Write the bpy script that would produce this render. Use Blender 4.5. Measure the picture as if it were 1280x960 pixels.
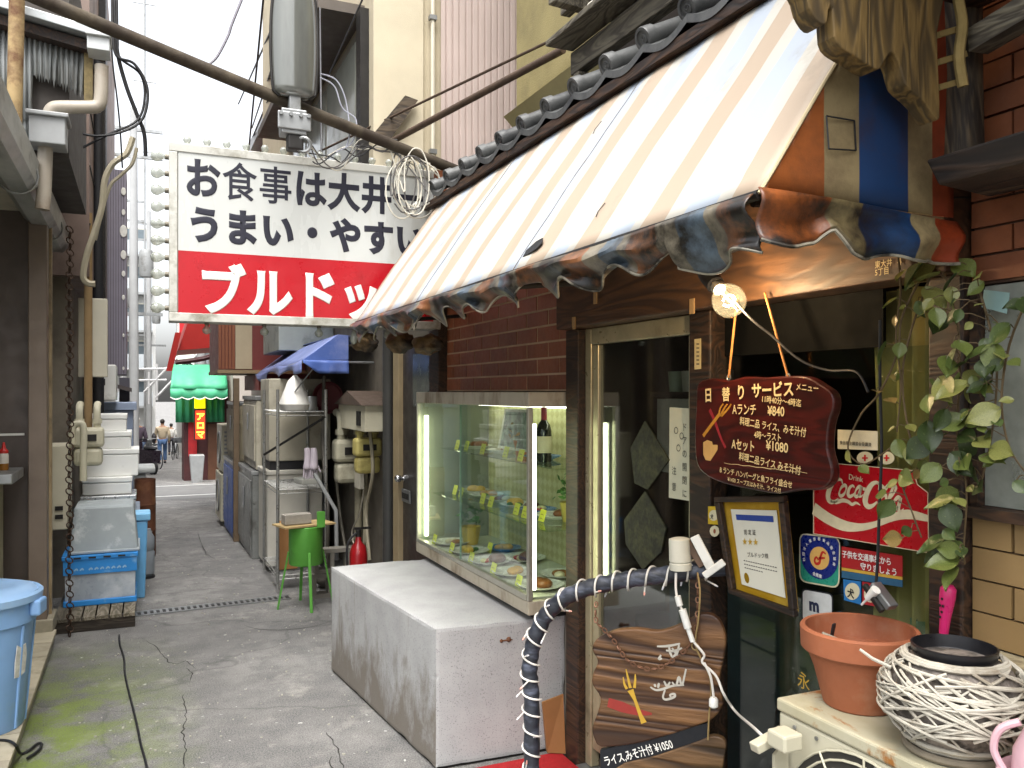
import bpy, bmesh, math, random
from mathutils import Vector, Matrix, noise
for _o in list(bpy.data.objects): bpy.data.objects.remove(_o)
SC = bpy.context.scene
COL = SC.collection
R = math.radians
V = Vector
random.seed(7)
# ------------------------------------------------------------------ camera
FPX, HZN, CZ = 1050.0, 490.0, 1.6
PSI = math.atan(465/1050)
CC, SS = math.cos(PSI), math.sin(PSI)
cam_d = bpy.data.cameras.new('camera'); cam = bpy.data.objects.new('camera', cam_d); COL.objects.link(cam)
cam_d.sensor_fit = 'HORIZONTAL'; cam_d.sensor_width = 36; cam_d.lens = FPX/1280*36
cam_d.shift_y = (HZN-480)/1280; cam_d.clip_start = .05; cam_d.clip_end = 900
cam.location = (0, 0, CZ); cam.rotation_euler = (math.pi/2, 0, -PSI)
SC.camera = cam
# ------------------------------------------------------------------ world, sun, exposure
SUN_EL, SUN_AZ = R(66), R(200)      # azimuth clockwise from +Y: bright cloud up the alley behind the viewer
w = bpy.data.worlds.new('World'); SC.world = w; w.use_nodes = True
nt = w.node_tree; bg = nt.nodes['Background']
sky = nt.nodes.new('ShaderNodeTexSky'); sky.sky_type = 'NISHITA'; sky.sun_disc = False
sky.sun_elevation = SUN_EL; sky.sun_rotation = SUN_AZ; sky.air_density = 1.0; sky.dust_density = 5; sky.ozone_density = 1
hs = nt.nodes.new('ShaderNodeHueSaturation'); hs.inputs['Saturation'].default_value = .22     # overcast: nearly colourless
nt.links.new(sky.outputs[0], hs.inputs['Color']); nt.links.new(hs.outputs[0], bg.inputs['Color'])
bg.inputs['Strength'].default_value = .15
sd = bpy.data.lights.new('sun', 'SUN'); sd.energy = 1.2; sd.angle = R(60); sd.color = (1, .97, .92)
sun = bpy.data.objects.new('sun', sd); COL.objects.link(sun)
sun.location = (-20, 0, 40)
_d = V((math.sin(SUN_AZ)*math.cos(SUN_EL), math.cos(SUN_AZ)*math.cos(SUN_EL), math.sin(SUN_EL)))
sun.rotation_euler = _d.to_track_quat('Z', 'Y').to_euler()
SC.view_settings.view_transform = 'Standard'; SC.view_settings.look = 'None'
SC.view_settings.gamma = 1; SC.view_settings.use_curve_mapping = False
SC.view_settings.exposure = 1.75
SC.render.engine = 'CYCLES'
SC.cycles.max_bounces = 10; SC.cycles.transparent_max_bounces = 24; SC.cycles.diffuse_bounces = 5
SC.cycles.use_denoising = True; SC.cycles.sample_clamp_indirect = 6
SC.cycles.caustics_reflective = False; SC.cycles.caustics_refractive = False

def at(u, v, X=None, Y=None, Z=None, D=None):
    """the place seen at pixel (u, v) of the 1280 x 960 photograph on the plane X=, Y= or Z="""
    t = (u-640)/FPX; d = V((SS+t*CC, CC-t*SS, (HZN-v)/FPX))
    k = X/d.x if X is not None else Y/d.y if Y is not None else (Z-CZ)/d.z if Z is not None else D
    return V((d.x*k, d.y*k, CZ+d.z*k))
def gz(y):
    return 0 if y < 8 else -.0455*(min(y, 70)-9) if y > 10 else -.0455*.25*(y-8)**2
# ------------------------------------------------------------------ materials
def lin(c):
    if isinstance(c, str):
        c = [int(c[i:i+2], 16)/255 for i in (0, 2, 4)]
        c = [x/12.92 if x <= .04045 else ((x+.055)/1.055)**2.4 for x in c]
    return (c[0], c[1], c[2], 1)
MATS = {}
def nodes_of(name):
    m = bpy.data.materials.new(name); m.use_nodes = True
    n = m.node_tree.nodes; l = m.node_tree.links
    return m, n, l, n['Principled BSDF']
def mixc(n, l, fac, a, b, mode='MIX'):
    x = n.new('ShaderNodeMix'); x.data_type = 'RGBA'; x.blend_type = mode
    for sock, val in ((x.inputs[0], fac), (x.inputs[6], a), (x.inputs[7], b)):
        if hasattr(val, 'is_output'): l.new(val, sock)
        else: sock.default_value = val
    return x.outputs[2]
def noise_n(n, l, vec, scale, detail=4, rough=.6, dist=0):
    t = n.new('ShaderNodeTexNoise'); t.inputs['Scale'].default_value = scale; t.inputs['Detail'].default_value = detail
    t.inputs['Roughness'].default_value = rough; t.inputs['Distortion'].default_value = dist
    if vec is not None: l.new(vec, t.inputs['Vector'])
    return t.outputs['Fac']
def rng(n, l, val, a, b, c=0, d=1):
    t = n.new('ShaderNodeMapRange'); l.new(val, t.inputs[0])
    for i, x in enumerate((a, b, c, d)): t.inputs[i+1].default_value = x
    return t.outputs[0]
def mul(n, l, a, b, op='MULTIPLY'):
    t = n.new('ShaderNodeMath'); t.operation = op
    for i, x in enumerate((a, b)):
        if hasattr(x, 'is_output'): l.new(x, t.inputs[i])
        else: t.inputs[i].default_value = x
    return t.outputs[0]
def coords(n, l, stretch=(1, 1, 1), rnd=False):
    tc = n.new('ShaderNodeTexCoord'); mp = n.new('ShaderNodeMapping'); mp.inputs['Scale'].default_value = stretch
    l.new(tc.outputs['Object'], mp.inputs['Vector'])
    if rnd:
        oi = n.new('ShaderNodeObjectInfo'); cb = n.new('ShaderNodeCombineXYZ')
        s = mul(n, l, oi.outputs['Random'], 37.0)
        for i in range(3): l.new(s, cb.inputs[i])
        l.new(cb.outputs[0], mp.inputs['Location'])
    return mp.outputs[0]
def bump(n, l, p, h, strength=.3, dist=.01):
    b = n.new('ShaderNodeBump'); b.inputs['Strength'].default_value = strength; b.inputs['Distance'].default_value = dist
    l.new(h, b.inputs['Height']); l.new(b.outputs[0], p.inputs['Normal'])
def M(name, col, rough=.6, metal=0, var=.25, scale=6, dirt=None, dscale=2.5, dlo=.5, dhi=.7, bmp=.15, bscale=40, stretch=(1, 1, 1), spec=.5, coat=0, rnd=0, bd=.004):
    if name in MATS: return MATS[name]
    m, n, l, p = nodes_of(name)
    vec = coords(n, l, stretch, rnd > 0)
    c = lin(col)
    f = noise_n(n, l, vec, scale)
    out = mixc(n, l, rng(n, l, f, .3, .7), tuple(x*(1-var) for x in c[:3])+(1,), tuple(min(1, x*(1+var*.6)) for x in c[:3])+(1,))
    if rnd:
        oi = n.new('ShaderNodeObjectInfo')
        out = mixc(n, l, rng(n, l, oi.outputs['Random'], 0, 1, 0, rnd), out, tuple(x*.35 for x in c[:3])+(1,))
    if dirt:
        f2 = noise_n(n, l, vec, dscale, 6, .65)
        out = mixc(n, l, rng(n, l, f2, dlo, dhi), out, lin(dirt))
    l.new(out, p.inputs['Base Color'])
    fr = noise_n(n, l, vec, scale*3)
    l.new(rng(n, l, fr, .3, .7, max(0, rough-.1), min(1, rough+.12)), p.inputs['Roughness'])
    p.inputs['Metallic'].default_value = metal; p.inputs['Specular IOR Level'].default_value = spec
    p.inputs['Coat Weight'].default_value = coat
    if bmp: bump(n, l, p, noise_n(n, l, vec, bscale, 5), bmp, bd)
    MATS[name] = m; return m
def MP(name, col, rough=.55):
    """flat print, lettering"""
    return M(name, col, rough, var=.12, scale=30, bmp=0)
def MG(name, tint=(.92, .96, .94), base=.04, rough=.02, frost=0):
    """a pane: see-through, mirrors more at a glancing angle"""
    if name in MATS: return MATS[name]
    m, n, l, p = nodes_of(name); n.remove(p); out = n['Material Output']
    tr = n.new('ShaderNodeBsdfTransparent'); tr.inputs[0].default_value = tint+(1,)
    gl = n.new('ShaderNodeBsdfGlossy'); gl.inputs['Roughness'].default_value = rough
    lw = n.new('ShaderNodeLayerWeight'); lw.inputs['Blend'].default_value = .5
    fac = rng(n, l, mul(n, l, lw.outputs['Facing'], 4.5, 'POWER'), 0, 1, base, .9)
    if frost:
        df = n.new('ShaderNodeBsdfDiffuse'); df.inputs[0].default_value = (.62, .66, .6, 1)
        mf = n.new('ShaderNodeMixShader'); vec = coords(n, l)
        l.new(rng(n, l, noise_n(n, l, vec, 9), .3, .7, frost*.5, frost), mf.inputs[0])
        l.new(tr.outputs[0], mf.inputs[1]); l.new(df.outputs[0], mf.inputs[2]); src = mf.outputs[0]
    else: src = tr.outputs[0]
    mx = n.new('ShaderNodeMixShader'); l.new(fac, mx.inputs[0]); l.new(src, mx.inputs[1]); l.new(gl.outputs[0], mx.inputs[2])
    l.new(mx.outputs[0], out.inputs['Surface']); MATS[name] = m; return m
def ME(name, col, strength):
    if name in MATS: return MATS[name]
    m, n, l, p = nodes_of(name); p.inputs['Base Color'].default_value = lin(col); p.inputs['Emission Color'].default_value = lin(col)
    p.inputs['Emission Strength'].default_value = strength; MATS[name] = m; return m
def MWOOD(name, c1, c2, scale=10, ax='X', rough=.55, ring=2.5, bmp=.6):
    if name in MATS: return MATS[name]
    m, n, l, p = nodes_of(name)
    st = {'X': (.25, 1.6, 1.6), 'Y': (1.6, .25, 1.6), 'Z': (1.6, 1.6, .25), 'H': (.22, .22, 1.9)}[ax]
    vec = coords(n, l, st, True)
    f = noise_n(n, l, vec, scale, 3, .5, ring)
    wv = n.new('ShaderNodeMath'); wv.operation = 'SINE'; l.new(mul(n, l, f, 46.0), wv.inputs[0])
    g = rng(n, l, wv.outputs[0], -1, 1)
    fine = noise_n(n, l, vec, scale*9, 5)
    fac = mul(n, l, g, rng(n, l, fine, .3, .7, .5, 1.0))
    o = mixc(n, l, fac, lin(c2), lin(c1))
    o = mixc(n, l, rng(n, l, noise_n(n, l, vec, 2.2, 5), .5, .75), o, tuple(x*.3 for x in lin(c2)[:3])+(1,))
    l.new(o, p.inputs['Base Color']); p.inputs['Roughness'].default_value = rough
    bump(n, l, p, fac, bmp, .004); MATS[name] = m; return m
# ------------------------------------------------------------------ geometry
class MB:
    def __init__(s): s.v = []; s.f = []; s.mi = []
    def add(s, vs, fs, mi=0):
        b = len(s.v); s.v += [V(x) for x in vs]; s.f += [[i+b for i in f] for f in fs]; s.mi += [mi]*len(fs); return s
    def hexa(s, p, mi=0):
        return s.add(p, [(0, 3, 2, 1), (4, 5, 6, 7), (0, 1, 5, 4), (1, 2, 6, 5), (2, 3, 7, 6), (3, 0, 4, 7)], mi)
    def box(s, x0, x1, y0, y1, z0, z1, mi=0):
        return s.hexa([(x0, y0, z0), (x1, y0, z0), (x1, y1, z0), (x0, y1, z0), (x0, y0, z1), (x1, y0, z1), (x1, y1, z1), (x0, y1, z1)], mi)
    def obox(s, o, a, b, c, mi=0):
        o, a, b, c = V(o), V(a), V(b), V(c)
        return s.hexa([o, o+a, o+a+b, o+b, o+c, o+a+c, o+a+b+c, o+b+c], mi)
    def cbox(s, ctr, size, rz=0, rx=0, mi=0):
        m = Matrix.Rotation(rz, 3, 'Z') @ Matrix.Rotation(rx, 3, 'X')
        a, b, c = (m @ V((size[0], 0, 0)), m @ V((0, size[1], 0)), m @ V((0, 0, size[2])))
        return s.obox(V(ctr)-(a+b+c)/2, a, b, c, mi)
    def bar(s, a, b, w, h, up=(0, 0, 1), mi=0):
        a, b = V(a), V(b); d = (b-a).normalized(); sd = d.cross(V(up))
        if sd.length < 1e-4: sd = V((1, 0, 0))
        sd.normalize(); u = sd.cross(d).normalized()
        return s.obox(a-sd*w/2-u*h/2, b-a, sd*w, u*h, mi)
    def tube(s, pts, r, n=8, closed=False, mi=0, caps=True):
        pts = [V(p) for p in pts]; N = len(pts); rs = r if isinstance(r, (list, tuple)) else [r]*N
        base = len(s.v); t0 = None; nrm = None
        for i, p in enumerate(pts):
            a = pts[(i-1) % N] if (closed or i) else p; b = pts[(i+1) % N] if (closed or i < N-1) else p
            t = (b-a).normalized() if (b-a).length > 1e-9 else V((0, 0, 1))
            if nrm is None:
                nrm = t.orthogonal().normalized()
            else:
                q = t0.rotation_difference(t); nrm = q @ nrm; nrm = (nrm-t*nrm.dot(t)).normalized()
            t0 = t; bn = t.cross(nrm)
            for k in range(n):
                an = 2*math.pi*k/n; s.v.append(p+(nrm*math.cos(an)+bn*math.sin(an))*rs[i])
        for i in range(N if closed else N-1):
            j = (i+1) % N
            for k in range(n):
                k2 = (k+1) % n
                s.f.append([base+i*n+k, base+i*n+k2, base+j*n+k2, base+j*n+k]); s.mi.append(mi)
        if caps and not closed:
            s.f.append([base+k for k in range(n)][::-1]); s.f.append([base+(N-1)*n+k for k in range(n)]); s.mi += [mi, mi]
        return s
    def lathe(s, prof, o=(0, 0, 0), n=24, ax=(0, 0, 1), mi=0, sy=1.0):
        ax = V(ax).normalized(); a = ax.orthogonal().normalized(); b = ax.cross(a); o = V(o); base = len(s.v)
        for r, z in prof:
            for k in range(n):
                an = 2*math.pi*k/n; s.v.append(o+ax*z+a*math.cos(an)*r+b*math.sin(an)*r*sy)
        for i in range(len(prof)-1):
            for k in range(n):
                k2 = (k+1) % n; s.f.append([base+i*n+k, base+i*n+k2, base+(i+1)*n+k2, base+(i+1)*n+k]); s.mi.append(mi)
        if prof[0][0] > 1e-5: s.f.append([base+k for k in range(n)][::-1]); s.mi.append(mi)
        if prof[-1][0] > 1e-5: s.f.append([base+(len(prof)-1)*n+k for k in range(n)]); s.mi.append(mi)
        return s
    def prism(s, poly, depth, mi=0):
        """closed outline of world points pushed along depth"""
        poly = [V(p) for p in poly]; n = len(poly); d = V(depth)
        return s.add(poly+[p+d for p in poly], [list(range(n))[::-1], list(range(n, 2*n))]+[[i, (i+1) % n, (i+1) % n+n, i+n] for i in range(n)], mi)
    def grid(s, fn, nu, nv, thick=None, mi=0):
        b = len(s.v)
        for j in range(nv+1):
            for i in range(nu+1): s.v.append(V(fn(i/nu, j/nv)))
        for j in range(nv):
            for i in range(nu):
                a = b+j*(nu+1)+i; s.f.append([a, a+1, a+nu+2, a+nu+1]); s.mi.append(mi)
        return s
    def quad(s, a, b, c, d, mi=0): return s.add([a, b, c, d], [(0, 1, 2, 3)], mi)
    def torus(s, c, ax, Rr, r, n=24, m=8, a0=0, a1=2*math.pi, sy=1.0, xd=None):
        ax = V(ax).normalized(); a = V(xd).normalized() if xd else ax.orthogonal().normalized(); b = ax.cross(a); full = abs(a1-a0-2*math.pi) < 1e-4
        k = n if full else n+1
        return s.tube([V(c)+a*math.cos(a0+(a1-a0)*i/n)*Rr+b*math.sin(a0+(a1-a0)*i/n)*Rr*sy for i in range(k)], r, m, closed=full)
    def sphere(s, c, r, n=16, m=10, sc=(1, 1, 1)):
        b = len(s.v)
        prof = [(max(1e-6, r*math.sin(math.pi*i/m)), -r*math.cos(math.pi*i/m)) for i in range(m+1)]
        s.lathe(prof, (0, 0, 0), n)
        for i in range(b, len(s.v)):
            q = s.v[i]; s.v[i] = V(c)+V((q.x*sc[0], q.y*sc[1], q.z*sc[2]))
        return s
    def mesh(s, name, mats, org=(0, 0, 0), smooth=False):
        me = bpy.data.meshes.new(name); o = V(org)
        me.from_pydata([tuple(p-o) for p in s.v], [], s.f)
        bm = bmesh.new(); bm.from_mesh(me); bmesh.ops.remove_doubles(bm, verts=bm.verts, dist=1e-6)
        bmesh.ops.recalc_face_normals(bm, faces=bm.faces); bm.to_mesh(me); bm.free()
        for m in (mats if isinstance(mats, (list, tuple)) else [mats]): me.materials.append(m)
        if isinstance(mats, (list, tuple)) and len(mats) > 1 and len(me.polygons) == len(s.mi):
            me.polygons.foreach_set('material_index', s.mi)
        if smooth:
            me.polygons.foreach_set('use_smooth', [True]*len(me.polygons)); me.set_sharp_from_angle(angle=R(smooth if smooth is not True else 40))
        return me
    def build(s, name, mats, parent=None, smooth=False, bevel=0, solid=0, org=None, subsurf=0):
        og = V(org) if org is not None else ORG.get(parent.name, V((0, 0, 0))) if parent else (lambda q: V(((min(p.x for p in q)+max(p.x for p in q))/2, (min(p.y for p in q)+max(p.y for p in q))/2, min(p.z for p in q))))(s.v)
        me = s.mesh(name, mats, og, smooth)
        o = bpy.data.objects.new(name, me); COL.objects.link(o)
        if parent: o.parent = parent; o.location = og-ORG.get(parent.name, V((0, 0, 0)))
        else: o.location = og
        ORG[o.name] = og
        if solid: md = o.modifiers.new('thick', 'SOLIDIFY'); md.thickness = solid; md.offset = 0
        if bevel: md = o.modifiers.new('edge', 'BEVEL'); md.width = bevel; md.segments = 2; md.limit_method = 'ANGLE'
        if subsurf: md = o.modifiers.new('sub', 'SUBSURF'); md.levels = md.render_levels = subsurf
        return o
ORG = {}
def tag(o, label, cat, group=None):
    o['label'] = label; o['category'] = cat
    if group: o['group'] = group
    return o
def thing(name, label, cat, loc=(0, 0, 0), group=None):
    o = bpy.data.objects.new(name, None); COL.objects.link(o); o.location = V(loc); o.empty_display_size = .1
    ORG[o.name] = V(loc); return tag(o, label, cat, group)
def struct(o): o['kind'] = 'structure'; return o
def inst(name, me, loc, parent, rot=(0, 0, 0), scale=(1, 1, 1)):
    """one more piece sharing mesh data"""
    o = bpy.data.objects.new(name, me); COL.objects.link(o)
    o.parent = parent; o.location = V(loc)-ORG.get(parent.name, V((0, 0, 0))) if parent else V(loc)
    o.rotation_euler = rot; o.scale = scale; ORG[o.name] = V(loc); return o
def dup(root, delta, label, group=None):
    r = root.copy(); COL.objects.link(r); r.location = root.location+V(delta); ORG[r.name] = V(r.location); r['label'] = label
    if group: r['group'] = group
    for ch in list(root.children):
        c = ch.copy(); COL.objects.link(c); c.parent = r
        for g in ch.children:
            d = g.copy(); COL.objects.link(d); d.parent = c
    return r
def text(body, size, p, xd, yd, mat, parent, bold=0, wide=1.0, name='lettering', lift=.0015, align='LEFT', sp=1.0, ls=1.0, shear=0):
    """flat lettering: p is the start of the base line"""
    cu = bpy.data.curves.new(name, 'FONT'); cu.body = body; cu.size = 1; cu.bevel_depth = bold; cu.bevel_resolution = 1; cu.align_x = align
    cu.space_character = sp; cu.space_line = ls; cu.extrude = 0; cu.shear = shear; cu.resolution_u = 4
    cu.materials.append(mat); o = bpy.data.objects.new(name, cu); COL.objects.link(o)
    xd = V(xd).normalized(); yd = V(yd); yd = (yd-xd*yd.dot(xd)).normalized(); nz = xd.cross(yd)
    m = Matrix((xd*size*wide, yd*size, nz*size*(.12 if bold else 1))).transposed().to_4x4()
    m.translation = V(p)+nz*lift-ORG.get(parent.name, V((0, 0, 0)))
    o.parent = parent; o.matrix_local = m; return o
def smoothpts(pts, k=6, closed=False):
    """Catmull-Rom through the points"""
    pts = [V(p) for p in pts]; N = len(pts); out = []
    for i in range(N if closed else N-1):
        if closed: a, b, c, d = pts[i-1], pts[i], pts[(i+1) % N], pts[(i+2) % N]
        else: a, b, c, d = pts[max(0, i-1)], pts[i], pts[i+1], pts[min(N-1, i+2)]
        for j in range(k):
            t = j/k; out.append(.5*((2*b)+(c-a)*t+(2*a-5*b+4*c-d)*t*t+(3*b-a-3*c+d)*t**3))
    if not closed: out.append(pts[-1])
    return out
def brush(mb, pts, ws, nrm, k=6, mi=0):
    """a painted stroke of changing width lying on a surface with normal nrm"""
    P = smoothpts(pts, k); n = V(nrm); N = len(P); L = []; m = len(ws)
    for i, p in enumerate(P):
        t = (P[min(N-1, i+1)]-P[max(0, i-1)]).normalized(); sd = t.cross(n).normalized()
        x = i/(N-1)*(m-1); j = min(m-2, int(x)); wd = ws[j]+(ws[j+1]-ws[j])*(x-j)
        L.append((p-sd*wd/2, p+sd*wd/2))
    for i in range(N-1): mb.quad(L[i][0], L[i][1], L[i+1][1], L[i+1][0], mi)
    return mb
def cable(pts, r, mat, label, cat='cable', name='cable', group=None, k=8, n=6):
    return tag(MB().tube(smoothpts(pts, k), r, n).build(name, mat, smooth=True), label, cat, group)
X_, Y_, Z_ = V((1, 0, 0)), V((0, 1, 0)), V((0, 0, 1))
# ------------------------------------------------------------------ shared materials
ALU = M('aluminium', 'b9b6a8', .38, .75, .12, 14, bmp=.05)
ALUG = M('pale_gold_aluminium', 'b3a98a', .35, .45, .15, 10, '6d6350', 3, .55, .75, bmp=.05)
STEEL = M('galvanised_steel', '9a9c9c', .42, .8, .2, 9, '6a6660', 4, .55, .75, bmp=.08)
RUST = M('rusty_iron', '6b4630', .85, .15, .35, 12, '8a6a4a', 5, .5, .65, bmp=.5, bscale=60)
DARKM = M('dark_metal', '2a2826', .5, .4, .25, 8, bmp=.08)
BLACK = M('black_rubber', '17171a', .55, 0, .2, 12, bmp=.1)
WHITEP = M('white_plastic', 'dcdcd6', .45, 0, .06, 5, '9a978c', 3, .58, .8, bmp=.04)
CREAM = M('cream_paint', 'c2bda6', .5, 0, .1, 5, '7d7660', 2.5, .55, .78, bmp=.06)
GREYM = M('grey_paint', '8f9191', .5, .1, .12, 6, '57544e', 3, .55, .75, bmp=.08)
WDARK = MWOOD('dark_timber', '4a3220', '20150e', 6, 'Y', .6, 1.5, .3)
WGREY = MWOOD('grey_weathered_timber', '77705f', '423c33', 7, 'Y', .8, 1.2, .5)
BLUEP = M('blue_plastic', '2f74c4', .45, 0, .12, 6, '8fa9bd', 5, .6, .8, bmp=.05)
YTAG = M('yellow_tag', 'd8dc3a', .6, 0, .05, 9, bmp=0)
INKB = MP('black_print', '14141c'); WHT = MP('white_print', 'e8e6df'); REDP = MP('red_print', 'c4161f')
GLASS = MG('clear_glass'); 
# ================================================================== GROUND
def ground_mat():
    m, n, l, p = nodes_of('worn_asphalt'); vec = coords(n, l)
    tc = n.new('ShaderNodeTexCoord'); sx = n.new('ShaderNodeSeparateXYZ'); l.new(tc.outputs['Object'], sx.inputs[0])
    big = noise_n(n, l, vec, 1.1, 7, .7); mid = noise_n(n, l, vec, 5, 6, .7); fine = noise_n(n, l, vec, 150, 3, .7)
    o = mixc(n, l, rng(n, l, big, .4, .6), (.10, .097, .092, 1), (.205, .199, .187, 1))
    o = mixc(n, l, rng(n, l, mid, .46, .66), o, (.105, .103, .102, 1))
    o = mixc(n, l, rng(n, l, noise_n(n, l, vec, 3.1, 7, .7), .56, .70), o, (.33, .315, .28, 1))
    vo = n.new('ShaderNodeTexVoronoi'); vo.inputs['Scale'].default_value = 90; l.new(vec, vo.inputs['Vector'])
    sp = rng(n, l, vo.outputs['Color'], .2, .9)
    o = mixc(n, l, rng(n, l, fine, .45, .62, 0, .5), o, (.36, .35, .335, 1))
    o = mixc(n, l, rng(n, l, fine, .34, .46, .8, 0), o, (.07, .07, .072, 1))
    o = mixc(n, l, rng(n, l, noise_n(n, l, vec, 26, 2, .5), .71, .76), o, (.6, .59, .56, 1))
    vd = n.new('ShaderNodeTexVoronoi'); vd.feature = 'DISTANCE_TO_EDGE'; vd.inputs['Scale'].default_value = .62
    wv = n.new('ShaderNodeVectorMath'); wv.operation = 'ADD'; nz = n.new('ShaderNodeTexNoise'); nz.inputs['Scale'].default_value = 2.5; nz.inputs['Detail'].default_value = 5; l.new(vec, nz.inputs['Vector'])
    sc = n.new('ShaderNodeVectorMath'); sc.operation = 'SCALE'; sc.inputs['Scale'].default_value = .35; l.new(nz.outputs['Color'], sc.inputs[0]); l.new(vec, wv.inputs[0]); l.new(sc.outputs[0], wv.inputs[1]); l.new(wv.outputs[0], vd.inputs['Vector'])
    vc = n.new('ShaderNodeTexVoronoi'); vc.inputs['Scale'].default_value = .62; l.new(wv.outputs[0], vc.inputs['Vector'])
    o = mixc(n, l, rng(n, l, vc.outputs['Color'], .25, .8, 0, .38), o, (.085, .084, .083, 1))
    o = mixc(n, l, rng(n, l, vd.outputs['Distance'], .002, .008, .4, 0), o, (.06, .058, .055, 1))
    gx = rng(n, l, sx.outputs[0], .3, -.3); gy = mul(n, l, rng(n, l, sx.outputs[1], 6.1, 4.7), rng(n, l, sx.outputs[1], 1.5, 3))
    ms = mul(n, l, mul(n, l, gx, gy), rng(n, l, noise_n(n, l, vec, 4.2, 7, .75), .40, .56))
    ms = mul(n, l, ms, rng(n, l, fine, .38, .55, .35, 1))
    o = mixc(n, l, ms, o, (.17, .23, .03, 1))
    l.new(o, p.inputs['Base Color']); l.new(rng(n, l, mid, .3, .7, .62, .9), p.inputs['Roughness'])
    h = mul(n, l, fine, rng(n, l, mid, .3, .7, .3, 1), 'MULTIPLY')
    bump(n, l, p, mul(n, l, h, mul(n, l, big, 3.0), 'ADD'), .8, .012)
    return m
GM = ground_mat()
ys = [-8, -2, 0, 2, 4, 6, 7.5, 8, 8.5, 9, 9.5, 10, 12, 14, 18, 24, 32, 45, 70, 140, 400]
xs = [-300, -40, -10, -4, -2, -1, 0, 1, 2, 4, 10, 40, 300]
g = MB(); nx = len(xs)
g.add([(x, y, gz(y)) for y in ys for x in xs], [(j*nx+i, j*nx+i+1, (j+1)*nx+i+1, (j+1)*nx+i) for j in range(len(ys)-1) for i in range(nx-1)])
ground = struct(g.build('ground', GM, org=(0, 0, 0), smooth=80))
# cracks: thin flat ribbons of dark colour on the asphalt
CRK = M('dark_crack', '2b2926', .9, 0, .3, 30, bmp=0)
def crack(px, w=.006):
    pts = [at(u, v, Z=.0025) for u, v in px]; P = []
    for a, b in zip(pts, pts[1:]):
        for i in range(5):
            q = a.lerp(b, i/5); q += V((noise.noise(q*23)*.012, noise.noise(q*19+V((5, 5, 5)))*.012, 0)); P.append(q)
    P.append(pts[-1]); L = MB()
    brush(L, P, [w*.3, w, w*.5, w*1.2, w*.6, w, w*.2], Z_, 2)
    o = L.build('crack', CRK, ground); return o
for px in ([(183, 801), (195, 808), (203, 818), (212, 828), (221, 830), (233, 826), (245, 836)], [(233, 835), (240, 842), (238, 850)],
           [(228, 868), (230, 880), (233, 898), (228, 915), (232, 930), (230, 950), (229, 965)], [(408, 915), (418, 930), (424, 945), (432, 965)],
           [(178, 745), (220, 741), (262, 736), (300, 737), (340, 735)], [(188, 700), (215, 694), (250, 692)], [(247, 665), (252, 680), (258, 692), (270, 700)],
           [(188, 672), (215, 660), (245, 657)]):
    crack(px)
for (u, v, r, a0, a1) in ((362, 771, .33, 3.4, 5.6), (462, 948, .17, 2.6, 4.6)):     # scribed rings of buried pipe lids
    cpt = at(u, v, Z=.003); L = MB()
    brush(L, [cpt+V((math.cos(a0+(a1-a0)*i/12)*r, math.sin(a0+(a1-a0)*i/12)*r, 0)) for i in range(13)], [.002, .007, .006, .002], Z_, 3)
    L.build('crack', CRK, ground)
# scraps and pebbles
deb = MB()
for i in range(260):
    q = V((random.uniform(-.3, 1.1), random.uniform(3.2, 9), 0)); r = random.uniform(.002, .006)
    if 1.0 < q.x and 3.3 < q.y < 4.9: continue
    deb.cbox((q.x, q.y, r*.6), (r*2, r*1.6, r), random.uniform(0, 3))
o = deb.build('grit', M('pale_grit', 'a8a498', .9, bmp=0)); o['kind'] = 'stuff'; tag(o, 'scattered pale pebbles and crumbs on the alley asphalt', 'grit')
# cross street and its paint
def strip(name, y0, y1, mat, x0=-40, x1=40, lift=.004, par=None):
    b = MB(); n = 4
    b.grid(lambda a, t: (x0+(x1-x0)*a, y0+(y1-y0)*t, gz(y0+(y1-y0)*t)+lift), 6, n)
    return b.build(name, mat, par, org=None if par is None else ORG.get(par.name))
street = struct(strip('road', 16.1, 20.8, M('street_asphalt', (.12, .12, .118), .85, 0, .15, 2, bmp=.3, bscale=120)))
WLINE = M('road_paint', (.6, .6, .58), .7, 0, .15, 6, (.35, .35, .34), 8, .55, .7, bmp=.1)
for y, wd in ((17.0, .12), (20.3, .12)): struct(strip('road_marking', y, y+wd, WLINE, lift=.009))
# drain with grating across the alley
dr = thing('drain_channel', 'narrow steel drain grating across the alley behind the green stand', 'drain', (0.5, 6.3, 0))
A, B = at(150, 771, Z=0), at(362, 747, Z=0); D_ = (B-A); Ld = D_.length; D_.normalize(); N_ = V((-D_.y, D_.x, 0))
MB().obox(A-N_*.055+V((0, 0, .0015)), D_*Ld, N_*.11, (0, 0, .001)).build('channel', M('dark_channel', '1d1c1a', .6, bmp=0), dr)  # flat dark sheet laid under the bars
fr = MB()
for sgn in (-1, 1): fr.obox(A+N_*(.055*sgn-.008)+V((0, 0, .002)), D_*Ld, N_*.016, (0, 0, .008))
fr.build('frame', STEEL, dr)
bm_ = MB().obox(V((0, 0, 0))-N_*.05-D_*.009, D_*.018, N_*.1, (0, 0, .006)).mesh('bar', STEEL)
for i in range(int(Ld/.042)): inst('bar', bm_, A+D_*(.02+i*.042)+V((0, 0, .003)), dr)
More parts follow.
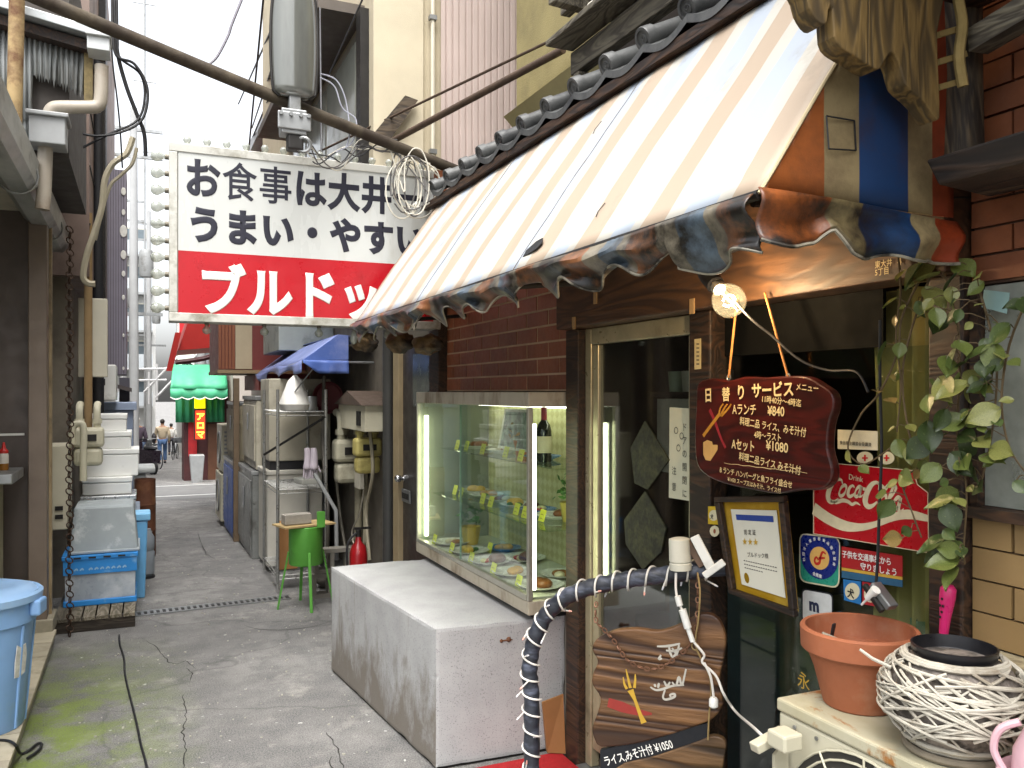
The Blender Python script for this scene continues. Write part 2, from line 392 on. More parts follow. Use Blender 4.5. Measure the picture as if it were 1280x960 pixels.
# pale tiled step along the left wall
step = struct(MB().box(-1.6, -.50, 2.2, 6.05, -.02, .07).build('step', M('step_concrete', (.33, .32, .29), .85, 0, .25, 4, (.16, .15, .12), 3, bmp=.3)))
tm = MB().box(-.15, .15, -.145, .145, 0, .022).mesh('tile', M('step_tile', 'b4ab95', .7, 0, .2, 7, '7b7462', 4, .5, .72, bmp=.15, rnd=.4))
for j in range(13):
    inst('tile', tm, (-.635, 2.35+j*.296, .072), step, (0, 0, random.uniform(-.006, .006)))
    inst('tile', tm, (-.94, 2.35+j*.296, .071), step, (0, 0, random.uniform(-.006, .006)))

# ================================================================== LEFT SIDE
BROWNS = M('dark_brown_steel_sheet', '574d47', .42, .25, .12, 3, '423934', 1.8, .5, .7, bmp=.05)
lb = thing('corner_shop_building', 'dark brown metal clad building with long gutter on the left', 'building', (-1.2, 5, 0))
MB().box(-3.2, -.60, 6.1, 6.6, 0, 2.75).build('wall', BROWNS, lb, bevel=.004)
MB().box(-.64, -.535, 6.02, 6.14, 0, 2.7).build('pillar', M('brown_pillar', '77695d', .4, .2, .15, 4, bmp=.05), lb, bevel=.006)
MB().box(-.56, -.52, 6.15, 6.2, 0, 2.7).build('corner_trim', M('tan_trim', 'a08c6c', .55, 0, .2, 6, '6b5c46', 4, bmp=.1), lb, bevel=.003)
MB().box(-.66, -.50, 6.0, 6.3, 0.07, .17).build('plinth', M('stone_plinth', '8e8775', .85, 0, .25, 8, bmp=.3), lb, bevel=.008)
MB().box(-3.2, -1.9, 2.5, 6.1, 0, 3.0).build('side_wall', M('olive_side_wall', '8d8c76', .7, 0, .2, 3, bmp=.1), lb)
# eave: soffit, fascia, gutter
MB().box(-3.2, -.67, 2.2, 6.9, 2.74, 2.80).build('soffit', M('soffit_board', 'b0aa9a', .8, 0, .25, 5, '6a655c', 2, bmp=.1), lb)
gp = [(x-.11, z) for x, z in [(-.56, 2.70), (-.56, 2.80), (-.545, 2.80), (-.54, 2.70), (-.50, 2.665), (-.43, 2.665), (-.40, 2.70), (-.395, 2.82), (-.38, 2.82), (-.385, 2.69), (-.42, 2.65), (-.51, 2.65)]]
MB().prism([(x, 2.2, z) for x, z in gp], (0, 4.95, 0)).build('gutter', M('weathered_gutter_metal', 'a8aaa6', .45, .4, .3, 5, '45423c', 3.5, .52, .70, bmp=.2, stretch=(1, .4, 1)), lb)
MB().hexa([(-.67, 2.2, 2.82), (-.51, 2.2, 2.82), (-.51, 7.0, 2.82), (-.67, 7.0, 2.82), (-2.2, 2.2, 3.4), (-2.1, 2.2, 3.45), (-2.1, 7.0, 3.45), (-2.2, 7.0, 3.4)]).build('roof', M('grey_roof_sheet', '6d6e6d', .55, .3, .2, 4, bmp=.1), lb)
for y in (3.6, 5.0, 6.5):
    MB().torus((-.58, y, 2.72), Y_, .095, .006, 16, 6, sy=1).build('gutter_bracket', STEEL, lb, smooth=True)
# corrugated gable standing back above the eave
cg = thing('corrugated_gable', 'pale grey corrugated sheet gable with torn lower edge at top left', 'wall', (-.8, 5.2, 3))
CORR = M('pale_corrugated_sheet', '9a9d9c', .55, .35, .15, 6, '5f5b54', 2.2, .5, .72, bmp=.1, stretch=(1, 1, .3))
def corr(u0, u1, vt, vb, Y, n, name, mat, par, amp=.008, per=4):
    b = MB(); N = n*per
    def fn(a, t):
        u = u0+(u1-u0)*a; p = at(u, (vt(u) if t > .5 else vb(u)), Y=Y); return p+V((0, math.sin(a*n*2*math.pi)*amp, 0))
    return b.grid(fn, N, 1).build(name, mat, par, smooth=60, solid=.003)
corr(-60, 112, lambda u: 16+(u+5)*.33, lambda u: 93+max(0, (u-40))*.39+(6*math.sin(u*1.7) if u > 45 else 0) if u > 40 else 150, 5.2, 26, 'corrugated_sheet', CORR, cg)
corr(-60, 40, lambda u: 90, lambda u: 196, 5.22, 14, 'lower_sheet', CORR, cg)
a0, a1 = at(-60, -8, Y=5.12), at(132, 50, Y=5.12)
MB().bar(a0, a1, .16, .045).build('coping', M('pale_coping', 'aeb2b2', .4, .5, .1, 8, bmp=.05), cg, bevel=.004)
MB().bar(a0+V((0, .05, -.06)), a1+V((0, .05, -.06)), .12, .05).build('batten', WDARK, cg)
q = at(108, 120, Y=5.16)
MB().box(q.x-.012, q.x+.03, 5.17, 5.23, q.z-.02, q.z+.28).build('splintered_stud', M('splintered_wood', '8a7a54', .8, 0, .4, 20, bmp=.5), cg)
MB().box(-1.9, -.36, 5.26, 6.9, 2.9, 4.2).build('loft_wall', M('loft_brown', '453f3a', .7, 0, .2, 3, bmp=.1), cg)
# rusty mast
q = at(17, 155, Y=4.9)
tag(MB().tube([(q.x-.0, 4.9, 2.82), (q.x+.03, 4.9, 4.4)], .036, 16).build('mast_pole', M('rust_streaked_pole', 'a08a62', .8, .2, .3, 7, '5e3d28', 5, .45, .62, bmp=.4), smooth=True), 'rust streaked upright pole in front of the corrugated gable', 'pole')
# rain hopper and bent downpipe
hp = thing('rainwater_downpipe', 'beige bent downpipe with grey hopper box under the torn gable', 'downpipe', (-.45, 5.15, 2.6))
PIPE = M('beige_pvc_pipe', 'a39a8c', .45, 0, .15, 6, '6f5d4a', 3, .52, .72, bmp=.06)
a = [at(u, v, Y=5.1) for u, v in ((127, 82), (126, 122), (122, 132), (112, 134), (76, 134), (66, 136), (62, 143), (62, 152))]
MB().tube(smoothpts(a, 4), .035, 14).build('elbow_pipe', PIPE, hp, smooth=60)
t0, b0 = at(61, 148, Y=5.1), at(61, 184, Y=5.1)
MB().box(t0.x-.085, t0.x+.085, 5.02, 5.2, b0.z, t0.z).box(t0.x-.1, t0.x+.1, 5.0, 5.22, t0.z-.012, t0.z+.012).build('hopper', GREYM, hp, bevel=.006)
a = [at(57, 180, Y=5.12), at(55, 240, Y=5.12), at(53, 262, Y=5.12)]
MB().tube(a, .037, 14).build('lower_pipe', PIPE, hp, smooth=True)
t0 = at(124, 60, Y=5.12)
MB().box(t0.x-.055, t0.x+.055, 5.02, 5.18, t0.z-.045, t0.z+.035).box(t0.x-.062, t0.x+.062, 5.0, 5.2, t0.z+.025, t0.z+.045).build('gutter_box', M('pale_box', 'b9bcbb', .4, .2, .1, 8, bmp=.03), hp, bevel=.004)
# next building on the left: brown upper storey, set along the alley
lc = thing('brown_clad_house', 'brown sheet clad house beyond the chain on the left', 'building', (-.8, 9, 0))
BRN2 = M('faded_brown_sheet', '7d6a60', .6, .1, .2, 2.5, '54463e', 1.6, .48, .7, bmp=.1)
MB().box(-3, -.52, 7.4, 14.5, -.4, 2.5).build('lower_wall', M('grubby_lower_wall', '7f776a', .8, 0, .25, 3, '4d463c', 1.5, bmp=.15), lc)
MB().box(-3, -.36, 7.3, 14.5, 2.5, 6.4).build('upper_wall', BRN2, lc)
for z in (2.9, 3.35, 3.8, 4.3): MB().box(-.362, -.352, 7.3, 14.5, z, z+.012).build('cladding_joint', DARKM, lc)
MB().box(-.42, -.30, 8.9, 9.3, 2.2, 5.6).build('corner_board', DARKM, lc)
MB().tube([(-.33, 8.0, 0), (-.33, 8.0, 4.6)], .05, 12).build('drainpipe', BLACK, lc, smooth=True)
MB().tube([(-.37, 7.35, 1.2), (-.37, 7.35, 3.0)], .03, 10).build('conduit', M('tan_conduit', '9a7f58', .6, 0, .2, 6, bmp=.05), lc, smooth=True)
# small lean-to roof over the meter
MB().hexa([(-.5, 9.2, 1.72), (-.08, 9.2, 1.60), (-.08, 10.0, 1.60), (-.5, 10.0, 1.72), (-.5, 9.2, 1.76), (-.08, 9.2, 1.64), (-.08, 10.0, 1.64), (-.5, 10.0, 1.76)]).build('lean_to_roof', M('lean_to_metal', '58504e', .5, .3, .2, 6, bmp=.05), lc)
# ribbed dark upright sign with pale discs on its edge
rs = thing('upright_sign', 'tall dark ribbed sign with white discs down its edge', 'sign', (-.22, 10, 1.75))
MB().box(-.36, -.13, 9.8, 10.4, 1.78, 3.95).build('sign_box', M('violet_grey_sheet', '77727c', .5, .2, .12, 4, bmp=.05), rs)
rbm = MB().box(-.008, .008, -.012, 0, 0, 2.15).mesh('rib', M('violet_grey_rib', '928c98', .5, .2, .1, 4, bmp=.03))
for i in range(9): inst('rib', rbm, (-.345+i*.025, 9.8, 1.79), rs)
dm = MB().lathe([(.001, .006), (.05, .006), (.055, 0)], n=20, ax=(0, -1, 0)).mesh('disc', WHT)
for i, (z, sc) in enumerate(((3.72, .8), (3.5, .6), (3.3, 1.2), (3.05, .9), (2.85, .6), (2.6, .5), (2.2, .35), (1.85, .35))): inst('disc', dm, (-.16, 9.785, z), rs, scale=(.55*sc, 1, sc))
MB().box(-.2, -.1, 9.75, 9.8, 1.0, 1.75).build('lower_board', M('slate_board', '5a5862', .5, .1, .1, 5, bmp=.03), rs)
# loops of cable at the house corner
for i, (pts, rr, lab) in enumerate((
    ([(140, -5), (141, 40), (146, 70), (168, 80), (184, 110), (180, 145), (160, 162), (120, 170), (82, 160)], .010, 'black cable looping out from the house corner to the hopper'),
    ([(146, -5), (147, 50), (150, 72), (175, 92), (181, 120), (172, 150), (140, 166), (112, 180), (85, 196), (70, 222)], .009, 'second black cable curling down towards the gutter'),
    ([(143, 0), (146, 60), (157, 105), (170, 140), (180, 166), (182, 195)], .014, 'thick twisted black cable dropping past the loops'),
    ([(138, 30), (141, 80), (146, 120), (150, 160), (153, 210)], .006, 'thin black wire hanging straight by the brown house'))):
    cable([at(u, v, Y=6.5+.03*i) for u, v in pts], rr, BLACK, lab, group='cables at the house corner')
BCAB = M('pale_sheathed_cable', 'b5ac94', .6, 0, .15, 8, bmp=.1)
cable([at(u, v, Y=7.0) for u, v in ((166, 172), (158, 192), (141, 205), (131, 225), (127, 260), (118, 290), (108, 320), (104, 345), (110, 354), (119, 355))], .024, BCAB, 'thick pale sheathed cable bending down to the drainpipe')
cable([at(u, v, Y=7.05) for u, v in ((171, 185), (165, 205), (150, 220), (138, 232), (128, 262), (119, 300))], .014, BCAB, 'thinner pale cable beside the thick sheathed one')
# rain chain
ch = MB(); top = at(87, 348, X=-.42); top.z = 2.66; bot = at(80, 795, X=-.42); n = 72
for i in range(n):
    p = top.lerp(V((top.x, top.y, .02)), i/(n-1)); p += V((math.sin(i*.4)*.003, 0, 0))
    ch.torus(p, (1, .35, 0) if i % 2 else (-.35, 1, 0), .017, .0045, 10, 5, sy=1.5, xd=(0, 0, 0) if False else None)
o = ch.build('rain_chain', M('brown_chain', '4c3a2e', .6, .5, .3, 20, bmp=.1), smooth=True); tag(o, 'brown rain chain hanging from the gutter end to the pallet', 'chain')
# shelf with bottle
sh = thing('steel_counter', 'steel edged counter shelf against the dark brown wall', 'shelf', (-.95, 5.7, 0))
MB().box(-1.5, -.66, 5.5, 6.0, 1.075, 1.135).build('counter_top', STEEL, sh, bevel=.008)
MB().box(-1.5, -.77, 5.56, 6.0, .09, 1.075).build('cabinet', M('stained_cream_panel', 'a8a48e', .6, 0, .2, 3, '6f6a55', 2, .5, .7, bmp=.08), sh, bevel=.004)
bt = thing('squeeze_bottle', 'small clear bottle with red cap on the counter', 'bottle', (-.742, 5.8, 1.135))
MB().lathe([(.024, 0), (.026, .006), (.026, .04)], (-.742, 5.8, 1.135), 16).build('contents', M('amber_sauce', '8a5a1a', .3, bmp=0), bt, smooth=True)
MB().lathe([(.0262, .04), (.0262, .09), (.024, .1)], (-.742, 5.8, 1.135), 16).build('body', M('milky_bottle', 'cfcac0', .35, bmp=0), bt, smooth=True)
MB().lathe([(.025, .1), (.025, .115), (.012, .13), (.006, .165), (.001, .166)], (-.742, 5.8, 1.135), 16).build('cap', M('red_cap', 'b8221c', .4, bmp=0), bt, smooth=True)
tag(MB().bar((-1.2, 6.07, 1.33), (-.665, 6.07, 1.335), .014, .014).build('wall_conduit', WHITEP), 'thin white conduit fixed across the dark brown wall', 'conduit')
# blue bin
bn = thing('rubbish_bin', 'pale blue plastic rubbish bin with lid on the tiled step', 'bin', (-.668, 4.42, .094))
BBIN = M('pale_blue_plastic', '7ba2d0', .42, 0, .1, 4, '8aa5b8', 6, .58, .8, bmp=.05); o3 = (-.668, 4.42, .094)
MB().lathe([(.18, 0), (.185, .01), (.222, .47), (.236, .475), (.238, .565), (.226, .565), (.216, .47), (.17, .02), (.001, .02)], o3, 40).build('tub', BBIN, bn, smooth=35)
MB().lathe([(.24, .566), (.258, .568), (.261, .598), (.25, .608), (.236, .603), (.222, .617), (.16, .634), (.14, .627), (.001, .63)], o3, 40).build('lid', M('pale_blue_lid', '8fb2d8', .42, 0, .1, 4, '9db2c0', 6, .58, .8, bmp=.05), bn, smooth=35)
MB().cbox((o3[0]+.246, o3[1]-.06, .094+.535), (.045, .10, .07), -.2).build('handle', BBIN, bn, bevel=.01)
for k in range(5):
    an = -2.4+k*.62; MB().tube([(o3[0]+math.cos(an)*.184, o3[1]+math.sin(an)*.184, .1), (o3[0]+math.cos(an)*.224, o3[1]+math.sin(an)*.224, .56)], .007, 6).build('rib', BBIN, bn, smooth=True)
an = -.55; c0 = V(o3)+V((math.cos(an)*.2105, math.sin(an)*.2105, .31)); tn = V((-math.sin(an), math.cos(an), 0)); up = V((math.cos(an)*.08, math.sin(an)*.08, 1)).normalized()
st = MB().prism([c0+tn*a+up*b for a, b in ((-.03, -.07), (.0, -.075), (.032, -.06), (.035, .02), (.025, .07), (-.005, .06), (-.028, .075), (-.034, 0))], V((math.cos(an), math.sin(an), 0))*.004)
st.build('torn_sticker', M('worn_paper', 'c6c6c0', .8, 0, .25, 40, bmp=.1), bn)
cable([at(u, v, Z=.1 if u < 26 else .012) for u, v in ((-8, 925), (10, 926), (20, 932), (26, 942), (36, 938), (46, 930), (52, 930), (48, 938), (34, 948))], .006, BLACK, 'short loop of black wire on the step edge')
cable([at(u, v, Z=.008) for u, v in ((149, 794), (150, 806), (155, 822), (156, 840), (160, 860), (165, 880), (171, 905), (176, 930), (182, 952), (188, 980))], .006, BLACK, 'black cable running down the alley from the pallet')
# pallet, crates
pl = thing('wooden_pallet', 'low grey wooden pallet under the blue crate', 'pallet', (-.27, 6.7, 0))
PLW = MWOOD('pallet_wood', '8f8676', '57503f', 7, 'Y', .85, 1.0, .4)
for y in (6.28, 6.7, 7.1): MB().box(-.52, -.03, y, y+.06, 0, .075).build('bearer', MWOOD('pallet_bearer', '4f463a', '2d261f', 7, 'X', .85, 1, .4), pl, bevel=.004)
sl = MB().box(-.036, .036, 0, .86, 0, .02).mesh('slat', PLW)
for i in range(6): inst('slat', sl, (-.478+i*.082, 6.27, .077), pl, (0, 0, random.uniform(-.01, .01)))
def crate(loc, w, d, h, mat, label, hz=.0, mid=None, cat='crate', group=None):
    t = thing('plastic_crate', label, cat, loc, group); x, y, z = loc; b = MB()
    b.box(x-w/2, x+w/2, y-d/2, y+d/2, z, z+.04)
    b.build('base', mat, t, bevel=.006)
    e = .012; wl = MB()
    for (x0, x1, y0, y1) in ((x-w/2+e, x+w/2-e, y-d/2+e, y-d/2+e+.01), (x-w/2+e, x+w/2-e, y+d/2-e-.01, y+d/2-e), (x-w/2+e, x-w/2+e+.01, y-d/2+e+.011, y+d/2-e-.011), (x+w/2-e-.01, x+w/2-e, y-d/2+e+.011, y+d/2-e-.011)):
        wl.box(x0, x1, y0, y1, z+.041, z+h*.62)
    wl.build('wall', mid or mat, t)
    rm = MB(); z0 = z+h*.62+.001
    for (x0, x1, y0, y1) in ((x-w/2, x+w/2, y-d/2, y-d/2+.02), (x-w/2, x+w/2, y+d/2-.02, y+d/2), (x-w/2, x-w/2+.02, y-d/2+.021, y+d/2-.021), (x+w/2-.02, x+w/2, y-d/2+.021, y+d/2-.021)):
        rm.box(x0, x1, y0, y1, z0, z+h-.03); rm.box(x0-.008, x1+.008, y0-.008, y1+.008, z+h-.029, z+h)
    rm.build('rim', mat, t, bevel=.003)
    for k in range(4):
        MB().box(x-w*.36+k*w*.2, x-w*.36+k*w*.2+w*.1, y-d/2-.010, y-d/2-.0085, z+h-.022, z+h-.010).build('slot', DARKM, t)
    return t
GRYC = M('smoky_clear_plastic', '9aa3ad', .3, 0, .25, 3, 'c4c9cc', 4, .5, .7, bmp=.05)
ct = crate((-.255, 6.85, .098), .47, .5, .355, M('bright_blue_plastic', '2a86d0', .4, 0, .1, 6, '8fb4cc', 7, .6, .8, bmp=.04), 'blue rimmed plastic crate on the wooden pallet', mid=GRYC)
L = MB()
for i in range(9): brush(L, [V((-.42+i*.036+(.02 if i > 1 else 0), 6.5985, .349)), V((-.406+i*.036+(.02 if i > 1 else 0), 6.5985, .362)), V((-.398+i*.036+(.02 if i > 1 else 0), 6.5985, .35))], [.009, .012, .008], -Y_, 3)
L.build('worn_print', MP('pale_print', '8db8d8'), ct)['kind'] = 'stuff'
gc = thing('grey_tote', 'scuffed grey plastic tote upside down on the blue crate', 'tote', (-.235, 6.86, .455))
GT = M('scuffed_grey_plastic', '9ba3a6', .5, 0, .12, 4, 'c3c8c8', 9, .55, .7, bmp=.08)
MB().hexa([(-.455, 6.64, .456), (-.01, 6.64, .456), (-.01, 7.08, .456), (-.455, 7.08, .456), (-.425, 6.67, .79), (-.04, 6.67, .79), (-.04, 7.05, .79), (-.425, 7.05, .79)]).build('body', GT, gc, bevel=.02)
MB().box(-.465, 0, 6.63, 7.09, .455, .476).build('rim', GT, gc, bevel=.006)
sv = M('silver_foil_lid', 'c2c4c4', .3, .6, .12, 8, bmp=.1); FOAM = M('white_foam', 'e6e6e2', .85, 0, .05, 6, 'b8b6ae', 5, .62, .8, bmp=.1, bscale=120)
def foam(x, y, z, w, d, h, lab, mat=None, lid=True):
    t = thing('foam_box', lab, 'box', (x, y, z), 'boxes stacked along the left wall')
    MB().hexa([(x-w*.49, y-d*.49, z), (x+w*.49, y-d*.49, z), (x+w*.49, y+d*.49, z), (x-w*.49, y+d*.49, z), (x-w/2, y-d/2, z+h-.045), (x+w/2, y-d/2, z+h-.045), (x+w/2, y+d/2, z+h-.045), (x-w/2, y+d/2, z+h-.045)]).build('body', mat or FOAM, t, bevel=.008)
    MB().box(x-w/2-.004, x+w/2+.004, y-d/2-.004, y+d/2+.004, z+h-.042, z+h).build('lid', mat or FOAM, t, bevel=.008)
    return t
tag(MB().box(-.45, .0, 7.35, 8.25, 0, .62).build('low_shelf_cabinet', M('blue_grey_cabinet', '8d99a8', .5, .1, .1, 5, bmp=.05), bevel=.006), 'blue grey low cabinet under the white boxes', 'cabinet')
foam(-.23, 7.65, .622, .40, .42, .15, 'flat silver lidded box lowest in the white stack', sv)
foam(-.24, 7.68, .775, .36, .42, .14, 'cream lidded tray box second from below in the white stack')
foam(-.21, 7.72, .917, .40, .40, .22, 'tall white foam box in the middle of the stack')
foam(-.235, 7.72, 1.139, .34, .38, .14, 'white foam box third from the top of the stack')
foam(-.25, 7.74, 1.281, .30, .34, .14, 'small white foam box topmost on the stack')
cb = thing('utility_cabinet', 'blue grey upright utility cabinet behind the foam boxes', 'cabinet', (-.25, 9.4, 0))
MB().box(-.42, -.06, 9.05, 9.6, -.02, 1.42).build('body', M('blue_grey_steel', '8f9cb4', .45, .2, .08, 5, bmp=.03), cb, bevel=.006)
MB().box(-.45, -.03, 9.0, 9.64, 1.422, 1.5).build('top', M('blue_grey_steel_top', '9aa8c0', .45, .2, .08, 5, bmp=.03), cb, bevel=.006)
# gas meters
def meter(p, s, label, col=CREAM, par=None):
    x, y, z = p; t = thing('gas_meter', label, 'meter', p, 'gas meters on the walls')
    MB().box(x-.11*s, x+.11*s, y-.07*s, y+.07*s, z, z+.15*s).build('body', col, t, bevel=.025*s)
    MB().box(x-.10*s, x+.10*s, y-.06*s, y+.06*s, z-.14*s, z-.002).build('bellows', col, t, bevel=.03*s)
    MB().box(x-.05*s, x+.06*s, y-.078*s, y-.071*s, z+.05*s, z+.1*s).build('dial', DARKM, t)
    for sx in (-1, 1):
        MB().tube(smoothpts([(x+sx*.06*s, y, z+.15*s), (x+sx*.06*s, y, z+.27*s), (x+sx*.06*s, y+.05*s, z+.32*s), (x+sx*.06*s, y+.14*s, z+.325*s)], 5), .026*s, 10).build('pipe', col, t, smooth=True)
        MB().lathe([(.036*s, 0), (.036*s, .035*s)], (x+sx*.06*s, y, z+.18*s), 6).build('nut', col, t)
    return t
meter((-.36, 7.15, 1.18), 1.0, 'gas meter beside the black drainpipe on the left')
wc = thing('meter_cabinet', 'cream meter cabinet hidden behind the rain chain', 'cabinet', (-.52, 7.0, .5))
MB().box(-.72, -.47, 6.75, 7.15, .62, 1.22).build('body', M('cream_cabinet', 'c9c3ad', .5, 0, .08, 4, bmp=.04), wc, bevel=.008)
for z in (.7, .76): MB().box(-.55, -.5, 6.742, 6.749, z, z+.03).build('vent', DARKM, wc)
MB().tube(smoothpts([(-.45, 6.9, 1.22), (-.45, 6.9, 1.33), (-.42, 6.9, 1.37), (-.38, 6.9, 1.34), (-.38, 6.9, 1.1), (-.38, 6.9, .95)], 5), .025, 10).build('pipe', CREAM, wc, smooth=True)
ac2 = thing('wall_unit', 'white wall mounted unit above the gas meter on the left', 'unit', (-.3, 8.6, 1.5))
MB().box(-.42, -.2, 8.5, 9.0, 1.52, 1.85).build('body', WHITEP, ac2, bevel=.012)
MB().box(-.37, -.29, 8.494, 8.499, 1.66, 1.72).build('grille', DARKM, ac2)
MB().box(-.45, -.24, 7.5, 7.62, 1.72, 2.35).build('meter_box', M('ivory_meter_box', 'cfc9b6', .5, 0, .08, 5, bmp=.03), lc, bevel=.006)
# rusty drum, gas bottle, bin
dm_ = thing('rusty_drum', 'tall rusty brown drum standing behind the grey tote', 'drum', (.045, 9.0, gz(9)))
MB().lathe([(.095, 0), (.098, .01), (.098, .25), (.102, .26), (.098, .27), (.098, .5), (.102, .51), (.098, .52), (.097, .76), (.09, .76), (.088, .1), (.001, .1)], (.045, 9.0, gz(9)), 26).build('shell', M('rust_brown', '5f3a26', .75, .3, .3, 7, '7a5236', 5, .5, .7, bmp=.25), dm_, smooth=30)
jb = thing('grey_canister', 'squat grey canister on the ground beside the grey tote', 'canister', (.04, 7.9, 0))
MB().lathe([(.06, .0), (.075, .02), (.078, .2), (.07, .215), (.075, .23), (.075, .33), (.05, .37), (.045, .4), (.001, .4)], (.04, 7.9, .02), 22).build('body', M('grey_poly', '7b8288', .45, 0, .15, 6, bmp=.05), jb, smooth=35)
MB().torus((.04, 7.9, .4), Y_, .05, .008, 12, 6, 0, math.pi, xd=(1, 0, 0)).build('handle', GREYM, jb, smooth=True)
MB().lathe([(.08, 0), (.08, .02)], (.04, 7.9, 0), 16).build('base', BLACK, jb, smooth=30)
bb = thing('blue_lidded_tub', 'blue lidded tub behind the grey tote', 'tub', (-.04, 7.22, 0))
MB().hexa([(-.10, 7.12, 0), (.035, 7.12, 0), (.035, 7.33, 0), (-.10, 7.33, 0), (-.12, 7.11, .6), (.055, 7.11, .6), (.055, 7.34, .6), (-.12, 7.34, .6)]).build('body', M('sky_blue_plastic', '6aa9d6', .45, 0, .1, 5, bmp=.04), bb, bevel=.012)
MB().box(-.14, .075, 7.1, 7.345, .602, .66).build('lid', M('sky_blue_lid', '7db8de', .45, 0, .1, 5, bmp=.04), bb, bevel=.01)
tg = thing('grey_lid_bin', 'low grey bin with pale lid beyond the white boxes', 'bin', (.02, 10.6, gz(10.6)))
z0 = gz(10.6); MB().box(-.25, .06, 10.4, 10.9, z0, z0+.75).build('body', M('pale_grey_plastic', 'aab0b0', .5, 0, .1, 5, bmp=.04), tg, bevel=.02)
MB().box(-.28, .16, 10.36, 10.94, z0+.752, z0+.82).build('lid', M('pale_grey_lid', 'b8bcba', .5, 0, .1, 5, bmp=.04), tg, bevel=.02)
# ================================================================== NEIGHBOUR ON THE RIGHT
STUC = M('beige_stucco', 'b9ad93', .9, 0, .12, 3, '8d826a', 1.6, .55, .8, bmp=.5, bscale=160)
nb = thing('neighbour_house', 'beige stucco house with corrugated cladding behind the big sign', 'building', (2.2, 7, 0))
MB().box(1.76, 3.6, 5.05, 9.6, -.3, 2.78).build('lower_wall', M('dark_grubby_render', '6b6458', .85, 0, .25, 3, '4a443b', 1.6, bmp=.2), nb)
MB().box(1.42, 4.0, 5.42, 11, 2.78, 7.5).build('upper_wall', STUC, nb)
MB().box(1.40, 1.74, 5.40, 5.418, 2.9, 7.5).build('pilaster', M('pale_stucco', 'c6bba2', .9, 0, .1, 3, '9c917a', 1.6, .55, .8, bmp=.4, bscale=160), nb)
# corrugated pinkish cladding, sheets with a lap joint
PINK = M('pinkish_beige_cladding', 'bfaea6', .55, .2, .1, 5, '7d6a60', 1.8, .56, .8, bmp=.06, stretch=(1, 1, .25))
def corr_xy(x0, x1, z0, z1, y, n, name, par, amp=.009):
    return MB().grid(lambda a, t: (x0+(x1-x0)*a, y-.012+(amp if (a*n) % 1 > .72 else -amp*.2), z0+(z1-z0)*t), n*8, 1).build(name, PINK, par, solid=.002)
corr_xy(1.86, 2.9, 3.36, 7.5, 5.40, 22, 'cladding_sheet', nb); corr_xy(1.86, 2.9, 2.7, 3.375, 5.395, 22, 'cladding_sheet', nb)
MB().tube([(1.80, 5.38, 2.6), (1.80, 5.38, 7.4)], .014, 8).build('downpipe', M('ivory_pipe', 'cbc4b0', .5, 0, .1, 6, bmp=.03), nb, smooth=True)
for z in (3.2, 4.1): MB().box(1.775, 1.825, 5.36, 5.40, z, z+.03).build('pipe_clip', STEEL, nb)
# alley side of the upper storey: hooded window
MB().box(1.10, 1.44, 5.72, 8.9, 4.20, 4.27).build('window_hood', M('hood_brown', '5a524a', .6, .1, .2, 4, bmp=.1), nb)
MB().box(1.405, 1.425, 5.85, 8.6, 3.0, 4.15).build('window_frame', ALU, nb)
for y0, y1 in ((5.92, 6.9), (6.98, 7.8), (7.88, 8.5)): MB().box(1.398, 1.404, y0, y1, 3.06, 4.09).build('window_pane', M('dusky_pane', '8a8d84', .15, 0, .2, 2, bmp=0), nb)
MB().box(1.36, 1.46, 5.6, 5.72, 2.85, 4.2).build('shutter_post', DARKM, nb)
pts = [at(u, v, Y=5.37) for u, v in ((466, 168), (505, 121), (521, 127), (485, 178))]
MB().prism(pts, (0, -.03, 0)).build('tilted_board', MWOOD('board_brown', '5a4c3a', '33291f', 6, 'X', .7, 1, .3), nb)
# ground-floor: dark door with pale jamb
nd = thing('side_door', 'dark brown metal door with round knob and mail slot', 'door', (1.74, 5.5, 0))
MB().box(1.735, 1.755, 5.12, 5.86, 0, 1.92).build('leaf', M('charcoal_door', '3a3633', .4, .2, .12, 3, bmp=.04), nd, bevel=.003)
MB().box(1.70, 1.76, 5.865, 6.0, 0, 2.0).build('jamb', M('tan_jamb', '9c8b6b', .6, 0, .15, 6, bmp=.06), nd, bevel=.004)
MB().sphere((1.69, 5.83, .98), .028, 16, 10).lathe([(.03, 0), (.03, .008), (.014, .01), (.014, .03)], (1.735, 5.83, .98), 16, (-1, 0, 0)).build('knob', M('chrome', 'c8c8c8', .15, 1, .05, 9, bmp=0), nd, smooth=True)
q = at(509, 620, X=1.735)
MB().box(1.722, 1.734, q.y-.1, q.y+.1, q.z-.045, q.z+.045).build('mail_slot', STEEL, nd, bevel=.003)
MB().box(1.718, 1.7215, q.y-.075, q.y+.075, q.z-.02, q.z+.02).build('slot_opening', BLACK, nd)
MB().box(1.728, 1.734, 5.2, 5.6, 1.5, 1.86).build('pane', M('dim_pane', '46504c', .2, 0, .2, 3, bmp=0), nd)
tag(MB().tube([(1.69, 6.08, 0), (1.69, 6.08, 2.5)], .045, 12).build('drainpipe', M('charcoal_pipe', '3c3c3a', .5, .1, .15, 5, bmp=.04), smooth=True), 'charcoal drainpipe beside the tan door jamb', 'pipe')
tag(MB().box(1.68, 1.80, 4.916, 5.10, 0, 2.5).build('corner_post', WDARK, bevel=.006), 'dark timber post between the brick wall and the side door', 'post')
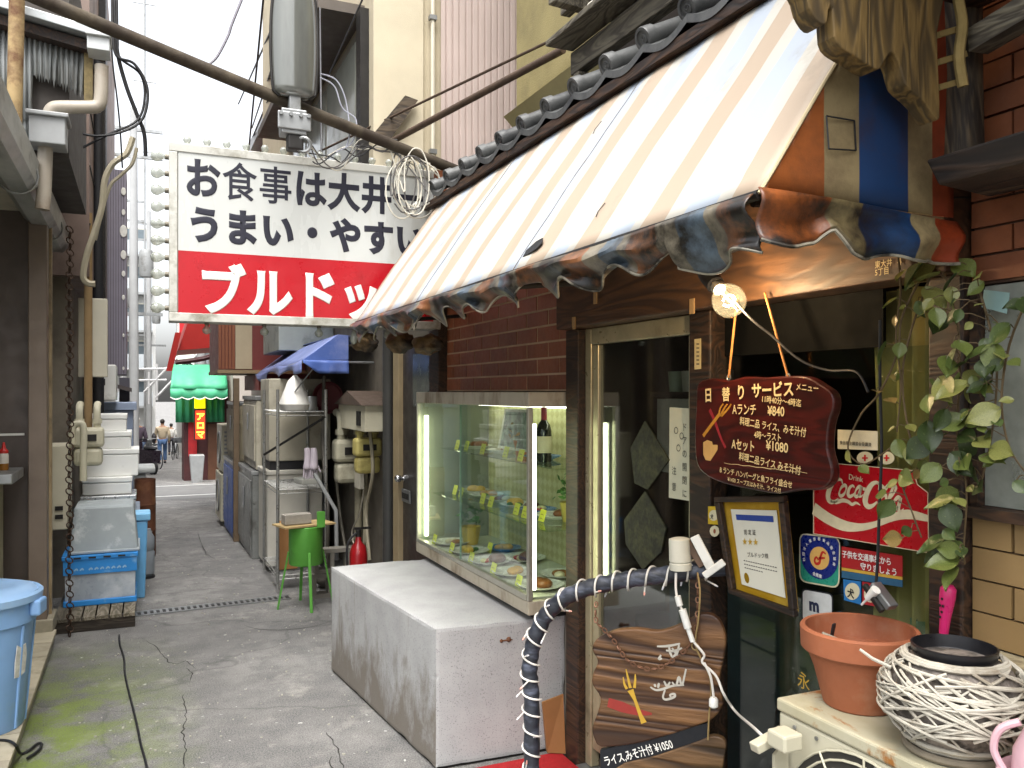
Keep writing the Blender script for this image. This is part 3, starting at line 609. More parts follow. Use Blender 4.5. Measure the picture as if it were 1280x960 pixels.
# meters and little house-shaped letter box
meter((1.60, 6.95, 1.02), 1.25, 'large cream gas meter on the wall above the fire extinguisher', M('dirty_cream_meter', 'a8a48f', .55, 0, .15, 6, '6f6a58', 4, .5, .7, bmp=.08))
meter((1.62, 6.45, 1.10), .95, 'yellowish gas meter nearest the side door', M('yellowed_meter', 'b3a763', .55, 0, .15, 6, '776c3c', 4, .5, .7, bmp=.08))
lt = thing('letter_box', 'cream letter box with a little pitched roof on the meter wall', 'letter box', (1.62, 6.35, 1.45))
q0, q1 = at(432, 534, X=1.58), at(466, 507, X=1.58)
a = V((1.58, q1.y, q0.z)); yy = abs(q0.y-q1.y)
MB().box(1.52, 1.75, q1.y, q0.y, q0.z, q1.z).build('body', CREAM, lt, bevel=.004)
zc = q1.z; MB().add([(1.49, q1.y-.03, zc+.001), (1.49, q0.y+.03, zc+.001), (1.76, q0.y+.03, zc+.001), (1.76, q1.y-.03, zc+.001), (1.49, (q0.y+q1.y)/2, zc+.11), (1.76, (q0.y+q1.y)/2, zc+.11)],
      [(0, 1, 2, 3), (0, 4, 1), (2, 5, 3), (0, 3, 5, 4), (1, 4, 5, 2)]).build('roof', M('brown_shingle', '4e4035', .7, 0, .2, 8, bmp=.1), lt)
MB().box(1.512, 1.519, q1.y+.12, q1.y+.24, q0.z+.04, q0.z+.15).build('slot', DARKM, lt)
for i, (u, lab) in enumerate(((448, 'thick beige gas pipe running down behind the extinguisher'), (457, 'thin beige gas pipe beside the thick one'))):
    q = at(u, 600, X=1.70); tag(MB().tube(smoothpts([(1.70, q.y, .95), (1.70, q.y, .45), (1.70, q.y+.02, .35), (1.70, q.y+.14-.1*i, .32)], 5), .034-.012*i, 10).build('gas_pipe', M('beige_gas_pipe', 'a49c84', .6, 0, .15, 6, '6a614e', 5, bmp=.06), smooth=True), lab, 'pipe')
q = at(446, 595, X=1.60); tag(MB().box(1.60, 1.64, q.y-.09, q.y+.09, q.z-.1, q.z+.1).build('junction_box', M('off_white_box', 'b5b0a0', .5, 0, .1, 6, bmp=.04), bevel=.006), 'small off white junction box under the gas meters', 'box')
fx = thing('fire_extinguisher', 'red fire extinguisher standing by the concrete block', 'extinguisher', (1.5, 6.2, .25))
q = at(448, 690, Y=6.15); e0 = (q.x, 6.15, .06); REDX = M('extinguisher_red', '9c1018', .35, 0, .08, 5, bmp=.02, coat=.3)
MB().lathe([(.06, 0), (.065, .01), (.065, .34), (.052, .40), (.025, .43), (.02, .47)], e0, 24).build('cylinder', REDX, fx, smooth=40)
MB().lathe([(.022, .47), (.022, .52), (.001, .525)], e0, 12).cbox((e0[0]+.03, e0[1], e0[2]+.53), (.12, .02, .015), 0, 0).build('valve', DARKM, fx, smooth=30)
MB().tube(smoothpts([(e0[0]-.02, e0[1]-.02, e0[2]+.5), (e0[0]-.09, e0[1]-.04, e0[2]+.42), (e0[0]-.09, e0[1]-.05, e0[2]+.2)], 6), .009, 8).build('hose', BLACK, fx, smooth=True)
MB().lathe([(.0657, .12), (.0657, .24)], e0, 24).build('label_band', M('dull_red_label', '8a1218', .5, 0, .2, 30, bmp=0), fx, smooth=True)
text('消火器', .03, (e0[0]-.0, e0[1]-.0665, e0[2]+.17), X_, Z_, YTAG, fx, .02)
tag(MB().box(1.36, 1.75, 5.9, 6.4, 0, .058).build('low_plinth', M('plinth_concrete', (.35, .34, .32), .85, 0, .2, 5, bmp=.3), bevel=.006), 'low concrete plinth under the fire extinguisher', 'plinth')
# junk on the plinth and by the rack
jk = tag(MB().sphere((1.42, 6.9, .08), .1, 14, 8, (1.2, 1, .8)).build('cloth_bundle', M('grey_bundle', '5b574f', .9, 0, .3, 9, bmp=.6), smooth=True), 'dark grey bundle lying behind the green stand', 'bundle')
hbk = thing('hollow_block', 'grey hollow concrete block on the ground behind the green stand', 'block', (1.33, 6.62, 0), 'hollow blocks by the rack')
HBM = M('block_grey', '77736a', .92, 0, .2, 9, bmp=.5)
for z in (0, .155, ): MB().box(1.22, 1.60, 6.56, 6.57+.1, z, z+.03).build('web', HBM, hbk)
for x in (1.22, 1.34, 1.46, 1.57): MB().box(x, x+.03, 6.562, 6.668, .031, .154).build('web', HBM, hbk)
dup(hbk, (.02, .01, .187), 'second hollow concrete block stacked on the first behind the green stand', 'hollow blocks by the rack')
# wall dish, pans under the blue canopy
q = at(411, 497, X=1.55)
tag(MB().lathe([(.001, 0), (.12, .0), (.145, .03), (.138, .032), (.115, .006), (.001, .006)], q, 26, (-.6, -1, 0)).build('wall_pan', M('dark_red_pan', '5a1c20', .5, .1, .15, 6, bmp=.05), smooth=40), 'round dark red pan hanging beside the wire rack', 'pan')
# ---------------------------------------------------- wire rack
rk = thing('wire_rack', 'chrome wire rack on the right under the blue canopy', 'rack', (1.2, 7.3, 0))
CHR = M('chrome_wire', '9c9c98', .32, .8, .1, 9, bmp=0)
x0, x1, y0, y1 = 1.0, 1.38, 6.85, 7.65
for x in (x0, x1):
    for y in (y0, y1): MB().tube([(x, y, .03), (x, y, 1.62)], .013, 10).build('post', CHR, rk, smooth=True)
for z in (.14, .82, 1.44):
    b = MB()
    for dz in (0, .03):
        for (p, r) in (((x0, y0), (x1, y0)), ((x0, y1), (x1, y1)), ((x0, y0), (x0, y1)), ((x1, y0), (x1, y1))): b.tube([(p[0], p[1], z-dz), (r[0], r[1], z-dz)], .004, 6)
    for i in range(20): b.tube([(x0, y0+(i+.5)*.04, z+.003), (x1, y0+(i+.5)*.04, z+.003)], .002, 5)
    for i in range(8): b.tube([(x0+(i+.5)*.0475, y0, z-.028 if i % 2 else z), (x0+(i+.5)*.0475, y0, z if i % 2 else z-.028)], .002, 5)
    b.build('shelf', CHR, rk, smooth=True)
MB().tube([(x1, y0-.01, 1.40), (x0, y1-.01, 1.05)], .011, 8).build('brace', DARKM, rk, smooth=True)
tag(MB().lathe([(.11, 0), (.13, .05), (.06, .24), (.01, .29), (.001, .29)], (1.16, 7.0, 1.45), 18).build('steel_hood', M('white_hood', 'cfcdc6', .5, 0, .15, 8, bmp=.08), smooth=35), 'pale metal cone standing on top of the wire rack', 'cone')
tag(MB().box(1.10, 1.37, 7.12, 7.6, 1.446, 1.475).build('tray', M('tray_steel', 'b5b5b0', .35, .7, .1, 8, bmp=.05), bevel=.004), 'flat steel tray on top of the wire rack', 'tray')
tag(MB().lathe([(.05, 0), (.055, .01), (.055, .11), (.05, .12), (.001, .12)], (1.28, 6.98, 1.446), 16).build('steel_mug', STEEL, smooth=35), 'small steel canister on the wire rack beside the cone', 'canister')
tag(MB().box(1.02, 1.17, 6.95, 7.05, .165, .55).build('cardboard_box', M('rack_cardboard', '8c6238', .85, 0, .15, 4, bmp=.1), bevel=.003), 'brown cardboard box on the lowest shelf of the wire rack', 'box')
# white fridge behind the rack
ff = thing('old_fridge', 'grimy white fridge with cream upper cupboard behind the wire rack', 'fridge', (1.28, 8.0, 0))
GRIMY = M('grimy_cream_enamel', 'b0aa98', .45, .1, .1, 4, '746c5a', 2.2, .5, .72, bmp=.05)
MB().box(1.03, 1.52, 7.70, 8.28, .04, .90).build('lower_cabinet', M('grimy_white_enamel', 'c2beb2', .45, .1, .1, 4, '8a826e', 2.2, .52, .74, bmp=.05), ff, bevel=.012); MB().box(1.05, 1.60, 7.72, 8.28, .98, 1.72).build('upper_cabinet', GRIMY, ff, bevel=.01)
MB().box(1.06, 1.5, 7.74, 8.26, .901, .979).build('gap', BLACK, ff); MB().box(1.02, 1.53, 7.69, 8.29, .86, .899).build('worktop', M('grimy_white_enamel', ''), ff, bevel=.006)
# clutter hanging between rack and meters
gl = thing('rubber_gloves', 'pair of lilac rubber gloves hung on the wire rack', 'gloves', at(388, 590, Y=6.8))
for i, u in enumerate((384, 392)):
    q = at(u, 560, Y=6.8-.02*i); GLV = M('lilac_rubber', 'a59ca4', .55, 0, .12, 8, bmp=.1)
    MB().tube(smoothpts([q, q+V((.005, 0, -.09)), q+V((.0, 0, -.17))], 5), [.022, .024, .026, .027, .028, .03, .03, .032, .034, .036, .03], 10).build('cuff', GLV, gl, smooth=True)
    for k in range(4): MB().tube([q+V((-.022+.015*k, 0, -.16)), q+V((-.028+.018*k, 0, -.235-.01*(k in (1, 2))))], [.009, .007], 8).build('finger', GLV, gl, smooth=True)
    MB().tube([q+V((.03, 0, -.14)), q+V((.052, -.005, -.19))], [.01, .007], 8).build('thumb', GLV, gl, smooth=True)
bm2 = thing('grey_dustpan_handle', 'slanting grey tool handle leaning between rack and meter wall', 'tool', at(415, 690, Y=6.7))
MB().tube([at(393, 592, Y=6.75), at(420, 638, Y=6.7), at(421, 700, Y=6.7)], .016, 8).build('handle', GREYM, bm2, smooth=True); MB().box(1.40, 1.6, 6.64, 6.74, .0, .16).build('pan', DARKM, bm2, bevel=.01)
for i, (pts, c, rr, lab) in enumerate((
    ([(432, 540), (420, 580), (425, 640), (433, 700), (430, 740)], '6a6558', .012, 'grey hose drooping from the large meter'),
    ([(462, 535), (466, 590), (458, 640), (462, 700)], '98907a', .014, 'beige pipe running down by the drainpipe'),
    ([(455, 610), (450, 640), (440, 665), (446, 690), (455, 705)], 'b8b0a0', .006, 'white flex tangled above the extinguisher'),
    ([(405, 470), (404, 560), (410, 640), (408, 720)], '4a463e', .014, 'dark pipe on the fridge corner'),
    ([(436, 555), (432, 545), (440, 528), (452, 530), (456, 545)], '8c8672', .02, 'bent grey pipe over the meters'))):
    cable([at(u, v, X=1.60+.02*i) if i != 3 else at(u, v, X=1.39) for u, v in pts], rr, M('clutter_pipe_'+c, c, .6, 0, .2, 9, bmp=.1), lab, 'pipe', 'wall_pipe', 'pipes on the meter wall')
tag(MB().cbox((1.3, 7.25, .845), (.16, .2, .05), .2).build('plastic_basket', M('basket_grey', 'a8a8a0', .5, bmp=.05), bevel=.01), 'shallow grey basket on the middle shelf of the wire rack', 'basket')
# freezers and cabinets further along
def cabinet(x0, x1, y0, y1, z0, z1, mat, label, door=None, cat='cabinet', louvre=0):
    t = thing('alley_cabinet', label, cat, ((x0+x1)/2, (y0+y1)/2, z0), 'cabinets along the right side')
    MB().box(x0, x1, y0, y1, z0, z1).build('body', mat, t, bevel=.01)
    MB().box(x0-.01, x1, y0-.008, y1+.008, z1+.001, z1+.04).build('top', STEEL, t, bevel=.004)
    ym = (y0+y1)/2
    for a, b in ((y0+.03, ym-.01), (ym+.01, y1-.03)): MB().box(x0-.014, x0-.001, a, b, z0+.08, z1-.05).build('door', door or mat, t, bevel=.004)
    MB().box(x0-.03, x0-.0145, ym-.05, ym-.02, z0+(z1-z0)*.55, z0+(z1-z0)*.8).build('handle', STEEL, t, bevel=.003)
    for k in range(louvre): MB().box(x0+.03, x1-.03, y0-.012, y0-.001, z0+.1+k*(z1-z0-.2)/louvre, z0+.1+(k+.55)*(z1-z0-.2)/louvre).build('louvre', GREYM, t)
    return t
cabinet(.98, 1.7, 8.36, 9.5, gz(8.5), .80, M('steel_freezer', '8c8e8b', .35, .5, .12, 6, '55524c', 3, .52, .7, bmp=.06), 'steel fronted low freezer beyond the wire rack', cat='freezer')
cabinet(1.02, 1.7, 8.38, 9.45, .85, 1.52, GRIMY, 'stained cream upper cupboard above the steel freezer')
cabinet(.95, 1.6, 9.75, 10.9, gz(10), .78, M('blue_cabinet', '2f57a8', .45, .1, .12, 5, '6a83b5', 6, .6, .8, bmp=.05), 'blue two door cabinet beyond the steel freezer')
cabinet(.98, 1.6, 9.7, 10.8, .83, 1.45, M('tan_cupboard', 'a59a80', .6, 0, .15, 5, '6d624c', 3, bmp=.08), 'tan upper cupboard above the blue cabinet')
tag(MB().box(.93, .99, 9.56, 9.66, gz(9.6), 1.75).build('steel_post', M('brown_post', '6b5a46', .6, .2, .2, 6, bmp=.1), bevel=.004), 'brown square post between freezer and blue cabinet', 'post')
def condenser(x, y, z, label, w=.75, h=.6, d=.3):
    t = thing('condenser_unit', label, 'air conditioner', (x, y, z), 'outdoor units along the right side')
    MB().box(x, x+d, y, y+w, z, z+h).build('body', CREAM, t, bevel=.012)
    for k in range(9): MB().box(x+.03, x+d-.03, y-.006, y-.001, z+.08+k*.052, z+.105+k*.052).build('louvre', GREYM, t)
    MB().torus((x-.004, y+w*.45, z+h*.5), X_, .2, .012, 20, 6).build('fan_ring', GREYM, t, smooth=True)
    return t
condenser(.93, 11.2, gz(11.2)+.06, 'lower outdoor unit of the stacked pair beyond the blue cabinet'); condenser(.95, 11.25, gz(11.2)+.68, 'upper outdoor unit of the stacked pair beyond the blue cabinet')
MB()
# ---------------------------------------------------- green stand
gs = thing('burner_stand', 'bright green enamel burner stand on four splayed legs', 'stand', (1.16, 6.35, 0))
GRN = M('green_enamel', '55983a', .42, .1, .12, 6, '3a7a22', 5, .6, .8, bmp=.06)
c3 = V((1.13, 6.35, 0)); MB().lathe([(.118, .32), (.124, .33), (.124, .60), (.118, .605), (.116, .35), (.001, .35)], c3, 30).build('drum', GRN, gs, smooth=35)
for k in range(4):
    an = -1.55+k*math.pi/2; d = V((math.cos(an), math.sin(an), 0)); MB().bar(c3+d*.126+V((0, 0, .42)), c3+d*.205, .022, .012, d).build('leg', GRN, gs, bevel=.003)
MB().box(c3.x+.06, c3.x+.12, c3.y-.122, c3.y-.108, .6, .72).build('upright_tab', GRN, gs, bevel=.003)
tag(MB().cbox((1.12, 6.36, .615), (.40, .24, .012), .25).build('plywood_lid', M('tan_plywood', 'a78f62', .7, 0, .2, 9, bmp=.1)), 'tan plywood offcut lying on the green stand', 'board')
bk = MB().cbox((1.06, 6.34, .662), (.2, .1, .075), .15).build('concrete_brick', M('brick_grey', '8f8a80', .9, 0, .2, 9, bmp=.4), bevel=.006); tag(bk, 'grey hollow concrete brick weighing down the plywood', 'brick')
# ---------------------------------------------------- blue canopy
bc = thing('blue_canopy', 'faded blue vinyl canopy over the wire rack', 'canopy', (1.5, 8, 1.8))
BLUV = M('blue_vinyl', '4a64a8', .5, 0, .15, 4, '7d88b8', 2.5, .55, .75, bmp=.15); BLUF = M('faded_blue_vinyl', '7482b4', .5, 0, .2, 3, '8a7f96', 2.2, .5, .7, bmp=.15)
def roofp(a, t):  # a along Y, t from the low to the high edge
    y = 6.7+2.9*a; return V((1.17+.28*t, y, 1.85+.21*t-.015*math.sin(a*9)*(1-t)-.05*a))
MB().grid(roofp, 14, 4).build('roof_sheet', BLUF, bc, smooth=True, solid=.004)
MB().grid(lambda a, t: roofp(a, 0)+V((-.01-.02*t*math.sin(a*23), 0, -.07*t-.03*t*math.sin(a*17+1))), 30, 3).build('side_flap', BLUF, bc, smooth=True, solid=.003)
MB().add([(1.17, 6.7, 1.85), (1.45, 6.7, 2.06), (1.53, 6.7, 2.055), (1.53, 6.7, 1.86)], [(0, 3, 2, 1)]).build('end_sheet', BLUV, bc, solid=.004)
MB().grid(lambda a, t: (1.17+.36*a, 6.69-.012*math.sin(a*14)*t, 1.852-.105*t*min(1, .2+a*2.4)), 16, 4).build('end_flap', BLUV, bc, smooth=True, solid=.004)
MB().grid(lambda a, t: (1.45+.3*t, 6.71+2.88*a, 2.055-.02*t), 2, 2).build('back_sheet', BLUV, bc, solid=.004)
MB().tube([(1.18, 6.72, 1.84), (1.18, 9.55, 1.78)], .011, 8).build('frame_bar', STEEL, bc, smooth=True)
MB().tube([(1.18, 6.74, 1.84), (1.75, 6.74, 1.84)], .011, 8).build('frame_bar', STEEL, bc, smooth=True)
MB().tube([(1.3, 6.76, 1.84), (1.14, 6.9, 1.6)], .006, 8).build('strut', STEEL, bc, smooth=True)
# grey duct box and red panels above
tag(MB().box(1.22, 1.75, 8.3, 9.4, 2.0, 2.62).build('duct_box', M('grey_duct', '9aa09c', .5, .3, .15, 4, '5e625e', 3, bmp=.1), bevel=.008), 'pale grey duct box above the blue canopy', 'duct')
ps = thing('projecting_box', 'red brown projecting sign box with ribbed brown end', 'sign', (1.1, 10, 2))
MB().box(.80, 1.75, 9.9, 11.2, 1.85, 2.8).build('box', M('maroon_panel', '6a302c', .5, .1, .12, 3, bmp=.05), ps)
MB().box(.98, 1.16, 9.885, 9.899, 1.86, 2.79).build('beige_panel', M('beige_panel', 'a4967c', .6, 0, .1, 4, bmp=.05), ps)
rbm = MB().box(0, .028, -.02, 0, 0, .93).mesh('rib', M('brown_rib', '7d4a30', .5, .1, .12, 5, bmp=.04))
for i in range(5): inst('rib', rbm, (.80+i*.036, 9.899, 1.86), ps)
MB().box(.79, 1.78, 9.87, 11.22, 1.81, 1.849).build('base_trim', M('tan_edge', '8a7658', .6, 0, .2, 5, bmp=.05), ps)
tag(MB().box(1.2, 1.75, 9.6, 11, 1.62, 1.80).build('red_fascia', M('faded_red_fascia', '9c4a44', .6, 0, .2, 4, bmp=.06)), 'faded red fascia board under the projecting box', 'fascia')
# red awning beyond
ra = thing('red_awning', 'red projecting awning edge beyond the projecting box', 'awning', (.9, 13, 2.2))
RED = M('awning_red', 'b8241c', .6, 0, .1, 4, bmp=.06)
MB().hexa([(.50, 13, 2.2), (1.9, 13, 2.35), (1.9, 15, 2.35), (.50, 15, 2.2), (.68, 13, 2.75), (1.9, 13, 2.95), (1.9, 15, 2.95), (.68, 15, 2.75)]).build('canopy', RED, ra)
MB().hexa([(.34, 12.9, 1.9), (.42, 12.9, 1.9), (.42, 13.0, 1.9), (.34, 13.0, 1.9), (.46, 12.9, 2.45), (.54, 12.9, 2.45), (.54, 13.0, 2.45), (.46, 13.0, 2.45)]).build('side_flap', RED, ra)
MB().tube(smoothpts([(.46, 12.88, 2.02), (.9, 12.88, 2.1), (1.3, 12.88, 2.3), (1.7, 12.88, 2.36)], 6), .035, 8).build('front_pipe', M('maroon_pipe', '4a1418', .5, bmp=0), ra, smooth=True)
# buildings on the right further down
for (x0, x1, y0, y1, z0, z1, col, lab, cat) in ((1.78, 6, 9.65, 15.3, -.5, 5.5, '8a8276', 'weathered tan house behind the cabinets', 'building'), (2.05, 8, 21.2, 33, -1.4, 6.5, '9b938a', 'tan shop building behind the green awning', 'building'), (2.2, 9, 34, 60, -2.5, 7.2, 'b5b2ac', 'pale grey building far down the right side', 'building'),
    (-7, -1.0, 21.5, 30, -1.4, 5.6, 'b9b7b4', 'pale grey house beyond the crossing on the left', 'building'), (-8, -1.4, 31, 58, -2.5, 8, 'c7c6c4', 'white block far down on the left', 'building')):
    t = thing('row_building', lab, cat, (x0, y0, z0), 'buildings down the alley')
    mt = M('render_'+col, col, .85, 0, .12, 1.5, bmp=.1); MB().box(x0, x1, y0, y1, z0, z1).build('wall', mt, t)
    MB().box(x0-.15, x1, y0-.1, y1+.1, z1+.001, z1+.15).build('roof_edge', GREYM, t)
    xf = x0 if x0 > 0 else x1; sg = -1 if x0 > 0 else 1
    for fl in range(2):
        for k in range(int((y1-y0)/2.2)):
            ya = y0+.6+k*2.2; za = 2.4+fl*2.2
            if za+1.2 > z1: continue
            wd = MB().box(min(xf, xf+sg*.04), max(xf, xf+sg*.04), ya, ya+1.3, za, za+1.1).build('window', ALU, t); MB().box(min(xf+sg*.041, xf+sg*.05), max(xf+sg*.041, xf+sg*.05), ya+.06, ya+1.24, za+.06, za+1.04).build('pane', M('far_pane', '5f6a70', .15, 0, .2, 2, bmp=0), wd)
# pale flats closing the view
ft = thing('far_flats', 'pale block of flats with balconies closing the far view', 'building', (-1, 60, -2.5)); FW = M('pale_flat_wall', 'c9c9c6', .85, 0, .06, 1, bmp=.05)
MB().box(-9, 1.0, 64, 72, -3, 13).build('wall', FW, ft)
for fl in range(5):
    z = .5+fl*2.6; MB().box(-8.5, .8, 63.0, 64, z, z+.15).build('balcony_slab', GREYM, ft); MB().box(-8.5, .8, 63.0, 63.06, z+.15, z+1.1).build('balcony_front', M('balcony_panel', 'aab0b4', .6, 0, .08, 2, bmp=0), ft)
    for k in range(4): wd = MB().box(-8+k*2.3, -6.5+k*2.3, 63.9, 63.99, z+.2, z+2.1).build('window', ALU, ft); MB().box(-7.9+k*2.3, -6.6+k*2.3, 63.88, 63.899, z+.3, z+2.0).build('pane', M('far_pane', ''), wd)
# white framework and sign plate beyond
fs = thing('shop_banner', 'white shop plate with red square and black lettering beyond the red awning', 'sign', (1.2, 17, 2))
MB().box(.86, 1.25, 22.6, 22.66, 1.75, 3.6).build('plate', WHITEP, fs); MB().box(.90, 1.21, 22.59, 22.599, 2.75, 3.4).build('red_square', REDP, fs)
MB().prism([(1.055+math.cos(a)*.11, 22.588, 3.1+math.sin(a)*.13) for a in (R(90), R(210), R(330))], (0, -.002, 0)).build('emblem', WHT, fs)
text('の', .4, (.88, 22.598, 2.05), X_, Z_, INKB, fs, .02)
wf = thing('white_stair_frame', 'white sloping steel stair rail over the far lane', 'railing', (.2, 20, 1))
for (a, b) in (((180, 490), (262, 405)), ((195, 497), (268, 420)), ((150, 462), (212, 461)), ((150, 476), (208, 475)), ((152, 452), (152, 500)), ((186, 465), (186, 505)), ((196, 455), (196, 500))):
    MB().tube([at(*a, Y=26), at(*b, Y=26)], .035, 6).build('rail', M('white_steel', 'dcdcdc', .5, .1, .05, 5, bmp=0), wf, smooth=True)
# green awning shop
ga = thing('green_awning', 'green scalloped shop awning beyond the crossing', 'awning', (1.2, 22, 1.3))
GV = M('green_awning_cloth', '3c9a70', .6, 0, .12, 2, bmp=.2, bscale=6)
MB().grid(lambda a, t: (.66+1.3*a+.12*t*(1-a), 21.6+1.2*t**1.4+.05*math.sin(a*13)*(1-t), 1.68+.62*math.sin(t*1.5)), 24, 8).build('hood', GV, ga, smooth=True, solid=.01)
MB().grid(lambda a, t: (.66+1.3*a, 21.6-.02*math.sin(a*18), 1.68-(.2+.05*abs(math.sin(a*5*math.pi)))*t), 60, 2).build('valance', GV, ga, smooth=True, solid=.01)
MB().tube([(.66+1.3*i/40, 21.58, 1.475-.05*abs(math.sin(i/40*5*math.pi))) for i in range(41)], .012, 5).build('white_piping', WHT, ga)
GV2 = M('green_curtain', '2a8258', .7, 0, .15, 3, bmp=.2)
MB().grid(lambda a, t: (.80+.55*a, 22.2+.03*math.sin(a*20), 1.6-.75*t), 16, 2).build('curtain', GV2, ga, smooth=True, solid=.01); MB().grid(lambda a, t: (1.52+.42*a, 22.2+.03*math.sin(a*20), 1.6-.75*t), 16, 2).build('curtain', GV2, ga, smooth=True, solid=.01)
gshop = thing('maroon_shop', 'dark red shop front under the green awning', 'shop front', (1.5, 23, -.6))
MB().box(1.0, 2.1, 22.4, 23.6, -.7, 1.9).build('front', M('dark_maroon_front', '40191a', .6, 0, .3, 4, bmp=.1), gshop)
MB().box(1.56, 1.9, 22.36, 22.399, -.65, .8).build('door', M('brown_door', '5a3a28', .5, 0, .2, 4, bmp=.1), gshop); MB().box(1.1, 1.3, 22.36, 22.399, 0, .85).build('red_banner', M('banner_red', 'a81c22', .6, bmp=0), gshop)
sg = thing('lit_sign', 'lit upright sign with yellow lettering under the green awning', 'sign', (1.36, 21.9, .5))
MB().box(1.21, 1.48, 21.86, 22.0, .42, 1.18).build('case', M('sign_dark', '3a0d0a', .5, bmp=0), sg)
MB().box(1.235, 1.455, 21.85, 21.859, .45, 1.15).build('face', ME('sign_orange_glow', 'd03a18', .35), sg)
for i, chx in enumerate('アロマ'): text(chx, .2, (1.25, 21.848, .93-.22*i), X_, Z_, ME('sign_yellow_glow', 'ffe23a', 1.2), sg, .03)
MB().box(1.22, 1.46, 21.84, 21.99, 1.2, 1.56).build('yellow_top', ME('sign_top_glow', 'e8e000', .5), sg)
tag(MB().hexa([(1.13, 21.3, gz(22)), (1.36, 21.3, gz(22)), (1.36, 21.6, gz(22)), (1.13, 21.6, gz(22)), (1.08, 21.25, .1), (1.41, 21.25, .1), (1.41, 21.65, .1), (1.08, 21.65, .1)]).build('planter', GREYM, bevel=.02), 'grey planter box outside the green awning shop', 'planter')
# utility poles and their wires
PL = M('pole_concrete', '9fa0a0', .8, 0, .1, 3, bmp=.1)
for (x, y, h, lab) in ((-.15, 24, 9, 'concrete utility pole beyond the crossing left of the walkers'), (.35, 40, 9.5, 'far concrete utility pole at the end of the lane'), (-.55, 33, 9, 'slim grey pole by the white block'), (1.55, 24.6, 8, 'grey pole behind the green awning')):
    t = thing('utility_pole', lab, 'pole', (x, y, gz(y)), 'utility poles down the lane')
    MB().tube([(x, y, gz(y)), (x, y, h)], [.14, .09], 12).build('shaft', PL, t, smooth=True)
    for z in (h-.6, h-1.3, 3.6): MB().box(x-.7, x+.7, y-.04, y+.04, z, z+.08).build('crossarm', STEEL, t)
    MB().lathe([(.16, 0), (.18, .1), (.18, .6), (.15, .7)], (x+.3, y-.1, 4.6), 12).build('transformer', GREYM, t, smooth=True)
ant = thing('roof_antenna', 'tall thin television antenna against the sky', 'antenna', (.05, 30, 6))
p0 = at(181, 260, Y=30); MB().tube([V((p0.x, 30, gz(30))), V((p0.x, 30, p0.z+9))], .03, 6).build('mast', GREYM, ant)
for v in (5, 102, 190): q = at(181, v, Y=30); MB().tube([q-V((.35, 0, 0)), q+V((.35, 0, 0))], .02, 5).build('arm', GREYM, ant)
WIRE = M('dark_wire', '2c2c30', .6, bmp=0)
for (a, b, sag, lab) in (((330, -10), (300, 300), 0, 'leftmost overhead wire sloping towards the lane'), ((352, 8), (298, 130), 0, 'overhead wire left of the lamp'), ((345, 70), (315, 160), 0, 'short overhead wire beneath the lamp'), ((348, 95), (308, 190), 0, 'overhead wire behind the sign top')):
    cable([at(*a, Y=9), at(*b, Y=16)], .012, WIRE, lab, 'wire', 'overhead_wire', 'overhead wires')
cable([at(302, 0, Y=5), at(290, 30, Y=5), at(285, 45, Y=5), at(272, 70, Y=5), at(262, 80, Y=5)], .008, M('grey_twist', '77737c', .6, bmp=0), 'frayed grey wire dangling to the crossing pipe', 'wire', 'dangling_wire')
for (a, b, lab) in (((402, 195), (400, 10), 'thin wire rising beside the lamp'), ((455, -5), (412, 92), 'dark wire slanting over the window hood')):
    cable([at(*a, Y=5.1), at(*b, Y=5.6)], .006, WIRE, lab, 'wire', 'wall_wire')
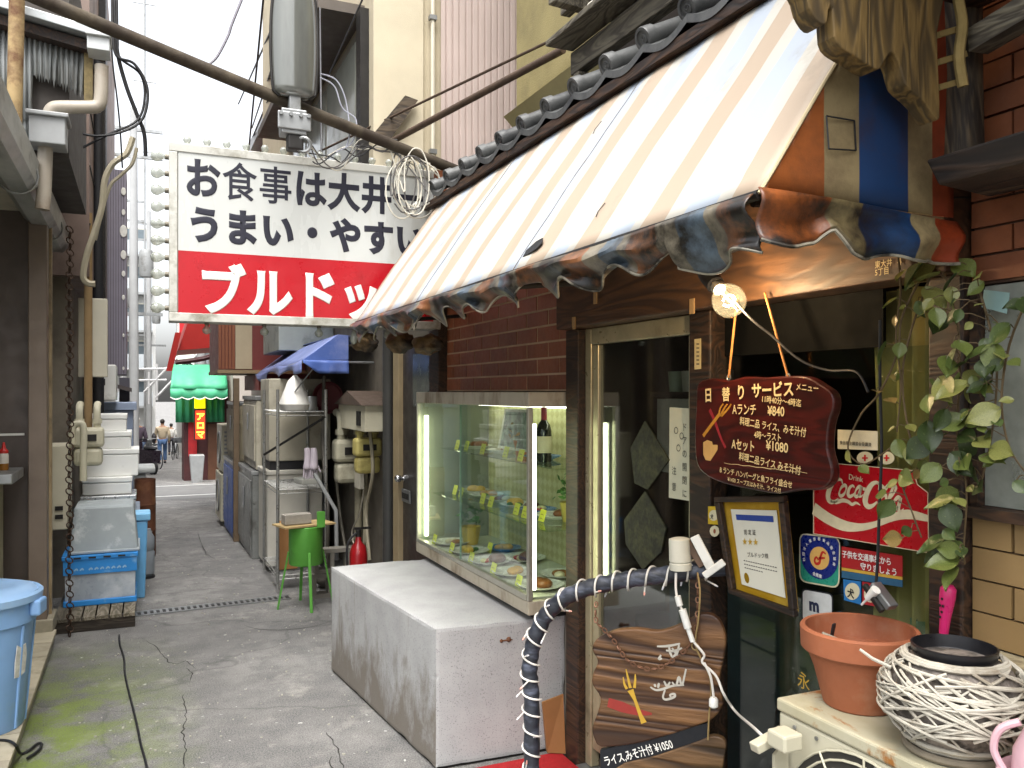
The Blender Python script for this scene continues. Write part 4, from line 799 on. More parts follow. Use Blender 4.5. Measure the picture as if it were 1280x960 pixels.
# ================================================================== PEOPLE AND CYCLES
def skin_obj(name, verts, edges, rad, mat, parent):
    me = bpy.data.meshes.new(name); og = ORG[parent.name]
    me.from_pydata([tuple(V(v)) for v in verts], edges, []); me.materials.append(mat)
    o = bpy.data.objects.new(name, me); COL.objects.link(o); o.parent = parent
    sk = o.modifiers.new('skin', 'SKIN'); 
    me.skin_vertices.new() if not me.skin_vertices else None
    for i, r in enumerate(rad):
        sv_ = me.skin_vertices[0].data[i]; sv_.radius = (r, r) if not isinstance(r, tuple) else r
    me.skin_vertices[0].data[0].use_root = True
    sb = o.modifiers.new('sub', 'SUBSURF'); sb.levels = sb.render_levels = 2
    for p in me.polygons: p.use_smooth = True
    return o
SKN = M('skin', 'b48a70', .55, 0, .06, 9, bmp=0)
def person(loc, rz, h, top, legs, hair, label, stride=.22, bag=None, lean=0):
    t = thing('person', label, 'person', loc); t.rotation_euler = (0, 0, rz); t.scale = (h/1.72,)*3
    st = stride
    body = [(0, 0, .93), (0, 0, 1.2), (0, .01, 1.42), (0, .015, 1.5), (0, .03, 1.62), (0, .035, 1.68), (.19, 0, 1.40), (.25, -.06, 1.12), (.24, .06, .88), (.24, .1, .8), (-.19, 0, 1.40), (-.25, .06, 1.12), (-.24, -.02, .9), (-.24, 0, .81),
            (.1, 0, .88), (.1, st*.55, .5), (.1, st*.5, .1), (.1, st*.5+.14, .05), (-.1, 0, .88), (-.1, -st*.35, .5), (-.1, -st*1.1, .12), (-.1, -st*1.1+.13, .05)]
    E = [(0, 1), (1, 2), (2, 3), (3, 4), (4, 5), (2, 6), (6, 7), (7, 8), (8, 9), (2, 10), (10, 11), (11, 12), (12, 13), (0, 14), (14, 15), (15, 16), (16, 17), (0, 18), (18, 19), (19, 20), (20, 21)]
    rad = [.12, .11, .1, .05, .088, .07, .055, .045, .035, .04, .055, .045, .035, .04, .08, .055, .04, .035, .08, .055, .04, .035]
    skin_obj('body', body, E, rad, SKN, t)
    jv = [0, 1, 2, 6, 7, 8, 10, 11, 12]; ix = {k: i for i, k in enumerate(jv)}
    skin_obj('jacket', [body[k] for k in jv], [(ix[a], ix[b]) for a, b in E if a in ix and b in ix], [(.19, .14), (.18, .14), (.17, .12), .085, .07, .055, .085, .07, .055], top, t)
    lv = [0, 14, 15, 16, 18, 19, 20]; ix = {k: i for i, k in enumerate(lv)}
    skin_obj('trousers', [body[k] for k in lv], [(ix[a], ix[b]) for a, b in E if a in ix and b in ix], [(.17, .13), .1, .08, .07, .1, .08, .07], legs, t)
    MB().sphere((0, .015, 1.665), .1, 14, 10, (.9, 1.0, 1.0)).build('hair', hair, t, smooth=True, org=(0, 0, 0))
    for sx, yy in ((.1, st*.5+.07), (-.1, -st*1.1+.06)): MB().sphere((sx, yy, .045), .13, 12, 8, (.42, 1.0, .4)).build('shoe', BLACK, t, smooth=True, org=(0, 0, 0))
    if bag: MB().sphere((-.3, .05, 1.0), .2, 12, 8, (.5, .8, 1.1)).build('bag', bag, t, smooth=True, org=(0, 0, 0))
    for o in t.children: 
        if o.name.split('.')[0] in ('hair', 'shoe', 'bag'): o.location = (0, 0, 0)
    return t
def ORG_person(): pass
DENIM = M('denim', '4e6a92', .85, 0, .15, 8, bmp=.1)
def gpt(u, Y): q = at(u, 500, Y=Y); return (q.x, Y, gz(Y))
person(gpt(203, 36), 0, 1.72, M('beige_jacket', 'b5a58c', .85, 0, .12, 5, bmp=.1), DENIM, M('dark_hair', '2a2420', .6, bmp=.2), 'person in beige jacket and jeans walking away with a dark bag', bag=M('dark_bag', '2c2a2e', .6, bmp=.1))
person(gpt(171.5, 27.5), .5, 1.66, M('plum_jacket', '564a58', .85, 0, .12, 5, bmp=.1), M('grey_denim', '5b6b85', .85, 0, .12, 5, bmp=.1), M('white_cap', 'dcdad4', .7, bmp=.1), 'person in dark plum jacket and white cap beside a scooter', stride=.12)
person(gpt(214, 50), 0, 1.7, M('white_shirt', 'd8d6d0', .85, 0, .08, 5, bmp=.1), M('dark_trousers', '33333a', .85, 0, .12, 5, bmp=.1), M('black_hair', '1c1a18', .6, bmp=.2), 'person in white shirt farthest down the lane', stride=.15)
def bicycle(loc, rz, label):
    t = thing('bicycle', label, 'bicycle', loc, 'bicycles parked down the lane'); L = MB; t.rotation_euler = (0, 0, rz)
    def pb(mb, n, m): o = mb.build(n, m, t, smooth=True, org=(0, 0, 0)); o.location = (0, 0, 0); return o
    for y in (-.52, .52): wl = pb(MB().torus((0, y, .33), X_, .32, .018, 28, 6), 'wheel', BLACK); 
    for y in (-.52, .52):
        sp = MB()
        for k in range(8): a = k*math.pi/8; sp.tube([(0, y-math.cos(a)*.31, .33-math.sin(a)*.31), (0, y+math.cos(a)*.31, .33+math.sin(a)*.31)], .003, 4)
        pb(sp, 'spoke_set', STEEL)
    fm = MB()
    for a, b in (((0, -.52, .33), (0, -.05, .3)), ((0, -.05, .3), (0, -.15, .75)), ((0, -.52, .33), (0, -.14, .7)), ((0, -.05, .3), (0, .42, .72)), ((0, .38, .85), (0, .52, .33))): fm.tube([a, b], .016, 8)
    pb(fm, 'frame', M('bike_frame', '55585c', .4, .4, bmp=0)); pb(MB().tube(smoothpts([(-.26, .3, .98), (-.2, .38, 1.0), (0, .38, .95), (.2, .38, 1.0), (.26, .3, .98)], 4), .012, 8), 'handlebar', STEEL)
    pb(MB().sphere((0, -.17, .82), .12, 12, 8, (.7, 1, .35)), 'saddle', BLACK)
    bs = MB().box(-.17, .17, .5, .78, .72, .95).build('basket', M('basket_wire', '6a6c6e', .5, .5, bmp=.2), t, org=(0, 0, 0)); bs.location = (0, 0, 0)
    return t
bicycle(gpt(191, 31), .35, 'bicycle with front basket parked between the two walkers'); bicycle(gpt(186, 33), .2, 'bicycle parked behind the scooter'); bicycle(gpt(219, 41), -.2, 'bicycle farthest off by the pole')
sc = thing('motor_scooter', 'dark motor scooter parked beside the plum jacket walker', 'scooter', gpt(179, 27)); sc.rotation_euler = (0, 0, .5)
def sp_(mb, n, m, sm=True): o = mb.build(n, m, sc, smooth=sm, org=(0, 0, 0)); o.location = (0, 0, 0)
for y in (-.55, .55): sp_(MB().torus((0, y, .22), X_, .17, .055, 20, 8), 'wheel', BLACK)
sp_(MB().hexa([(-.12, -.7, .35), (.12, -.7, .35), (.14, 0, .25), (-.14, 0, .25), (-.13, -.75, .72), (.13, -.75, .72), (.12, -.05, .75), (-.12, -.05, .75)]), 'rear_body', M('scooter_plum', '2e2430', .3, .1, .1, 5, bmp=0), False)
sp_(MB().box(-.14, .14, -.05, .35, .22, .3), 'footboard', DARKM, False); sp_(MB().hexa([(-.17, .32, .28), (.17, .32, .28), (.15, .42, .28), (-.15, .42, .28), (-.14, .3, .95), (.14, .3, .95), (.12, .42, .95), (-.12, .42, .95)]), 'leg_shield', M('scooter_plum', ''), False)
sp_(MB().sphere((0, -.4, .78), .2, 12, 8, (.7, 1.6, .35)), 'seat', BLACK); sp_(MB().tube([(-.3, .3, 1.02), (0, .4, 1.0), (.3, .3, 1.02)], .018, 8), 'handlebar', BLACK)
# ================================================================== THE DINER
dn = thing('diner_building', 'old restaurant with brick front, tiled eave and dark windows', 'building', (1.9, 3, 0))
DB = M('dark_brown_board', '3a2a1e', .6, 0, .25, 4, '211812', 2, .5, .7, bmp=.15)
BEAMW = MWOOD('header_timber', '5c3f28', '38261a', 5, 'Y', .55, .8, .2)
bw = MB().box(1.737, 1.9, 3.27, 4.911, 1.605, 2.75).build('brick_wall', M('pale_mortar', 'cbb496', .9, 0, .2, 8, bmp=.3), dn)
BRK = M('maroon_brick_tile', '9a5a3c', .4, 0, .25, 12, '683820', 3, .5, .72, bmp=.15, rnd=.45)
bme = MB().box(0, .02, -.111, .111, 0, .066).mesh('brick', BRK); md_w = .235; hh = .0755
for r_ in range(14):
    for k in range(9):
        y = 3.27+.1175+k*md_w+(md_w/2 if r_ % 2 else 0)-.003
        if 3.36 < y < 4.86: inst('brick', bme, (1.7335+random.uniform(-.001, .001), y, 1.612+r_*hh), bw)
hb = MB().box(0, .026, -.052, .052, 0, .066).mesh('half_brick', BRK)
for r_ in range(14):
    if r_ % 2: inst('brick', hb, (1.7335, 4.851, 1.612+r_*hh), bw)
    inst('brick', hb, (1.7335, 3.331 if r_ % 2 == 0 else 3.33, 1.612+r_*hh), bw) if r_ % 2 else None
MB().box(1.745, 1.9, 3.27, 4.96, 0, .62).build('base_wall', M('grey_render', '7c766b', .9, 0, .2, 5, bmp=.3), dn)
for (y0, y1, x0) in ((3.15, 3.262, 1.70), (2.245, 2.36, 1.70), (1.325, 1.415, 1.70)):
    MB().box(x0, 1.775, y0, y1, 0, 1.868).build('post', WDARK, dn, bevel=.006)
MB().box(1.655, 1.775, 1.33, 3.265, 1.87, 2.16).build('header_beam', BEAMW, dn, bevel=.006)
MB().box(1.745, 1.9, 1.0, 3.268, 2.162, 2.75).build('upper_boarding', DB, dn)
# nailed scraps on the header
for u, v in ((745, 372), (866, 383), (718, 404)):
    q = at(u, v, X=1.655); MB().box(1.650, 1.6545, q.y-.012, q.y+.012, q.z-.025, q.z+.025).build('paper_scrap', M('tan_scrap', 'a3855c', .8, 0, .2, 30, bmp=0), dn)
# dim interior
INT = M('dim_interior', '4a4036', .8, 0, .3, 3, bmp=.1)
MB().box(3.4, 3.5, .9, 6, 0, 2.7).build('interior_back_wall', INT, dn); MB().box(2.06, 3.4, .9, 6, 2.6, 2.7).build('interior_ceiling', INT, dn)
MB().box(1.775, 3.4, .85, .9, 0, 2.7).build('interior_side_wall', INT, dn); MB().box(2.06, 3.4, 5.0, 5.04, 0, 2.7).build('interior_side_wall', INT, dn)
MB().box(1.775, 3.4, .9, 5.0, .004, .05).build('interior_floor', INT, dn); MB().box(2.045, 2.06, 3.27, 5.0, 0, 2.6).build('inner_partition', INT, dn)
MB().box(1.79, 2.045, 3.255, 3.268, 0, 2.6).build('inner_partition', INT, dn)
# window and lower panel
wnd = MB().box(1.763, 1.767, 1.415, 2.245, .10, 1.715).build('window_pane', MG('dark_reflecting_pane', (.86, .9, .86), .05, .03), dn)
MB().box(1.760, 1.770, 1.60, 2.245, 1.717, 1.868).build('reflection_blocker', M('blocker_black', (.004, .004, .0035), .9, 0, .3, 6, bmp=.1, spec=.1), dn)  # added black board that keeps the bulb's reflection off the glass
MB().box(1.71, 1.775, 1.415, 2.245, 0, .099).build('lower_panel', M('dark_green_panel', '28352c', .35, 0, .2, 5, bmp=.05), dn)
cu = MB().grid(lambda a, t: (1.83+.02*math.sin(a*30)+.01*math.sin(a*11), 1.42+.235*a+(.09*(t-.5)**2 if a > .9 else 0), .9+.97*t), 40, 6).build('curtain', M('mustard_curtain', 'a3965a', .85, 0, .2, 5, '6e6a38', 2, .5, .7, bmp=.1), dn, smooth=True)
MB().grid(lambda a, t: (1.81+.012*math.sin(a*22), 1.42+.14*a, .4+.62*t), 30, 4).build('lower_curtain', M('sage_curtain', '6f8a68', .85, 0, .2, 5, bmp=.1), dn, smooth=True)
for z in (1.2, ): MB().box(1.95, 2.3, 1.5, 2.2, .0, .9).build('inner_counter', M('counter_green', '3a4438', .6, 0, .2, 4, bmp=.05), dn)
# ---------------------------------------------------- sliding door
dd = thing('sliding_door', 'glazed aluminium framed entrance door of the restaurant', 'door', (1.76, 2.75, 0))
MB().box(1.735, 1.775, 3.098, 3.148, .02, 1.867).build('jamb', ALUG, dd, bevel=.004)
MB().box(1.735, 1.775, 2.362, 2.382, .02, 1.867).build('jamb', ALUG, dd, bevel=.004)
MB().box(1.735, 1.775, 2.384, 3.096, 1.80, 1.867).build('head', ALUG, dd, bevel=.004)
MB().box(1.742, 1.77, 3.05, 3.095, .1, 1.797).build('stile', ALUG, dd, bevel=.004); MB().box(1.742, 1.77, 2.384, 2.42, .1, 1.797).build('stile', ALUG, dd, bevel=.004)
MB().box(1.742, 1.77, 2.422, 3.048, .1, .42).build('kick_panel', ALUG, dd, bevel=.004)
dg = MG('door_glass', (.85, .88, .85), .12, .04)
MB().box(1.755, 1.759, 2.422, 3.048, .422, 1.797).build('pane', dg, dd)
MB().box(1.69, 1.775, 2.36, 3.15, 0, .018).build('threshold', STEEL, dd)
pp = thing('door_notice', 'handwritten white notice taped to the entrance door glass', 'notice', (1.75, 2.45, 1.2))
c4 = [at(u, v, X=1.753) for u, v in ((837, 509), (867, 511), (867, 627), (836, 622))]
MB().prism(c4, (.0008, 0, 0)).build('sheet', M('note_paper', 'c9c8ae', .8, 0, .06, 6, bmp=.02), pp)
for i, chx in enumerate('ドアの開閉に'): q = at(853, 538+i*16.5, X=1.7525); text(chx, .032, q, -Y_, Z_, INKB, pp, 0, .9)
for i, chx in enumerate('注意'): q = at(840, 592+i*20, X=1.7525); text(chx, .032, q, -Y_, Z_, INKB, pp, 0, .9)
fx_ = MB()
for u, v in ((845, 538), (852, 545), (848, 560)):
    q = at(u, v, X=1.7515); brush(fx_, [q+V((0, math.cos(a*.7)*.011, math.sin(a*.7)*.011)) for a in range(10)], [.0025, .0025], -X_, 3)
fx_.build('doodle', INKB, pp)
# moss coloured diamond stickers on the glass
DIA = M('mottled_moss_foil', '3a3b24', .7, 0, .7, 30, '1e2016', 18, .42, .58, bmp=.3)
for px, lab in (([(806, 526), (836, 575), (809, 612), (793, 604), (788, 560)], 'upper mottled green diamond decoration on the door glass'), ([(806, 614), (832, 660), (826, 690), (803, 712), (782, 680), (780, 650)], 'lower mottled green diamond decoration on the door glass')):
    tag(MB().prism([at(u, v, X=1.748) for u, v in px], (.006, 0, 0)).build('diamond_decoration', DIA), lab, 'decoration', 'diamond decorations on the door')
# things standing just inside the door
ib = thing('inside_shelf', 'dim shelf with cups inside the entrance door', 'shelf', (2.3, 2.9, 1))
MB().box(2.1, 2.35, 2.7, 3.2, 1.58, 1.6).build('board', WDARK, ib)
for i, (y, c) in enumerate(((2.78, 'c8c8c0'), (2.9, '8aa0b0'), (3.02, 'd8d4c4'), (3.12, 'a8b49c'))): MB().lathe([(.03, 0), (.036, .09), (.032, .09), (.027, .01), (.001, .01)], (2.18, y, 1.601), 16).build('cup', M('cup_'+c, c, .35, bmp=0), ib, smooth=40)
MB().box(2.1, 2.3, 2.75, 3.15, 1.25, 1.57).build('white_carton', M('carton', 'b4b2a6', .8, bmp=.02), ib)
MB().box(2.2, 2.6, 2.45, 3.2, .05, .9).build('cabinet', M('blue_dim_cabinet', '3a4a52', .6, 0, .2, 3, bmp=.05), ib)
# ---------------------------------------------------- tiled eave
rf = MB().hexa([(1.60, .9, 2.69), (2.0, .9, 2.87), (2.0, 4.8, 2.87), (1.60, 4.8, 2.69), (1.60, .9, 2.715), (2.0, .9, 2.90), (2.0, 4.8, 2.90), (1.60, 4.8, 2.715)]).build('tile_roof', WDARK, dn)
KAW = M('grey_roof_tile', '565756', .5, .1, .25, 14, '2e2f31', 5, .5, .68, bmp=.25, rnd=.3)
sl_ = V((.906, 0, .423)); rt = MB()
rt.lathe([(.001, .004), (.012, .004), (.013, .007), (.016, .007), (.018, .003), (.030, .003), (.031, .010), (.041, .010), (.043, .004), (.043, -.03), (.036, -.03), (.036, -.44)], (0, 0, 0), 22, -sl_)
rt.tube([V((-.008, math.cos(a*.6)*.009*(1-a*.06), math.sin(a*.6)*.009*(1-a*.06))) for a in range(11)], .0016, 4)
pan = MB().grid(lambda a, t: V((-.012, 0, -.03))+V((0, -.125+.25*a, -.034*math.sin(a*math.pi)+.012))+sl_*(.44*t), 12, 1)
pan.grid(lambda a, t: V((-.012, 0, -.03))+V((0, -.125+.25*a, -.034*math.sin(a*math.pi)+.012-.026*t)), 12, 1)
rtm = rt.mesh('eave_tile', KAW, smooth=35); pnm = pan.mesh('pan_tile', KAW, smooth=50)
for k in range(16):
    y = 1.18+.25*k-.25
    if y < 4.85: inst('eave_tile', rtm, (1.57, y, 2.80), rf)
    if y+.125 < 4.8: inst('pan_tile', pnm, (1.575, y+.125, 2.80), rf)
MB().bar((1.585, .9, 2.715), (1.585, 4.86, 2.715), .035, .035).build('eave_board', WDARK, dn)
# khaki upper storey with a flared foot
KH = M('khaki_roughcast', '8f8358', .95, 0, .15, 4, '6a6042', 1.8, .5, .75, bmp=.8, bscale=120)
MB().box(2.0, 4, 3.38, 4.45, 3.2, 7).build('upper_storey', KH, dn); MB().box(2.0, 4, .3, 3.375, 3.06, 7).build('dark_void_wall', M('dark_void_shade', '2e261f', .85, 0, .25, 4, bmp=.2), dn)  # dark wall colour stands in for the shaded void behind the timbers
MB().hexa([(2.05, 3.4, 3.05), (4, 3.4, 3.05), (4, 4.44, 3.05), (2.05, 4.44, 3.05), (1.93, 3.36, 3.199), (4, 3.36, 3.199), (4, 4.48, 3.199), (1.93, 4.48, 3.199)]).build('flared_foot', M('pale_foot_band', 'a09468', .95, 0, .15, 4, bmp=.4, bscale=120), dn)
MB().box(2.0, 4, .3, 4.4, 2.6, 3.05).build('shaded_void_board', M('shadow_board', '1f1a16', .9, bmp=0), dn)  # dark board put in for the shade under the beam
nh = thing('unseen_near_house', 'unseen house on the right, its overhanging upper floor added for shade', 'building', (2, -1, 0))  # out of view; overhang added to shade the right end of the front
MB().box(1.12, 4, -6, 1.02, 2.62, 7).build('upper_wall', M('unseen_house_wall', '7d7260', .9, 0, .2, 3, bmp=.2), nh); MB().box(1.72, 4, -6, .39, 0, 2.6).build('lower_wall', M('unseen_house_lower', '54473a', .85, 0, .2, 3, bmp=.2), nh)
# weathered timber screen above the eave
ts = thing('timber_screen', 'grey weathered timber rails standing above the tiled eave', 'railing', (1.8, 2.5, 2.9))
def wbeam(a, b, w, h, name='rail', mat=WGREY): MB().bar(a, b, w, h).build(name, mat, ts, bevel=.004)
wbeam((1.78, .9, 3.06), (1.78, 3.32, 3.06), .05, .1, 'lower_rail'); wbeam((1.72, .9, 3.15), (1.72, 3.36, 3.15), .14, .025, 'ledge'); wbeam((1.78, 3.25, 2.80), (1.78, 3.25, 3.0), .07, .05, 'upright')
wbeam((1.78, 3.2, 3.17), (1.78, 3.2, 3.75), .06, .05, 'upright'); wbeam((1.60, 3.2, 3.28), (1.95, 3.24, 3.28), .05, .05, 'cross_piece'); wbeam((1.78, .9, 3.34), (1.78, 3.42, 3.34), .05, .045, 'upper_rail'); wbeam((1.60, 3.12, 3.42), (1.95, 3.16, 3.42), .045, .05, 'cross_piece')
wbeam((1.78, .9, 3.55), (1.78, 3.40, 3.55), .05, .05, 'upper_rail'); wbeam((1.78, 2.2, 3.17), (1.78, 2.2, 3.7), .06, .05, 'upright')
for y in (2.9, 2.97, 3.04): MB().sphere((1.72, y, 3.19), .035, 10, 6, (1, 1, .8)).build('pebble', M('pale_pebble', 'aaa69a', .9, bmp=.2), ts, smooth=True)
# ---------------------------------------------------- awning
aw = thing('striped_awning', 'faded orange, cream and blue striped awning over the restaurant front', 'awning', (1.35, 3, 1.95))
def stripe_mat(name, axis, off, period, cols, dirt, dlo, dhi, rough=.5, trans=0):
    m, n, l, p = nodes_of(name); tc = n.new('ShaderNodeTexCoord'); sx = n.new('ShaderNodeSeparateXYZ'); l.new(tc.outputs['Object'], sx.inputs[0])
    wob = mul(n, l, noise_n(n, l, tc.outputs['Object'], 3, 2), .01)
    v = mul(n, l, mul(n, l, mul(n, l, sx.outputs[axis], wob, 'ADD'), off, 'ADD'), 1/period); v = mul(n, l, v, 0.0, 'ADD'); f = n.new('ShaderNodeMath'); f.operation = 'FRACT'; l.new(v, f.inputs[0])
    cr = n.new('ShaderNodeValToRGB'); cr.color_ramp.interpolation = 'CONSTANT'; l.new(f.outputs[0], cr.inputs[0]); e = cr.color_ramp.elements
    while len(e) < len(cols): e.new(.5)
    for el, (pos, c) in zip(e, cols): el.position = pos; el.color = lin(c)
    o = cr.outputs[0]
    o = mixc(n, l, rng(n, l, noise_n(n, l, tc.outputs['Object'], 4, 7, .7), dlo, dhi), o, lin(dirt))
    l.new(o, p.inputs['Base Color']); p.inputs['Roughness'].default_value = rough
    bump(n, l, p, noise_n(n, l, tc.outputs['Object'], 250, 2), .15, .002)
    return m
TOPC = [(0, 'aa9884'), (.34, 'b8b4aa'), (.50, 'a6aeb8'), (.80, 'b8b4aa')]
SM = stripe_mat('bleached_stripes', 1, .04, .335, TOPC, '8a8070', .58, .85)
SMV = stripe_mat('grimy_valance_stripes', 1, .04, .335, [(0, '7d5234'), (.36, '7a7262'), (.50, '55636f'), (.78, '7a7262')], '1a1612', .40, .56, .36)
SME = stripe_mat('end_panel_stripes', 0, .266, .60, [(0, '8c4c1e'), (.31, '8a7a58'), (.455, '163660'), (.70, '8a7a58'), (.83, '84361a')], '3a2214', .52, .85, .55)
YA, YB, XA, XB, ZA, ZB = 1.30, 4.64, 1.10, 1.60, 1.985, 2.69
def cloth(a, t):
    y = YA+(YB-YA)*a+.08*a*t; sg = .018*math.sin(math.pi*t)*(1+.4*math.sin(a*31)); w = .008*math.sin(a*47+t*2)*(1-t)+.012*noise.noise(V((a*14, t*2.2, 1)))+.006*noise.noise(V((a*40, t*5, 4)))
    return V((XA+(XB-XA)*t-sg*.8+w, y, ZA+(ZB-ZA)*t-sg*.55+w*.4))
MB().grid(cloth, 90, 14).build('canopy', SM, aw, smooth=True, solid=.003)
def torn(a):     # how far the flap still hangs down
    k = a*13; s_ = .5+.5*math.cos((k % 1)*2*math.pi); base = .085-.045*s_
    base += .035*noise.noise(V((a*21, 3, 0)))-(.04 if .30 < a < .36 or .62 < a < .66 else 0)
    if a < .085: base = .11
    return max(.02, base)
def flap(a, t):
    p = cloth(a, 0); d = torn(a)*.62+.06; roll = .022*math.sin(min(t*1.6, 1)*math.pi); wv = .022*math.sin(a*60+3*noise.noise(V((a*9, 0, 0))))*t**2
    fold = .012*math.sin(t*9+a*25)*(1-abs(t-.4)); curl = .05*max(0, t-.7)*(1+math.sin(a*83))
    return p+V((-.012-roll-wv-fold-curl*.4+.03*t, 0, -d*t+curl))
MB().grid(flap, 300, 12).build('valance', SMV, aw, smooth=True, solid=.0025)
HEM = M('grubby_hem', '8a8474', .5, 0, .3, 20, '2a2620', 8, .5, .6, bmp=.1)
MB().tube([cloth(a/90, 0)+V((.004, 0, .0)) for a in range(91)], .011, 8).build('front_bar', DARKM, aw, smooth=True)
MB().tube([flap(a/300, 1) for a in range(301)], .0035, 5).build('hem', HEM, aw, smooth=True)
# end of the awning facing the viewer
MB().grid(lambda a, t: (XA+.54*a, YA-.002+.006*math.sin(a*9), ZA+min(t*(ZB+.1-ZA), (ZB-ZA)/(XB-XA)*.54*a+.0)), 30, 16).build('end_panel', SME, aw, smooth=True, solid=.003)
def eflap(a, t):
    d = (.102-.035*max(0, 1-abs(a-.33)*14)-.02*max(0, 1-abs(a-.85)*8)+.01*math.sin(a*17))
    return V((XA-.01+.56*a, YA-.012-.014*math.sin(a*19)*t-.010*math.sin(t*7+a*5), ZA+.01-d*t-.02*a))
MB().grid(eflap, 60, 8).build('end_valance', stripe_mat('end_valance_stripes', 0, .266, .60, [(0, '86481e'), (.31, '80724f'), (.455, '163458'), (.70, '8a7a58'), (.83, '8a361a')], '1c130c', .42, .62, .42), aw, smooth=True, solid=.0025)
MB().tube([eflap(a/60, 1) for a in range(61)], .004, 5).build('hem', HEM, aw, smooth=True)
MB().tube([cloth(0, t/14)+V((0, -.002, .0015)) for t in range(15)], .004, 6).build('edge_piping', M('pale_piping', 'c4b28c', .6, bmp=0), aw, smooth=True)
q = [at(u, v, Y=YA-.012) for u, v in ((1033, 145), (1068, 151), (1070, 188), (1036, 186))]
pt = MB()
for i in range(4): pt.tube([q[i], q[(i+1) % 4]], .0018, 5)
pt.build('patch_stitching', BLACK, aw)
tr = MB().add([at(u, v, X=1.165)+V((0, 0, 0)) for u, v in ((660, 322), (668, 308), (676, 306), (684, 312), (676, 318), (664, 326))], [(0, 1, 2, 3, 4, 5)])
# hole: black patch on the cloth for the shade seen through a tear
def onc(u, v):
    best = min(((cloth(a/200, t/20)-CAMP).normalized().dot((at(u, v, D=1)-CAMP).normalized())*-1, a, t) for a in range(0, 201, 2) for t in range(21)); return cloth(best[1]/200, best[2]/20)
CAMP = V((0, 0, CZ)); nrm = V((-(ZB-ZA), 0, (XB-XA))).normalized()
q = onc(672, 313); tgY, tgS = Y_, V((XB-XA, 0, ZB-ZA)).normalized()
MB().prism([q+nrm*.006+tgY*a+tgS*b for a, b in ((.05, -.03), (.06, 0), (.02, .03), (-.02, .035), (-.045, .012), (-.03, -.012), (0, -.02))], nrm*.002).build('dark_hole_patch', BLACK, aw)
for (u, v, l) in ((742, 165, .06), (748, 275, .05)):
    q = onc(u, v); MB().tube([q+nrm*.006, q+nrm*.006+tgS*l*.4+tgY*.01, q+nrm*.006+tgS*l], .0015, 4).build('tear', BLACK, aw)
for a in (.35, .66):
    MB().tube([cloth(a, t/10)+nrm*.003 for t in range(11)], .0012, 4).build('seam', M('brown_seam', '6a5a44', .7, bmp=0), aw)
for y in (1.34, 2.9, 4.58):
    MB().tube([(XA+.02, y, ZA-.005), (1.74, y, ZA+.06)], .011, 8).build('arm', DARKM, aw, smooth=True)
# bundles of folded brown canvas under the far end of the awning
for i, (u, v) in enumerate(((458, 428), (500, 428), (535, 431))):
    q = at(u, v, X=1.25+.06*i); bb_ = MB().sphere((0, 0, 0), 1, 26, 18)
    bb_.v = [q+V((p.x*.075, p.y*.10, p.z*.055))*(1+.35*noise.noise(p*1.7+V((i*5, 0, 0)))+.12*noise.noise(p*5)) for p in bb_.v]
    tag(bb_.build('rolled_canvas', M('brown_canvas', '6a5230', .7, 0, .4, 8, '2a2118', 6, .45, .6, bmp=.4), smooth=50), ['leftmost', 'middle', 'rightmost'][i]+' of three rolled brown canvas bundles under the awning end', 'bundle', 'canvas bundles under the awning')
# ---------------------------------------------------- big projecting sign
bs = thing('projecting_sign', 'big white and red illuminated sign box over the alley', 'sign', (.9, 4.95, 1.98))
SX0, SX1, SY0, SY1, SZ0, SZ1 = .146, 1.67, 4.85, 5.06, 1.985, 2.935
MB().box(SX0, SX1, SY0+.012, SY1, SZ0, SZ1).build('case', M('sign_case_metal', 'a6a59e', .5, .3, .15, 5, '5d574c', 3, .5, .7, bmp=.08), bs)
fw = .042; fr = MB()
for b in ((SX0-.004, SX1+.004, SZ0-.004, SZ0+fw), (SX0-.004, SX1+.004, SZ1-fw, SZ1+.004)): fr.box(b[0], b[1], SY0, SY0+.03, b[2], b[3])
for x in (SX0-.004, SX1+.004-fw): fr.box(x, x+fw, SY0+.001, SY0+.029, SZ0+fw+.001, SZ1-fw-.001)
fr.build('frame', M('white_sign_frame', 'c6c5bd', .45, .2, .12, 6, '77725f', 4, .5, .68, bmp=.06), bs, bevel=.003)
zsp = 2.362
MB().box(SX0+fw, SX1-fw, SY0+.006, SY0+.0115, zsp+.0005, SZ1-fw).build('white_panel', M('white_acrylic', 'c6c8c4', .3, 0, .05, 2, 'a09a86', 2.5, .55, .85, bmp=0, stretch=(1, 1, .3)), bs)
MB().box(SX0+fw, SX1-fw, SY0+.0055, SY0+.0115, SZ0+fw, zsp).build('red_panel', M('red_acrylic', 'b3121f', .3, 0, .08, 3, '8c0f18', 3, .55, .8, bmp=0), bs)
NAVY = MP('navy_print', '20202e', .4)
YS = SY0+.006
def row(s, u0, u1, vb, size, mat, bold, yy=YS):
    a, b = at(u0, vb, Y=yy), at(u1, vb, Y=yy); n = len(s); w = (b.x-a.x)/n
    z = at(u0, vb, Y=yy).z
    for i, chx in enumerate(s): text(chx, size, (a.x+w*i, yy, z), X_, Z_, mat, bs, bold*(.3 if chx in '食事' else 1), w/size*.97)
row('お食事は大井一', 230, 530, 240, .222, NAVY, .036)
row('うまい・やすい', 233, 532, 297, .205, NAVY, .048)
row('ブルドック', 247, 530, 386, .285, MP('sign_white_print', 'dedcd4', .4), .042, SY0+.0055)
BUL = MG('milky_bulb_glass', (.72, .71, .66), .06, .1, .5); BASE = M('bulb_base', '7d776a', .5, .4, .2, 20, bmp=0)
bprof = MB().lathe([(.012, 0), (.013, .02), (.022, .034), (.033, .052), (.035, .066), (.028, .085), (.014, .096), (.001, .099)], (0, 0, 0), 16).mesh('bulb', BUL, smooth=True)
